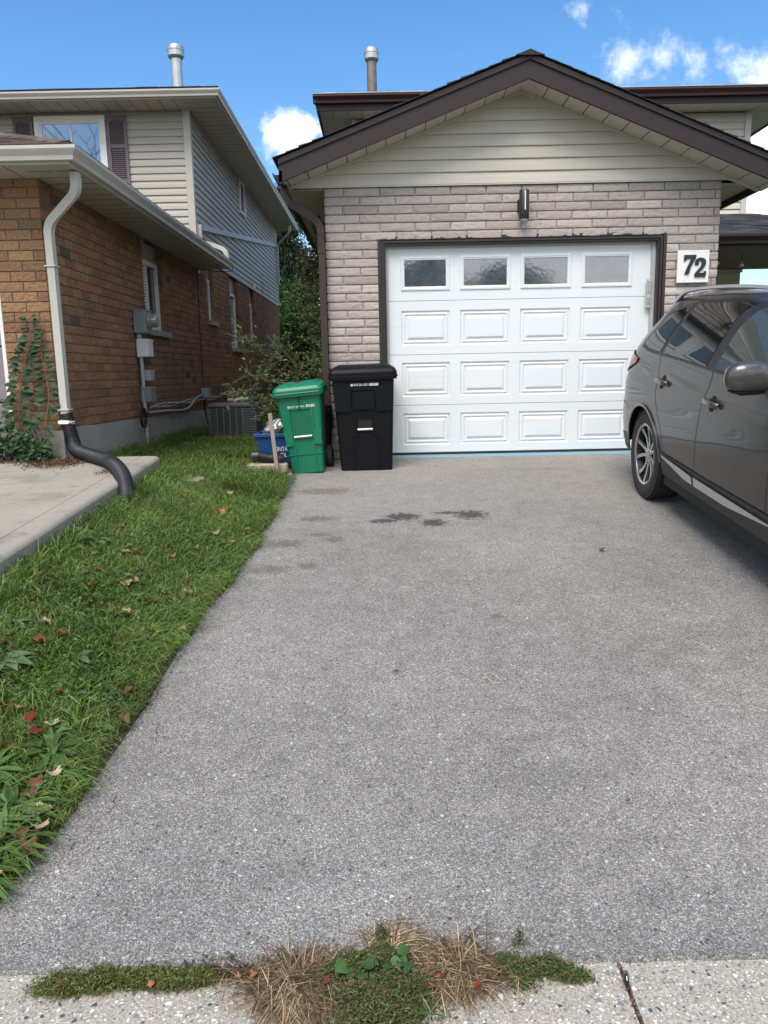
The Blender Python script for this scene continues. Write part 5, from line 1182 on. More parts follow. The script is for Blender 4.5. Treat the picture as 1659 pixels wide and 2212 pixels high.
SF = [(.20, 4.45), (.3, 4.6), (.45, 4.69), (.65, 4.68), (.8, 4.6), (.9, 4.42), (.97, 4.15), (1.03, 3.85), (1.08, 3.6), (1.12, 3.45), (1.25, 3.15), (1.4, 2.82), (1.5, 2.58), (1.58, 2.36), (1.63, 2.15), (1.66, 1.9), (1.671, 1.7)]
ip = lambda T, z: float(np.interp(z, [p[0] for p in T], [p[1] for p in T]))
def smoothT(T):
    zz = np.linspace(T[0][0], T[-1][0], 200); v = np.interp(zz, [p[0] for p in T], [p[1] for p in T]); 
    for _ in range(40): v[1:-1] = (v[:-2] + 2 * v[1:-1] + v[2:]) / 4
    return list(zip(zz, v))
SR, SF = smoothT(SR), smoothT(SF); WZ2 = smoothT(WZ[:16]) + WZ[16:]
def carW(s, z):
    sr, sf = ip(SR, z), ip(SF, z); w_ = ip(WZ2, z)
    a = .90; tr = max(0, min(1, (s - sr) / a)); kr = (1 - (1 - tr) ** 5) ** (1 / 2.6) if tr < 1 else 1
    a = 1.1 if z < 1.1 else .9; tf = max(0, min(1, (sf - s) / a)); kf = (1 - (1 - tf) ** 3.6) ** (1 / 2.6) if tf < 1 else 1
    # a gentle waist crease and haunch over the rear wheel
    cr = .007 * math.exp(-((z - .90) / .07) ** 2)
    ha = .010 * math.exp(-((s - 1.0) / .55) ** 2) * math.exp(-((z - .75) / .16) ** 2)
    return (w_ + cr + ha) * kr * kf
WS_R, WS_F, WR = 1.0, 3.67, .352; AR = .395
def zm(z): return z if z < 1.2 else 1.2 + (z - 1.2) * .90
def zlow(s):
    z = .285 + .03 * (s < .6) + .0 * s
    for c in (WS_R, WS_F):
        d_ = abs(s - c)
        if d_ < AR: z = max(z, .352 + math.sqrt(AR * AR - d_ * d_) * (1.0))
    if s < .6: z = max(z, lerp(.34, .29, max(0, s) / .6))
    return z
def side(sx, s, z, off=0):
    e = .006; w0 = carW(s, z); dws = (carW(s + e, z) - carW(s - e, z)) / (2 * e); dwz = (carW(s, min(z + e, 1.67)) - carW(s, z - e)) / (2 * e)
    n = Vector((1, dws, -dwz)).normalized()          # in (w, -s... ) frame
    return (sx * (w0 + n.x * off), -(s - dws * 0 - n.y * 0) + n.y * off, zm(z) + n.z * off)
lowm = MB()
cf = [0, .004, .012, .03, .06, .1, .15, .21, .28, .36, .45, .55, .66, .78, .89]
mids = sorted(set([round(v, 3) for v in list(np.linspace(.56, .66, 8)) + [WS_R + AR * math.cos(t) for t in np.linspace(math.pi, 0, 34)] + list(np.linspace(1.40, 3.26, 32)) + [WS_F + AR * math.cos(t) for t in np.linspace(math.pi, 0, 24)]]))
ff_ = [.08, .2, .32, .44, .55, .64, .72, .79, .85, .9, .94, .97, .988, .997, 1]
for sx in (-1, 1):
    NZ = 22; cols2 = []
    for kind, val in [('r', v) for v in cf] + [('m', v) for v in mids] + [('f', v) for v in ff_]:
        colp = []
        for k in range(NZ):
            t = k / (NZ - 1)
            zz = 0; s_ = val
            for _ in range(3):
                if kind == 'r': s_ = lerp(ip(SR, zz if _ else .6), .56, val)
                elif kind == 'f': s_ = lerp(4.07, ip(SF, zz if _ else .6), val)
                zb = zlow(s_); ztop = .955 if kind != 'f' else .955
                zz = lerp(zb, ztop, t)
            colp.append((sx * carW(s_, zz), -s_, zz))
        cols2.append(colp)
    lowm.grid(np.array(cols2), flip=(sx > 0))
lowm.build('car_body', paint, CAR, smooth='all')
upm = MB(); zr = [.945, .955] + list(np.linspace(.97, 1.2, 12)) + list(np.linspace(1.22, 1.5, 14)) + list(np.linspace(1.52, 1.64, 9)) + [1.65, 1.658, 1.664, 1.668, 1.671]
uc = np.concatenate([np.array([0, .003, .01, .025, .045, .07, .1]), np.linspace(.13, .87, 46), np.array([.9, .93, .955, .975, .99, .997, 1])])
for sx in (-1, 1):
    P = np.zeros((len(zr), len(uc), 3))
    for i, z in enumerate(zr):
        sr, sf = ip(SR, z), ip(SF, z)
        for j, u in enumerate(uc):
            s_ = lerp(sr, sf, u); w_ = carW(s_, z); P[i, j] = (sx * (w_ - (.004 if i == 0 else 0)), -s_, zm(z))
    upm.grid(P, flip=(sx < 0))
upm.build('car_cabin', paint, CAR, smooth='all')
def patch(name, m_, bot, top, off, nu=24, nv=10, sx=-1, parent=CAR, smooth_=True):
    b_ = MB(); P = np.zeros((nu, nv, 3)); bu = np.linspace(0, 1, len(bot)); tu = np.linspace(0, 1, len(top)); bot = np.array(bot); top = np.array(top)
    for i in range(nu):
        u = i / (nu - 1); a = np.array([np.interp(u, bu, bot[:, 0]), np.interp(u, bu, bot[:, 1])]); c = np.array([np.interp(u, tu, top[:, 0]), np.interp(u, tu, top[:, 1])])
        for j in range(nv):
            s_, z_ = lerp(a, c, j / (nv - 1)); P[i, j] = side(sx, s_, z_, off)
    b_.grid(P, flip=(sx > 0)); return b_.build(name, m_, parent, smooth='all')
for sx in (-1, 1):
    # one black band behind all side glass, then panes
    patch('window_surround', clad, [(.62, 1.17), (.8, 1.145), (1.5, 1.13), (2.3, 1.105), (3.25, 1.06)], [(.66, 1.24), (.88, 1.47), (1.3, 1.565), (2.1, 1.575), (2.44, 1.545), (3.25, 1.085)], .004, 60, 14, sx)
    patch('quarter_window', cglass, [(.68, 1.20), (.82, 1.17), (1.10, 1.158)], [(.72, 1.25), (.92, 1.455), (1.24, 1.535)], .007, 20, 10, sx)
    patch('rear_door_window', cglass, [(1.17, 1.155), (1.9, 1.135), (2.02, 1.13)], [(1.32, 1.54), (1.8, 1.555), (2.10, 1.552)], .007, 20, 10, sx)
    patch('front_door_window', cglass2, [(2.17, 1.13), (2.6, 1.11), (3.05, 1.09)], [(2.22, 1.545), (2.42, 1.515), (3.02, 1.15)], .007, 24, 10, sx)
    # gaps between doors
    def seam(pts, w_=.0025, off=.0012):
        b_ = MB(); P = []
        Q = smooth_path([(p[0], 0, p[1]) for p in pts], 8)
        L_ = []; 
        for i, q in enumerate(Q):
            t_ = (Q[min(i + 1, len(Q) - 1)] - Q[max(i - 1, 0)]).normalized(); n_ = Vector((-t_.z, 0, t_.x))
            L_.append([side(sx, q.x + n_.x * w_, q.z + n_.z * w_, off), side(sx, q.x - n_.x * w_, q.z - n_.z * w_, off)])
        b_.grid(np.array(L_)); return b_.build('panel_gap', M['dark'], CAR)
    seam([(2.13, 1.13), (2.16, 1.05), (2.13, .9), (2.09, .7), (2.07, .45)]); seam([(1.12, 1.165), (1.17, 1.08), (1.235, .98), (1.27, .85), (1.33, .74), (1.42, .62), (1.46, .45)]); seam([(3.12, 1.06), (3.15, .9), (3.10, .7), (3.08, .45)])
    seam([(.10, .72), (.3, .70), (.5, .705), (.62, .68)]); seam([(1.1, 1.60), (1.8, 1.615), (2.5, 1.60)], .003)
    seam([(1.3, 1.615), (1.3, 1.60)], .002)
    # lower cladding and silver strips
    patch('sill_cladding', clad, [(1.42, .285), (2.2, .282), (3.26, .285)], [(1.40, .46), (2.2, .45), (3.24, .45)], .006, 40, 6, sx)
    patch('silver_strip', chrome, [(1.48, .43), (1.9, .365), (2.055, .36)], [(1.46, .445), (1.9, .425), (2.055, .415)], .018, 16, 5, sx); patch('silver_strip', chrome, [(2.085, .36), (2.6, .36), (3.15, .40)], [(2.085, .42), (2.6, .415), (3.17, .41)], .018, 24, 5, sx)
    patch('bumper_cladding', clad, [(.08, .345), (.3, .335), (.56, .30)], [(.08, .40), (.3, .43), (.60, .46)], .005, 14, 5, sx)
    # wheel arches
    for c in (WS_R, WS_F):
        b_ = MB(); P = [Vector(side(sx, c - AR * math.cos(a), .352 + AR * math.sin(a), .004)) for a in np.linspace(.05, math.pi - .05, 40)]
        b_.sweep([tuple(p) for p in P], [(-.006, -.01), (.006, -.01), (.006, .012), (-.006, .012)]); b_.build('wheel_arch', paint, CAR, smooth=40)
        b_ = MB(); Q = [[(sx * .86, -(c - (AR - .004) * math.cos(a)), .352 + (AR - .004) * math.sin(a)), (sx * .5, -(c - (AR - .004) * math.cos(a)), .352 + (AR - .004) * math.sin(a))] for a in np.linspace(-.25, math.pi + .25, 30)]
        b_.grid(np.array(Q)); b_.build('arch_liner', M['dark'], CAR)
    # handles
    for hs_, hzz in ((1.36, .962), (2.29, .93)):
        b_ = MB(); b_.sweep(smooth_path([side(sx, hs_ - .10, hzz + .004, .004), side(sx, hs_ - .085, hzz + .002, .026), side(sx, hs_, hzz, .034), side(sx, hs_ + .08, hzz - .004, .028), side(sx, hs_ + .10, hzz - .006, .008)], 5), [(.019 * math.cos(a), .010 * math.sin(a)) for a in np.linspace(0, 2 * math.pi, 11)[:-1]]); b_.build('door_handle', hpaint, CAR, smooth='all')
        P = []
        b_ = MB()
        for i in range(5):
            rr2 = [.0, .02, .032, .038, .042][i]; P.append([side(sx, hs_ + .0 + rr2 * 1.1 * math.cos(a), hzz + rr2 * math.sin(a) * 1.2, .0015) for a in np.linspace(0, 2 * math.pi, 20)])
        b_.grid(np.array(P)); b_.build('handle_cup', M['dark'], CAR, smooth='all')
    # roof rail
    b_ = MB(); b_.sweep(smooth_path([(sx * .60, -.66, 1.50), (sx * .615, -.80, 1.548), (sx * .62, -1.0, 1.60), (sx * .625, -1.6, 1.622), (sx * .62, -2.2, 1.615), (sx * .60, -2.5, 1.58), (sx * .58, -2.62, 1.54)], 6), [(.013 * math.cos(a), .02 * math.sin(a)) for a in np.linspace(0, 2 * math.pi, 11)[:-1]]); b_.build('roof_rail', chrome, CAR, smooth='all')
    # tail lamp wrapping the corner
    patch('tail_light', mat('red_lens' + str(sx), (.30, .012, .018), .08, spec=.8), [(.09, .93), (.32, .94), (.64, 1.04)], [(.11, 1.10), (.34, 1.12), (.66, 1.08)], .010, 18, 6, sx)
    # mirror
    b_ = MB(); k, n = 12, 20; P = np.zeros((k, n, 3))
    for i in range(k):
        for j in range(n):
            e = -math.pi / 2 + math.pi * i / (k - 1); a = 2 * math.pi * j / (n - 1)
            cx = math.cos(e) * math.cos(a); cy = math.cos(e) * math.sin(a); cz = math.sin(e); sg = lambda v, p: math.copysign(abs(v) ** p, v)
            P[i, j] = (sx * (1.015 + .125 * sg(cx, .75)), -(3.0 + .065 * sg(cy, .8)) + 0, 1.165 + .085 * sg(cz, .75))
    b_.grid(P, flip=(sx < 0)); mo = b_.build('side_mirror', hpaint, CAR, smooth='all')
    b_ = MB(); b_.sweep([(sx * .83, -3.02, 1.085), (sx * .93, -3.0, 1.10), (sx * 1.06, -2.99, 1.092)], [(-.018, -.035), (.018, -.035), (.018, .035), (-.018, .035)]); b_.build('mirror_base', clad, mo)
    b_ = MB(); b_.box(*( (sx * .985 - .095), -2.945, 1.105), *((sx * .985 + .095), -2.932, 1.225), bev=.004); b_.build('mirror_glass', cglass, mo)
    b_ = MB(); b_.grid(P[:4] + np.array((0, 0, -.004)) + (P[:4] - np.array((sx * 1.015, -3.0, 1.165))) * .03, flip=(sx < 0)); b_.build('mirror_cap', clad, mo, smooth='all')
    # headlight
    patch('headlight', mat('lamp_lens' + str(sx), (.5, .5, .52), .05, .3, spec=.9), [(4.1, .80), (4.3, .78), (4.5, .76)], [(4.05, .88), (4.3, .89), (4.45, .87)], .008, 12, 5, sx)
# back and front glass
def across(name, m_, z0, z1, fr_, off, wfrac):
    b_ = MB(); P = np.zeros((12, 25, 3)); T = SF if fr_ else SR
    for i in range(12):
        z = lerp(z0, z1, i / 11); w_ = ip(WZ2, z) * wfrac
        for j in range(25):
            x = lerp(-w_, w_, j / 24); lo_, hi_ = ip(T, z), (2.2)
            # find s where width equals |x|
            a, c = (ip(SF, z), 2.2 if z < 1.55 else 1.7) if fr_ else (ip(SR, z), 1.3)
            for _ in range(22):
                m2 = (a + c) / 2
                if carW(m2, z) < abs(x): a = m2
                else: c = m2
            P[i, j] = (x, -((a + c) / 2 + (off if fr_ else -off)), zm(z) + off * .6)
    b_.grid(P); return b_.build(name, m_, CAR, smooth='all')
across('windscreen', cglass, 1.13, 1.56, True, .012, .88); across('rear_window', cglass, 1.12, 1.50, False, .012, .82)
b = MB(); b.box(-.60, -4.45, .22, .60, -.15, .62); b.box(-.86, -3.2, .22, .86, -1.45, .5); b.build('underbody', M['dark'], CAR)
b = MB(); b.box(-.30, -4.72, .45, .30, -4.69, .62); b.build('front_grille', M['dark'], CAR)
# wheels
tyre_m = mat('tyre_rubber', (.021, .021, .022), .7, bump=('noise', 300, .0005, .3)); rimd = mat('dark_rim_pocket', (.02, .02, .022), .4, .4); rimm = mat('machined_rim', (.50, .49, .48), .25, .85)
def wheel(cx, cy, sx):
    o_ = Vector((cx, cy, WR)); ax = (sx, 0, 0)
    b_ = MB(); pf = [(.236, -.10), (.25, -.112), (.30, -.118), (.333, -.106), (.347, -.09)]
    for k in range(5):
        g0 = -.078 + k * .039; pf += [(.352, g0 - .014), (.352, g0 + .014), (.344, g0 + .016), (.344, g0 + .023)]
    pf = pf[:-2] + [(.347, .092), (.335, .106), (.30, .119), (.262, .115), (.24, .106), (.232, .10)]
    b_.lathe(pf, o_, ax, 64)
    for k in range(72):        # shoulder blocks
        for hh in (-.098, .098):
            a = k * 2 * math.pi / 72; b_.box(hh - .014, -.011, .3355, hh + .012, .011, .3465); V = b_.v[-1]; c_, s2 = math.cos(a), math.sin(a); V2 = V.copy(); V2[:, 1] = V[:, 1] * c_ - V[:, 2] * s2; V2[:, 2] = V[:, 1] * s2 + V[:, 2] * c_; V2[:, 0] = V[:, 0] * sx; b_.v[-1] = V2 + np.array(o_)
    w_ = b_.build('wheel', tyre_m, CAR, smooth=30)
    b_ = MB(); b_.lathe([(.232, -.09), (.232, .098), (.242, .106), (.238, .112), (.226, .104), (.218, .07), (.21, -.05), (.0, -.05)], o_, ax, 48); b_.build('rim', rimm if False else rimd, w_, smooth=30)
    b_ = MB(); b_.lathe([(.243, .100), (.244, .1105), (.238, .1135), (.224, .107), (.223, .10)], o_, ax, 64)
    # five pairs of twin spokes that bend towards the lip
    for k in range(5):
        for sd_, r0, r1, t1 in ((-1, .045, .226, .16), (1, .045, .226, .16)):
            for bw, hgt, off_ in ((.0165, .088, 0),):
                a0 = k * 2 * math.pi / 5 + .3; P = []
                for q in np.linspace(0, 1, 9):
                    rr2 = lerp(r0, r1, q); an = a0 + sd_ * (.30 - .12 * q + .26 * max(0, q - .5)); hh = .072 + .028 * q - .01 * math.sin(q * 3)
                    P.append(o_ + Vector((sx * hh, rr2 * math.sin(an), rr2 * math.cos(an))))
                prf = [(-bw, -.018), (bw, -.018), (bw, .0), (-bw, .0)]
                # local sweep with the flat face outward
                V = []; 
                for i, p in enumerate(P):
                    t_ = (P[min(i + 1, 8)] - P[max(i - 1, 0)]).normalized(); out = Vector((sx, 0, 0)); sd2 = t_.cross(out).normalized(); wv = bw * (1.0 - .25 * math.sin(i / 8 * 3.1))
                    V += [tuple(p - sd2 * wv), tuple(p + sd2 * wv), tuple(p + sd2 * wv * .8 - out * .022), tuple(p - sd2 * wv * .8 - out * .022)]
                b_.add(V, [(i * 4 + j, i * 4 + (j + 1) % 4, (i + 1) * 4 + (j + 1) % 4, (i + 1) * 4 + j) for i in range(8) for j in range(4)])
        # short bridge near the lip
    b_.build('spokes', rimm, w_, smooth=30)
    b_ = MB(); b_.lathe([(.052, .06), (.05, .078), (.034, .082), (.030, .086), (0, .087)], o_, ax, 24)
    for k in range(5):
        a = k * 2 * math.pi / 5; b_.lathe([(.010, .066), (.010, .08), (.006, .084), (0, .084)], o_ + Vector((0, .056 * math.sin(a), .056 * math.cos(a))), ax, 8)
    h_ = b_.build('hub_cap', rimm, w_, smooth=40)
    b_ = MB()
    for k in range(3):
        a = k * 2 * math.pi / 3; d_ = Vector((0, math.sin(a), math.cos(a))); e_ = Vector((0, math.cos(a), -math.sin(a))); q = o_ + Vector((sx * .0885, 0, 0))
        b_.add([tuple(q), tuple(q + d_ * .011 + e_ * .0065), tuple(q + d_ * .022), tuple(q + d_ * .011 - e_ * .0065)], [(0, 1, 2, 3)])
    b_.build('emblem', M['silverbar'], h_)
for sx in (-1, 1):
    for c in (WS_R, WS_F): wheel(sx * .765, -c, sx)
CARLOC = (2.975, 7.12); yaw = R(-1.0); slope = math.atan((gz(6.1) - gz(3.4)) / 2.7)
CAR.location = (CARLOC[0], CARLOC[1], gz(6.12) + .0 + 1.0 * math.tan(slope)); CAR.rotation_euler = (slope, 0, yaw)

# ================================================================= VEGETATION
def leafcloud(b, pts, size, cols, up=.35, aspect=.55, fold=.15, sizevar=.4, rs=0, droop=0):
    """leaf = folded rhomb of 2 tris + 2 tris; pts (n,3)"""
    r = np.random.default_rng(rs); pts = np.asarray(pts, float); n = len(pts)
    d = r.normal(size=(n, 3)); d[:, 2] = d[:, 2] * .6 - droop; d /= np.linalg.norm(d, axis=1)[:, None]
    nn = r.normal(size=(n, 3)) * .8; nn[:, 2] += up * 2; s = np.cross(d, nn); s /= np.maximum(np.linalg.norm(s, axis=1)[:, None], 1e-6); nn = np.cross(s, d)
    L_ = (size * (1 + sizevar * r.uniform(-1, 1, n)))[:, None]; W_ = L_ * aspect * .5
    V = np.stack([pts, pts + d * L_ * .45 + s * W_ + nn * L_ * fold, pts + d * L_ - nn * L_ * fold * .6, pts + d * L_ * .45 - s * W_ + nn * L_ * fold], 1).reshape(-1, 3)
    C = np.asarray(cols, float); ci = C[r.integers(0, len(C), n)] * r.uniform(.7, 1.25, (n, 1)); CC = np.ones((n, 4)); CC[:, :3] = ci
    i = np.arange(n) * 4 + b.n; F = np.concatenate([np.stack([i, i + 1, i + 2], 1), np.stack([i, i + 2, i + 3], 1)])
    b.v.append(V); b.f += [tuple(f) for f in F.tolist()]; b.c.append(np.repeat(CC, 4, 0)); b.n += n * 4
def blob_pts(n, c, rad, seed, hollow=.45, clump=10, cs=.35):
    r = np.random.default_rng(seed); cc = r.normal(size=(clump, 3)); cc /= np.linalg.norm(cc, axis=1)[:, None]; cc *= r.uniform(.3, .85, (clump, 1))
    k = r.integers(0, clump, n); v = r.normal(size=(n, 3)); v /= np.linalg.norm(v, axis=1)[:, None]; v *= (r.uniform(hollow, 1, (n, 1)) * cs * (.6 + .8 * r.random((clump, 1))[k]))
    return (cc[k] + v) * np.array(rad) + np.array(c)
G_dark = [(.020, .045, .016), (.03, .06, .02), (.045, .075, .028)]
G_mid = [(.045, .10, .025), (.06, .13, .03), (.085, .15, .045), (.03, .07, .02)]
G_pale = [(.17, .22, .09), (.13, .18, .065), (.22, .25, .13), (.08, .12, .04)]
def tree(name, lab, base, h, rad, cz, n, size, cols, seed, clump=16, cs=.35, trunk=.12, group=None, droop=0, aspect=.55):
    t_ = thing(name, lab, 'tree', base, group); x, y, z = base
    b_ = MB(); r = random.Random(seed); top = (x + r.uniform(-.2, .2), y, z + cz)
    P = smooth_path([(x, y, z - .1), (x + r.uniform(-.1, .1), y, z + cz * .4), top, (top[0], y, z + h * .9)], 5); b_.tube(P, trunk, 8, scale=[lerp(1, .15, i / (len(P) - 1)) for i in range(len(P))])
    for k in range(14):
        a = r.uniform(0, 6.28); s0 = Vector((x, y, z + lerp(cz * .5, h * .8, r.random()))); e = Vector((x + rad[0] * .75 * math.cos(a), y + rad[1] * .75 * math.sin(a), z + cz + rad[2] * r.uniform(-.5, .7)))
        b_.tube([tuple(s0), tuple(s0.lerp(e, .5) + Vector((0, 0, .15))), tuple(e)], trunk * .35, 5, scale=[1, .6, .2])
    b_.build('trunk', M['bark'], t_)
    c_ = MB(); leafcloud(c_, blob_pts(n, (x, y, z + cz), rad, seed, clump=clump, cs=cs), size, cols, rs=seed, droop=droop, aspect=aspect); c_.build('crown', M['leaf'], t_, colors=True); setloc(t_)
# tall drooping spruce behind, in the gap between the houses
SP = thing('spruce_tree', 'tall dark drooping spruce behind the gap between the houses', 'tree', (-4.2, 33, 0))
b = MB(); b.tube([(-4.2, 33, -.3), (-4.2, 33, 8.3)], .22, 8, scale=[1, .2]); b.build('trunk', M['bark'], SP)
r = np.random.default_rng(5); pts = []; bb = MB()
for k in range(190):
    z = r.uniform(1.5, 8.2); a = r.uniform(0, 6.28); Lb = (9.6 - z) * .42 * r.uniform(.7, 1.1); 
    for q in np.linspace(.15, 1, 22):
        p = np.array((-4.2 + Lb * q * math.cos(a), 33 + Lb * q * math.sin(a), z - .5 * q * q * Lb * .7 + .2 * q))
        m_ = 9; dd = r.normal(size=(m_, 3)) * np.array((.16, .16, .10)); dd[:, 2] -= r.uniform(0, .55, m_) * q; pts.append(p + dd)
leafcloud(bb, np.concatenate(pts), .20, [(.013, .030, .016), (.02, .042, .02), (.03, .055, .026)], aspect=.3, droop=1.3, rs=8); bb.build('crown', M['leaf'], SP, colors=True); setloc(SP)
tree('broadleaf_tree', 'bushy green tree behind the gap, in front of the spruce', (-3.1, 26, -.1), 4.2, (1.7, 1.5, 1.7), 2.4, 15000, .13, G_mid, 31, 20, .42, .08)
tree('broadleaf_tree', 'reddish tinged small tree behind the brown downspout', (-1.6, 24, -.1), 5.2, (.9, .9, 1.5), 3.6, 4200, .12, [(.10, .05, .03), (.06, .08, .03), (.13, .06, .035), (.05, .09, .03)], 32, 14, .40, .06)
tree('broadleaf_tree', 'dark shrubby tree low behind the climbing rose', (-1.5, 18.5, -.1), 2.6, (1.1, .9, 1.15), 1.4, 9000, .085, G_mid + G_dark, 33, 16, .42, .05)
# fence
FN = thing('wooden_fence', 'reddish brown board fence behind the garden shrubs', 'fence', (-2, 20, 0))
b = MB(); x = -3.4
while x < 0: 
    h = 1.25 + random.uniform(-.01, .01); b.box(x + .003, 20, -.2, x + .122, 20.02, h); b.add([(x + .003, 20, h), (x + .122, 20, h), (x + .1, 20, h + .03), (x + .02, 20, h + .03), (x + .003, 20.02, h), (x + .122, 20.02, h), (x + .1, 20.02, h + .03), (x + .02, 20.02, h + .03)], [(0, 1, 2, 3), (7, 6, 5, 4), (3, 2, 6, 7), (0, 3, 7, 4), (1, 5, 6, 2)]); x += .128
b.build('fence_boards', M['redfence'], FN); MB().box(-3.4, 20.02, .9, 0, 20.07, 1.0).build('fence_rail', M['redfence'], FN); setloc(FN)
# rambling rose between the houses: arching canes with leaves on them
RB = thing('rose_bush', 'sprawling rose bush with arching leafy canes behind the green bin', 'shrub', (-.75, 8.6, 0))
st_ = MB(); lv = MB(); rr_ = random.Random(12); lp = []
canes = [((-.8, 8.5, .0), (-.9, 8.4, .6), (-1.15, 8.2, .95), (-1.42, 8.0, 1.22)), ((-.75, 8.5, 0), (-.85, 8.4, .5), (-1.1, 8.2, .75), (-1.35, 8.0, .84)), ((-.75, 8.6, 0), (-.78, 8.5, .7), (-.72, 8.5, 1.2), (-.95, 8.4, 1.65)), ((-.7, 8.6, 0), (-.68, 8.5, .8), (-.62, 8.5, 1.3), (-.72, 8.5, 1.75)), ((-.8, 8.5, 0), (-1.0, 8.3, .4), (-1.25, 8.1, .6), (-1.5, 7.9, .62)), ((-.7, 8.6, 0), (-.6, 8.5, .6), (-.6, 8.4, 1.0), (-.66, 8.4, 1.4)),
         ((-.8, 8.5, 0), (-.95, 8.4, .5), (-.9, 8.3, .9), (-1.1, 8.3, 1.15)), ((-.7, 8.5, 0), (-.62, 8.3, .4), (-.60, 8.1, .7), (-.58, 8.1, 1.0)), ((-.65, 8.3, 0), (-.60, 8.2, .3), (-.60, 8.0, .5), (-.57, 8.0, .7)), ((-.85, 8.5, 0), (-1.0, 8.3, .35), (-1.1, 8.2, .5), (-1.22, 8.0, .45))]
for c in canes:
    P = smooth_path(c, 10); st_.tube([tuple(p) for p in P], .006, 5, scale=[lerp(1, .4, i / (len(P) - 1)) for i in range(len(P))])
    for i, p in enumerate(P[6:]):
        for k in range(3):
            d = Vector((rr_.uniform(-1, 1), rr_.uniform(-.6, .6), rr_.uniform(-.4, .9))).normalized() * rr_.uniform(.05, .22); e = p + d; st_.tube([tuple(p), tuple(e)], .0022, 3)
            for q in range(5): w_ = p.lerp(e, rr_.uniform(.3, 1)); lp.append((w_.x + rr_.gauss(0, .014), w_.y + rr_.gauss(0, .02), w_.z + rr_.gauss(0, .014)))
st_.build('canes', mat('cane_green', (.10, .11, .05), .7), RB)
leafcloud(lv, lp, .036, G_pale + [(.10, .14, .06), (.06, .10, .03)], rs=3, aspect=.55); lv.build('foliage', M['leaf'], RB, colors=True)
b = MB(); 
for c in ((-.93, 8.1, .66), (-1.0, 8.15, .58)): b.lathe([(.002, -.012), (.012, -.008), (.015, 0), (.011, .008), (.003, .011)], c, (0, -.6, .8), 8)
b.build('rose_bloom', M['white'], RB, smooth='all'); setloc(RB)
# darker climber up the side of the garage
CV = thing('climbing_vine', 'dark leafy climber along garage side wall behind brown downspout', 'vine', (-.62, 9, 0)); lv = MB(); r = np.random.default_rng(9)
pts = np.stack([-.56 - np.abs(r.normal(0, .05, 2400)) - .05 * r.random(2400), r.uniform(8.1, 10.5, 2400), np.abs(r.normal(.5, .6, 2400))], 1); pts2 = np.stack([-.56 - .1 * r.random(160), r.uniform(7.9, 8.6, 160), r.uniform(1.6, 2.4, 160)], 1)
leafcloud(lv, np.concatenate([pts, pts2]), .06, G_dark + G_mid, rs=4); lv.build('foliage', M['leaf'], CV, colors=True); b = MB()
for k in range(6): b.tube(smooth_path([(-.54, 8.2 + k * .35, 0), (-.56, 8.3 + k * .3, .8), (-.55, 8.1 + k * .3, 1.6), (-.56, 8.0 + k * .2, 2.3)], 4), .006, 4)
b.build('stems', M['bark'], CV); setloc(CV)

# vines by the neighbour's brick corner
def bigleaf(b, p, d, n_, L_, W_, c, nu=5):
    """ovate leaf with a folded midrib"""
    p = Vector(p); d = Vector(d).normalized(); n_ = Vector(n_); s = d.cross(n_).normalized(); n_ = s.cross(d); V = []
    for i in range(nu + 1):
        t = i / nu; w_ = W_ * math.sin(math.pi * min(1, t * 1.02) ** .8) * .5 + .0005; q = p + d * L_ * t - n_ * L_ * .34 * t * t
        V += [tuple(q - s * w_ + n_ * w_ * .35), tuple(q), tuple(q + s * w_ + n_ * w_ * .35)]
    b.add(V, [(i * 3 + j, i * 3 + j + 1, (i + 1) * 3 + j + 1, (i + 1) * 3 + j) for i in range(nu) for j in (0, 1)], c)
def climber(lab, stem, n, L_, seed, extra=None):
    t_ = thing('young_vine', lab, 'vine', stem[0]); r = random.Random(seed); P = smooth_path(stem, 12); b1 = MB(); b1.tube([tuple(p) for p in P], .006, 5, scale=[lerp(1, .4, i / (len(P) - 1)) for i in range(len(P))])
    b2 = MB()
    for i in range(n):
        t = i / (n - 1); p = P[int(lerp(6, len(P) - 1, t))]; sd_ = 1 if i % 2 else -1; d = Vector((sd_ * r.uniform(.6, 1), -r.uniform(.2, .5), r.uniform(-.3, .35))); k = L_ * lerp(1.15, .65, t) * r.uniform(.8, 1.2)
        q = p + d.normalized() * .025; b1.tube([tuple(p), tuple(q)], .0025, 4); c = np.array(r.choice([(.022, .058, .022), (.032, .075, .03), (.018, .045, .019), (.05, .10, .045)])) * r.uniform(.8, 1.2)
        bigleaf(b2, q, d, (r.uniform(-.3, .3), -1, r.uniform(.2, .9)), k, k * .62, tuple(c))
    if extra: extra(b1, b2, r)
    b1.build('stem', mat('vine_stem' + str(seed), (.16, .10, .06), .7), t_); b2.build('leaves', M['leaf'], t_, colors=True, smooth='all'); setloc(t_)
climber('taller climbing plant with toothed green leaves on brown brick', [(-3.02, 6.40, .2), (-3.0, 6.42, .6), (-2.94, 6.44, .95), (-2.86, 6.45, 1.15), (-2.85, 6.45, 1.33)], 50, .095, 41)
climber('shorter dark-leaved climbing plant nearest the cream downspout', [(-2.93, 6.36, .22), (-2.80, 6.40, .45), (-2.745, 6.42, .7), (-2.765, 6.44, .9), (-2.78, 6.44, 1.06)], 30, .095, 42)
GP = thing('ground_creeper', 'mass of low green creeper leaves at foot of brick corner', 'plant', (-3.1, 6.3, .2)); b1 = MB(); b2 = MB(); r = random.Random(5)
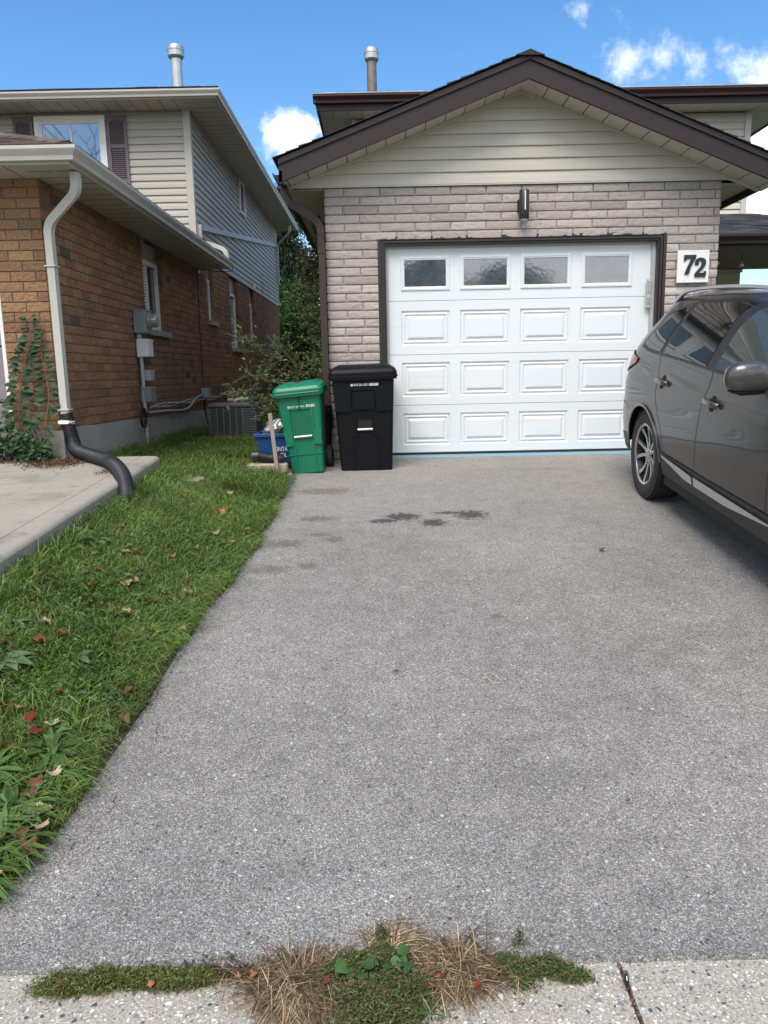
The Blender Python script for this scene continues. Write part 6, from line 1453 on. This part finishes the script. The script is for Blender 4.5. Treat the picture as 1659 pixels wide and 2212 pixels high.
for i in range(620):
    t = r.random(); x = -3.45 + .72 * r.random() ** .8; hh = (.42 if x < -3.0 else .22) * (1 - max(0, (x + 2.95)) * 2); z = .19 + abs(r.gauss(0, .5)) * max(.05, hh) ; y = 6.38 - r.random() * .16
    k = .045 * r.uniform(.7, 1.4); c = np.array(r.choice([(.028, .07, .025), (.045, .10, .035), (.07, .14, .05), (.02, .05, .018)])) * r.uniform(.8, 1.2); bigleaf(b2, (x, y, z), (r.uniform(-1, 1), -r.uniform(0, .8), r.uniform(-.3, .5)), (r.uniform(-.4, .4), -.8, r.uniform(.4, 1)), k, k * .75, tuple(c), 3)
for k in range(16): b1.tube(smooth_path([(-3.3 + .03 * k, 6.38, .18), (-3.28 + .03 * k, 6.3, .3 + .01 * k), (-3.2 + .03 * k, 6.26, .24)], 4), .003, 4)
b2.build('foliage', M['leaf'], GP, colors=True, smooth='all'); b1.build('stems', M['bark'], GP); setloc(GP)
# needle and leaf litter on the pad
b = MB(); r = np.random.default_rng(6)
n = 1500; pts = np.stack([r.normal(-2.62, .13, n), r.normal(6.16, .11, n), np.zeros(n)], 1); ok = (pts[:, 1] < 6.45); pts = pts[ok]; p3 = np.stack([r.uniform(-3.4, -2.8, 700), r.uniform(6.18, 6.42, 700), np.zeros(700)], 1); p4 = np.stack([r.normal(-2.09, .03, 60), r.normal(5.72, .04, 60), np.zeros(60)], 1); pts = np.concatenate([pts, p3, p4]); pts[:, 2] = padz(pts[:, 1]) + r.uniform(.001, .014, len(pts))
leafcloud(b, pts, .022, [(.13, .07, .04), (.20, .12, .07), (.08, .04, .028), (.26, .17, .10)], rs=2, aspect=.35, up=1.2); tag(b.build('leaf_litter', M['dead'], colors=True), 'brown dry leaf litter on the concrete by the brick corner', 'litter', kind='stuff')

# dead grass and leaf crumbs along the ragged edge of the asphalt
b = MB(); r = np.random.default_rng(16); n = 5200; Y = r.uniform(1.9, 7.2, n); X = edge_x(Y) + r.normal(-.01, .028, n)
leafcloud(b, np.stack([X, Y, lz(X, Y) + r.uniform(0, .012, n)], 1), .016, [(.12, .075, .045), (.20, .13, .08), (.07, .05, .03), (.10, .10, .04)], rs=12, aspect=.3, up=.9)
tag(b.build('edge_litter', M['dead'], colors=True), 'dead grass and leaf crumbs along the driveway edge', 'litter', kind='stuff')
# ---- lawn
def blades(b, X, Y, Z, h, lean_dir, lean, wdt, cols, seed, curl=1.0, zs=1.0):
    r = np.random.default_rng(seed); n = len(X); a = r.uniform(0, 2 * math.pi, n); P = np.stack([X, Y, Z], 1)
    side_ = np.stack([np.cos(a), np.sin(a), 0 * a], 1); wv = (wdt * r.uniform(.6, 1.4, n))[:, None]
    ld = np.stack([np.cos(lean_dir), np.sin(lean_dir), 0 * a], 1) * lean[:, None]
    up = np.array((0, 0, 1.)) * zs; H_ = h[:, None]
    m1 = P + H_ * (up * .5 + ld * .22); m2 = P + H_ * (up * .82 * (1 - .25 * lean[:, None] * curl) + ld * .6); tp = P + H_ * (up * (1 - .62 * lean[:, None] * curl) + ld * 1.0)
    V = np.stack([P - side_ * wv * .5, P + side_ * wv * .5, m1 - side_ * wv * .5, m1 + side_ * wv * .5, m2 - side_ * wv * .36, m2 + side_ * wv * .36, tp], 1).reshape(-1, 3)
    C = np.asarray(cols); ci = C[r.integers(0, len(C), n)] * r.uniform(.6, 1.4, (n, 1)) * (1 + .30 * wob(P * np.array((1, 1, 0)), 9, 9, 13)[:, None]).clip(.55, 1.5); CC = np.ones((n, 7, 4)); CC[:, :, :3] = ci[:, None, :]
    i = np.arange(n) * 7 + b.n; Q = np.concatenate([np.stack([i, i + 1, i + 3, i + 2], 1), np.stack([i + 2, i + 3, i + 5, i + 4], 1)]); T = np.stack([i + 4, i + 5, i + 6], 1)
    b.v.append(V); b.f += [tuple(q) for q in Q.tolist()]; b.f += [tuple(q) for q in T.tolist()]; b.c.append(CC.reshape(-1, 4)); b.n += n * 7
def lawn_pts(n, x0, x1, y0, y1, seed, margin=0.0):
    r = np.random.default_rng(seed); X = r.uniform(x0, x1, n); Y = r.uniform(y0, y1, n)
    ok = (X < edge_x(Y) + margin + .03 * np.sin(Y * 9) * .5) & ~((X < PX + .0) & (Y < 6.44)) & ~((X > -2.36) & (X < -1.6) & (Y > 10.2) & (Y < 11)) & (X > NX + .02)
    ok &= ~((X > -1.24) & (Y > 6.8) & (Y < 7.0)); return X[ok], Y[ok], r
gr = MB(); GC1 = [(.115, .195, .032), (.155, .245, .048), (.07, .13, .022), (.22, .29, .085), (.125, .175, .045)]; GC2 = [(.16, .22, .07), (.20, .22, .10), (.12, .2, .06)]
dens_ = lambda X, Y: .5 + .5 * (wob(np.stack([X, Y, 0 * X], -1), 7, 9, 2) * .5 + .5)
X, Y, r = lawn_pts(155000, -1.9, -.78, 1.75, 6.5, 1, .028); keep = r.random(len(X)) < np.clip(1.25 - (Y - 1.75) * .10, .4, 1) * dens_(X, Y); X, Y = X[keep], Y[keep]; n = len(X)
tall = (.035 + .05 * r.random(n) ** 2) * np.where(Y < 2.4, .6, 1) + .05 * np.clip(wob(np.stack([X, Y, 0 * X], -1), 5, 9, 11), 0, 1)
ld_ = r.uniform(0, 6.28, n) * .35 + 4 * wob(np.stack([X, Y, 0 * X], -1), 3, 8, 7)
blades(gr, X, Y, lz(X, Y) - .01, tall, ld_, r.uniform(.3, 1.05, n), .0042 - .0 * X, GC1, 3)
# longer blades, edge fringe leaning over the asphalt
X, Y, r = lawn_pts(38000, -1.9, -.78, 1.9, 7.0, 2, .015); n = len(X); e = edge_x(Y) - X; k = ((e < .10) & (wob(np.stack([X * 0, Y, 0 * X], -1), 22, 9, 4) + .3 > r.random(n) * 1.2)) | (r.random(n) < .22); X, Y = X[k], Y[k]; n = len(X); e = edge_x(Y) - X
ldv = np.where(e < .16, r.normal(-.1, .5, n), r.uniform(0, 6.28, n))
blades(gr, X, Y, lz(X, Y) - .01, r.uniform(.07, .16, n), ldv, r.uniform(.7, 1.25, n), .0042, GC1 + GC2[:1], 5)
# by the pad edge and the house foot: long
for (n0, x0, x1, y0, y1, hmn, hmx, sd_) in ((3600, -1.875, -1.72, 1.9, 6.4, .08, .22, 6), (2600, -2.68, -2.45, 6.5, 11, .1, .26, 7), (26000, -2.68, -1.1, 6.4, 10.3, .05, .12, 8), (9000, -2.68, -.6, 10.9, 20, .06, .16, 9), (2600, -1.3, -.95, 6.3, 6.85, .1, .24, 10), (1500, -1.0, -.84, 6.2, 7.0, .08, .2, 12)):
    X, Y, r = lawn_pts(n0, x0, x1, y0, y1, sd_); n = len(X); blades(gr, X, Y, lz(X, Y) - .012, r.uniform(hmn, hmx, n), r.uniform(0, 6.28, n), r.uniform(.3, 1.0, n), .005, GC1 + (GC2[:1] if sd_ == 10 else [(.035, .09, .02)]), sd_)
# dry thatch blades
X, Y, r = lawn_pts(5000, -1.9, -.8, 1.8, 6.6, 14, .03); n = len(X); blades(gr, X, Y, lz(X, Y) - .008, r.uniform(.04, .09, n), r.uniform(0, 6.28, n), r.uniform(.8, 1.5, n), .0032, [(.28, .25, .13), (.2, .2, .09)], 15)
# right-hand lawn past the driveway and far verge, sparse
X = r.uniform(4.7, 9, 9000); Y = r.uniform(1.8, 9, 9000); blades(gr, X, Y, lz(X, Y) - .01, r.uniform(.04, .09, 9000), r.uniform(0, 6.28, 9000), r.uniform(.3, 1, 9000), .008, GC1, 16)
tag(gr.build('lawn_grass', M['grass'], colors=True), 'green lawn grass between concrete pad and driveway', 'grass', kind='stuff')
# clover and small broad leaves in the lawn
cv = MB(); X, Y, r = lawn_pts(15000, -1.88, -.85, 1.8, 6.0, 21, -.04); m_ = wob(np.stack([X, Y, 0 * X], -1), 4, 9, 19) > -.1; X, Y = X[m_], Y[m_]
leafcloud(cv, np.stack([X, Y, lz(X, Y) + r.uniform(.012, .05, len(X))], 1), .017, [(.085, .165, .045), (.12, .215, .07), (.06, .13, .035), (.15, .24, .09)], up=1.4, aspect=.9, rs=6, fold=.08)
X, Y, r = lawn_pts(1500, -1.88, -.85, 1.8, 5.0, 23, -.04); leafcloud(cv, np.stack([X, Y, lz(X, Y) + r.uniform(.015, .05, len(X))], 1), .045, [(.06, .14, .04), (.09, .18, .06)], up=1.0, aspect=.45, rs=7)
tag(cv.build('lawn_clover', M['leaf'], colors=True), 'low clover and broad leaved weeds among the grass', 'ground cover', kind='stuff')
# plantain rosettes
def rosette(lab, x, y, z, n, L_, W_, seed, cols, group=None, lean=(0, 0), name='plantain_weed', lift=.5):
    b_ = MB(); r = random.Random(seed)
    for i in range(n):
        a = i * 2.4 + r.uniform(-.3, .3); k = L_ * r.uniform(.7, 1.2); d = Vector((math.cos(a) + lean[0], math.sin(a) + lean[1], r.uniform(.15, lift))); c = np.array(r.choice(cols)) * r.uniform(.8, 1.2)
        bigleaf(b_, (x + .01 * math.cos(a), y + .01 * math.sin(a), z), d, (r.uniform(-.2, .2), r.uniform(-.2, .2), 1), k, W_ * r.uniform(.8, 1.2), tuple(c), 9)
    return tag(b_.build(name, M['leaf'], colors=True, smooth='all'), lab, 'weed', group)
PC = [(.10, .175, .045), (.14, .215, .065), (.07, .135, .035)]
PL = ['plantain weed nearest the camera at the lawn edge', 'second plantain up from the bottom of lawn edge', 'third plantain up, set back from the driveway', 'fourth plantain up from the bottom of the lawn', 'plantain weed touching the asphalt beside brown leaves', 'topmost plantain rosette at the driveway edge', 'plantain rosette set farthest left into the lawn', 'plantain weed beside the bottommost one, to its left']
i = 0
for x, y, n, L_ in ((-1.20, 1.98, 12, .17), (-1.17, 2.10, 12, .17), (-1.26, 2.16, 10, .16), (-1.20, 2.27, 10, .15), (-1.14, 2.46, 9, .14), (-1.20, 2.55, 9, .13), (-1.34, 2.40, 9, .14), (-1.28, 2.02, 10, .17)):
    rosette(PL[i], x, y, float(lz(x, y)) + .03, n + 7, L_ * .95, .021, 60 + i, PC, 'plantain weeds along the lawn edge', (.4, -.3), lift=.45); i += 1
PCX = 1
DCc = [(.13, .19, .09), (.16, .21, .12), (.10, .17, .06)]
for (x, y, lab, L_, W_) in ((-1.56, 2.95, 'grey-green broad dock leaves at left edge of lawn', .11, .06), (-1.33, 3.12, 'pale dock leaves lying in mid lawn', .08, .05), (-1.72, 4.45, 'upright broad dock leaves beside the concrete pad', .15, .05), (-1.80, 4.25, 'flat broad dock leaves close under the pad edge', .11, .055), (-1.63, 3.2, 'pale dock rosette left of the reddish leaf', .08, .05)):
    rosette(lab, x, y, float(lz(x, y)) + .03, 6, L_, W_, int(x * -900 + y * 10), DCc, None, (.2, -.3), 'dock_weed', 1.0 if 'upright' in lab else .4)
# fallen leaves, each a curled little mesh
def fallen(x, y, z, s, kind, seed):
    r = random.Random(seed); cols_k = {'tan': (.50, .34, .20), 'red': (.22, .035, .025), 'orange': (.42, .17, .08), 'brown': (.17, .08, .045), 'pale': (.62, .48, .34)}; c = np.array(cols_k[kind]) * r.uniform(.8, 1.15)
    out = []; k = 15
    for i in range(k):
        a = 2 * math.pi * i / k; rad = s * (.5 + .28 * abs(math.sin(a * 2.5)) + r.uniform(-.08, .08)); out.append((rad * math.cos(a), rad * math.sin(a)))
    cu, cv_ = r.uniform(.4, 1.4), r.uniform(-.6, .9); V = [(0, 0, 0)]
    for f in (.55, 1):
        for px, py in out: V.append((px * f, py * f, (cu * (px * f) ** 2 + cv_ * (py * f) * abs(py * f)) / s * .9 + r.uniform(-.04, .04) * s))
    F = [(0, 1 + i, 1 + (i + 1) % k) for i in range(k)] + [(1 + i, 1 + k + i, 1 + k + (i + 1) % k, 1 + (i + 1) % k) for i in range(k)]
    m_ = Matrix.Translation((x, y, z)) @ Matrix.Rotation(r.uniform(0, 6.28), 4, 'Z') @ Matrix.Rotation(r.gauss(0, .45), 4, 'X')
    b_ = MB(); b_.add([tuple(m_ @ Vector(v)) for v in V], F, tuple(c)); return b_.build('fallen_leaf', M['dead'], colors=True, smooth=50)
def pix_pts():
    return
spots_l = [(-1.62, 3.42, 'tan'), (-1.66, 3.5, 'brown'), (-1.50, 4.35, 'tan'), (-1.47, 4.40, 'orange'), (-1.62, 4.2, 'orange'), (-1.34, 4.15, 'brown'), (-1.20, 4.75, 'tan'), (-1.13, 4.2, 'red'), (-1.0, 4.25, 'red'), (-1.08, 4.05, 'tan'), (-1.03, 4.0, 'orange'), (-1.35, 4.0, 'tan'), (-1.38, 3.95, 'tan'), (-1.22, 3.85, 'orange'), (-1.43, 3.60, 'brown'), (-1.35, 3.62, 'tan'),
           (-1.28, 3.64, 'tan'), (-1.52, 3.30, 'tan'), (-1.44, 3.25, 'red'), (-1.48, 3.12, 'red'), (-1.68, 3.15, 'tan'), (-1.6, 3.05, 'brown'), (-1.30, 2.86, 'red'), (-1.38, 2.72, 'tan'), (-1.33, 2.68, 'red'), (-1.25, 2.68, 'pale'), (-1.28, 2.62, 'red'), (-1.47, 2.66, 'pale'), (-1.44, 2.7, 'red'), (-1.12, 2.52, 'brown'), (-1.14, 2.42, 'pale'), (-1.18, 2.36, 'brown'), (-1.16, 2.30, 'brown'), (-1.10, 2.24, 'pale'),
           (-1.08, 2.17, 'pale'), (-1.13, 2.12, 'brown'), (-1.08, 2.07, 'brown'), (-1.16, 2.0, 'brown'), (-1.13, 1.95, 'tan'), (-1.33, 2.2, 'red'), (-1.40, 2.45, 'red'), (-1.36, 2.5, 'brown'), (-1.05, 2.62, 'brown'), (-1.02, 2.78, 'brown'), (-1.07, 3.0, 'brown'), (-1.15, 5.1, 'tan'), (-1.02, 5.0, 'orange'), (-.95, 5.3, 'tan'), (-1.2, 5.6, 'orange'), (-1.5, 5.7, 'orange'), (-1.35, 7.3, 'orange'),
           (-1.55, 4.0, 'brown'), (-1.7, 3.9, 'tan'), (-1.74, 3.75, 'brown'), (-1.25, 3.35, 'brown'), (-1.15, 3.45, 'brown'), (-1.58, 4.6, 'brown'), (-1.66, 4.7, 'orange'), (-1.42, 5.0, 'brown'), (-1.28, 4.5, 'orange'), (-1.0, 3.6, 'tan'), (-1.18, 3.95, 'brown'), (-1.5, 3.8, 'orange'), (-1.06, 4.45, 'pale'), (-1.25, 6.1, 'tan')]
LN = {'tan': 'curled tan fallen leaf lying on the lawn', 'red': 'dark red fallen leaf lying on the lawn', 'orange': 'orange brown fallen leaf lying on the lawn', 'brown': 'dull brown fallen leaf lying in the lawn', 'pale': 'pale cream fallen leaf at the lawn edge'}
leaf_list = []
for k, (x, y, kd) in enumerate(spots_l):
    s = .034 + .018 * random.random() if y > 3.5 else .03 + .015 * random.random()
    leaf_list.append([x, y, kd, fallen(x, y, float(lz(x, y)) + .045, s, kd, 200 + k)])
zones = {}
for L4 in leaf_list:
    x, y, kd, o_ = L4; e = float(edge_x(y)) - x
    where = ('by the lower plantains at the driveway edge' if y < 2.3 else 'near the driveway edge above the plantains' if y < 2.9 and e < .2 else 'among the dock leaves at the lawn left' if y < 3.6 and x < -1.4 else 'in the middle of the near lawn' if y < 3.7 and e > .2 else 'at the ragged driveway edge midway up' if e < .2 and y < 4.6 else 'close to the concrete pad side' if x < -1.45 and y < 4.9 else 'on the lawn right of the black hose' if y < 4.9 else 'in the far lawn past the black hose')
    zones.setdefault((kd, where), []).append(L4)
ORD = ['nearest', 'second nearest', 'third nearest', 'fourth nearest', 'fifth nearest', 'sixth nearest', 'seventh nearest']
KW = {'tan': 'curled tan', 'red': 'dark red', 'orange': 'orange brown', 'brown': 'dull brown', 'pale': 'pale cream'}
for (kd, where), lst in zones.items():
    lst.sort(key=lambda q: q[1])
    for i_, q in enumerate(lst): tag(q[3], (ORD[i_] + ' ' if len(lst) > 1 else '') + KW[kd] + ' fallen leaf ' + where, 'leaf', 'leaves fallen on the lawn')
tag(fallen(1.40, 4.82, float(gz(4.82)) + .012, .028, 'red', 400), 'small dark red leaf alone on the asphalt near the car', 'leaf')
tag(fallen(.775, 2.30, float(gz(2.3)) + .008, .013, 'brown', 401), 'tiny brown leaf on the asphalt in front of the car', 'leaf')
tag(fallen(.04, 3.25, float(gz(3.25)) + .008, .014, 'orange', 402), 'tiny rusty leaf in the middle of the driveway', 'leaf')
b = MB(); P = [(.42, 3.19), (.455, 3.2), (.49, 3.13), (.485, 3.11), (.45, 3.11), (.42, 3.19)]; b.tube([(x, y, float(gz(y)) + .006) for x, y in P], .0013, 4); tag(b.build('straw_loop', mat('straw', (.5, .42, .2), .7)), 'thin yellow straw loop lying on the driveway', 'straw')

# ---- foreground tufts along the sidewalk joint
def tuft(lab, cx, cy, n, hmin, hmax, cols, seed, spread=.03, lean=(1.0, 1.6), w_=.0026, name='dry_grass_tuft', ky=1.0, m_='dry', bias=None):
    b_ = MB(); r = np.random.default_rng(seed); X = cx + r.normal(0, spread, n); Y = cy + r.normal(0, spread * ky, n); a = np.arctan2(Y - cy, X - cx) + r.normal(0, .8, n)
    if bias is not None: a = np.where(r.random(n) < .6, r.normal(bias, .7, n), a)
    blades(b_, X, Y, gz(Y) - .004 + 0 * X, r.uniform(hmin, hmax, n), a, r.uniform(lean[0], lean[1], n), w_ * r.uniform(.6, 1.5, n), cols, seed, curl=.85, zs=r.uniform(.08, .38, n)[:, None])
    return tag(b_.build(name, M[m_], colors=True), lab, 'grass tuft')
def moss(lab, pts_, n, cols, seed, hh=.022, name='weed_patch'):
    b_ = MB(); r = np.random.default_rng(seed); k = r.integers(0, len(pts_), n); A = np.array(pts_)
    X = A[k, 0] + r.normal(0, 1, n) * A[k, 2]; Y = A[k, 1] + r.normal(0, 1, n) * A[k, 3]; Z = gz(Y) + r.uniform(-.004, hh, n) * np.exp(-((X - A[k, 0]) / (2 * A[k, 2])) ** 2)
    leafcloud(b_, np.stack([X, Y, Z], 1), .011, cols, rs=seed, aspect=.35, up=.6); return tag(b_.build(name, M['leaf'], colors=True), lab, 'weed')
DRY = [(.40, .29, .17), (.30, .20, .12), (.19, .12, .07), (.52, .40, .26), (.12, .11, .05), (.10, .06, .04)]
moss('brown dead thatch under the weeds and dry tufts', [(-.25, 1.64, .06, .022), (-.1, 1.66, .07, .03), (.05, 1.67, .07, .03), (.17, 1.66, .06, .02), (0, 1.6, .06, .03), (.3, 1.67, .05, .014), (-.45, 1.675, .07, .008)], 7000, [(.16, .10, .055), (.10, .06, .035), (.24, .16, .09), (.08, .07, .03)], 86, .008, 'dead_thatch')
tuft('large straw-coloured dry grass tuft left of the green weeds', -.235, 1.632, 1900, .02, .10, DRY, 71, .042, bias=-1.3)
tuft('straw-coloured dry tuft above the green weeds at the asphalt edge', -.0, 1.722, 700, .03, .075, DRY, 72, .04, bias=.3)
tuft('brown dry grass tuft with long stalks right of the green weeds',   .155, 1.680, 900, .03, .09, DRY, 73, .036, bias=-1.4)
b = MB(); r = np.random.default_rng(3); n = 12
blades(b, r.normal(.17, .02, n), r.normal(1.70, .01, n), np.full(n, -.62), r.uniform(.06, .12, n), r.normal(1.4, .6, n), r.uniform(.7, 1.3, n), .0022, DRY, 4); n = 520; blades(b, r.uniform(-.42, .32, n), 1.64 + r.normal(0, .03, n), np.full(n, -.618), r.uniform(.03, .10, n), r.uniform(0, 6.28, n), r.uniform(1.2, 1.6, n), .002, DRY, 6, zs=.3); tag(b.build('dry_stalks', M['dry'], colors=True), 'loose straw stalks scattered over the weeds and tufts', 'grass tuft')
MC = [(.12, .16, .035), (.17, .20, .06), (.08, .11, .025), (.24, .25, .09), (.16, .12, .06)]; MC2 = [(.09, .14, .04), (.13, .18, .055), (.06, .095, .03), (.20, .19, .085), (.18, .125, .075)]
moss('low mossy green weed strip at bottom left between asphalt and sidewalk', [(-.80, 1.64, .035, .016), (-.72, 1.655, .03, .016), (-.62, 1.655, .035, .014), (-.54, 1.65, .03, .012), (-.48, 1.655, .02, .008)], 9000, MC, 81)
moss('dense green weed mat in the middle of the sidewalk edge', [(-.05, 1.58, .06, .022), (-.03, 1.54, .05, .02), (-.10, 1.66, .04, .02), (.02, 1.60, .04, .02), (-.05, 1.50, .05, .02), (-.03, 1.69, .026, .014)], 13000, MC2, 82, .045)
moss('small bright green weed patch right of the brown tuft', [(.285, 1.675, .022, .014), (.34, 1.66, .022, .012), (.38, 1.68, .02, .010), (.31, 1.63, .02, .014), (.41, 1.655, .026, .006), (.44, 1.635, .02, .006)], 3300, MC2 + [(.05, .13, .03)], 83)
moss('tiny weed sprig growing out of the asphalt near the tufts', [(-.03, 1.775, .008, .008)], 120, MC2, 84, .05, 'weed_sprig'); moss('tiny weed sprig on the asphalt above the bright weed patch', [(.325, 1.745, .006, .008)], 90, MC2, 85, .05, 'weed_sprig')
b = MB(); r = random.Random(8)
for k in range(16):
    x, y = -.045 + r.gauss(0, .045), 1.66 + r.gauss(0, .028); bigleaf(b, (x, y, -.60 + r.random() * .02), (r.uniform(-1, 1), r.uniform(-1, .6), .3), (r.uniform(-.3, .3), r.uniform(-.5, 0), 1), .036, .03, tuple(np.array((.07, .15, .045)) * r.uniform(.7, 1.2)), 5)
tag(b.build('broadleaf_weed', M['leaf'], colors=True, smooth='all'), 'young broad-leaved weed with light green leaves amid the weed mat', 'weed')
rosette('narrow-leaved plantain at the bottom of the weed mat', .02, 1.53, -.622, 9, .10, .014, 95, PC, None, (0, -.3))
for k, (x, y, kd) in enumerate([(-.16, 1.62, 'red'), (-.10, 1.615, 'pale'), (.09, 1.60, 'orange'), (.12, 1.63, 'red'), (-.38, 1.64, 'orange'), (-.34, 1.645, 'orange'), (-.585, 1.625, 'orange'), (.20, 1.60, 'red')]):
    tag(fallen(x, y, float(gz(y)) + .018, .013, kd, 500 + k), ['dark red leaf at the right side of the large dry tuft', 'small pale leaf between large dry tuft and green weeds', 'orange leaf between green weed mat and brown tuft', 'red leaf at the foot of the brown tuft', 'orange leaf left of the large dry tuft', 'second orange leaf, closest to the large dry tuft', 'orange leaf on the mossy weed strip at left', 'red leaf right of the brown tuft'][k], 'leaf', 'leaves along the sidewalk edge')
# crumbled asphalt and loose grit
b = MB(); r = random.Random(4)
def pebble(b_, x, y, z, s, c, r):
    V = []; 
    for e in (-.9, 0, .9):
        for i in range(6):
            a = i * math.pi / 3 + r.random() * .4; q = s * (math.cos(e)) * r.uniform(.75, 1.2); V.append((x + q * math.cos(a), y + q * math.sin(a), z + s * .7 * math.sin(e)))
    b_.add(V, [(k * 6 + i, k * 6 + (i + 1) % 6, (k + 1) * 6 + (i + 1) % 6, (k + 1) * 6 + i) for k in (0, 1) for i in range(6)] + [tuple(range(12, 18)), tuple(range(6))[::-1]], c)
for k in range(420):
    x = r.gauss(-.42, .09); y = 1.70 + r.gauss(0, .016) - .01; s = r.uniform(.0015, .006); pebble(b, x, y, float(gz(y)) - .004 + s * .4, s, tuple(np.array(r.choice([(.07, .07, .072), (.12, .12, .12), (.25, .24, .23), (.05, .05, .05)])) * r.uniform(.8, 1.2)), r)
for k in range(200):
    x = r.uniform(-1.1, .95); y = 1.697 + r.gauss(0, .008); s = r.uniform(.001, .003); pebble(b, x, y, float(gz(y)) - .002, s, tuple(np.array(r.choice([(.1, .09, .08), (.2, .18, .15), (.3, .28, .25)]))), r)
for k in range(160):
    y = r.uniform(1.35, 1.69); x = jx + r.gauss(0, .004); pebble(b, x, y, float(gz(y)) - .010, r.uniform(.0015, .004), tuple(np.array(r.choice([(.13, .05, .035), (.07, .035, .025), (.18, .1, .07)]))), r)
tag(b.build('loose_grit', M['rubble'], colors=True), 'loose grit and crumbs along the asphalt edge and slab joint', 'grit', kind='stuff')
# battery in the joint
BT = thing('battery', 'small black and copper battery lying in the sidewalk joint', 'battery', (.562, 1.63, -.618)); A = Vector((.556, 1.598, -.613)); Bv = Vector((.566, 1.640, -.611)); ax = (Bv - A).normalized()
b = MB(); b.lathe([(0, 0), (.0048, 0), (.0052, .001), (.0052, .031)], tuple(A), tuple(ax), 16); b.build('black_sleeve', M['inkblack'], BT, smooth=40)
b = MB(); b.lathe([(.0052, .031), (.0052, .042), (.0045, .043), (.002, .0432), (.0018, .0446), (0, .0446)], tuple(A), tuple(ax), 16); b.build('copper_top', M['copper'], BT, smooth=40)
b = MB(); s_ = ax.cross(Vector((0, 0, 1))).normalized(); q = A + Vector((0, 0, .0054)); b.add([tuple(q + ax * .010 + s_ * .0012), tuple(q + ax * .024 + s_ * .0012), tuple(q + ax * .024 - s_ * .0012), tuple(q + ax * .010 - s_ * .0012)], [(0, 1, 2, 3)]); b.build('printed_band', M['label'], BT); setloc(BT)

# ================================================================= what stands behind the photographer (seen in the panes and paint)
def bare_tree(lab, x, y, z, h, seed):
    t_ = thing('bare_tree', lab, 'tree', (x, y, z)); b_ = MB(); r = random.Random(seed)
    def br(p, d, L_, rad, dep):
        q = p + d * L_; m2 = p.lerp(q, .5) + Vector((r.gauss(0, .04), r.gauss(0, .04), 0)) * L_; b_.tube([tuple(p), tuple(m2), tuple(q)], rad, 5 if dep < 3 else 3, scale=[1, .85, .65], caps=False)
        if dep >= 7: return
        for k in range(r.choice((2, 3, 3)) if dep < 5 else 2):
            nd = (d + Vector((r.gauss(0, .45), r.gauss(0, .45), r.gauss(.05, .3)))).normalized(); br(q, nd, L_ * r.uniform(.65, .85), rad * .66, dep + 1)
    br(Vector((x, y, z)), Vector((0, 0, 1)), h * .24, h * .022, 0); b_.build('branches', M['bark'], t_); setloc(t_)
bare_tree('bare branching street tree behind the photographer', -12.9, -9, -.8, 15, 5)
bare_tree('second bare street tree across the road behind the photographer', -14, -14, -.8, 12, 8)
tree('leafy_street_tree', 'leafy tree across the road behind the photographer', (1.6, -16, -.8), 6, (2.0, 1.8, 1.9), 4.2, 7000, .3, G_dark + G_mid, 51, 18, .45, .2)
tree('leafy_street_tree', 'wide leafy tree further right across the road', (5.0, -17, -.8), 6, (1.9, 1.8, 1.7), 4.2, 7000, .32, G_dark + G_mid, 52, 18, .45, .2)
OH = thing('house', 'plain pale house across the road behind the photographer', 'house', (19, -20, -.8))
b = MB(); b.box(14, -27, -.9, 24, -19, 3.2); b.build('wall', M['siding2'], OH); b = MB(); b.prism([(-.5, 0), (8.5, 0), (4, 2.2)], (13.5, -19.0, 3.2), (24.5, -19.0, 3.2), (0, -1, 0)); b.build('roof', M['dtrim'], OH)
b = MB(); b.box(15, -19.03, .6, 17, -18.98, 1.9); b.cut().box(20, -19.03, .6, 22.5, -18.98, 1.9); b.build('window', M['glass'], OH); setloc(OH)
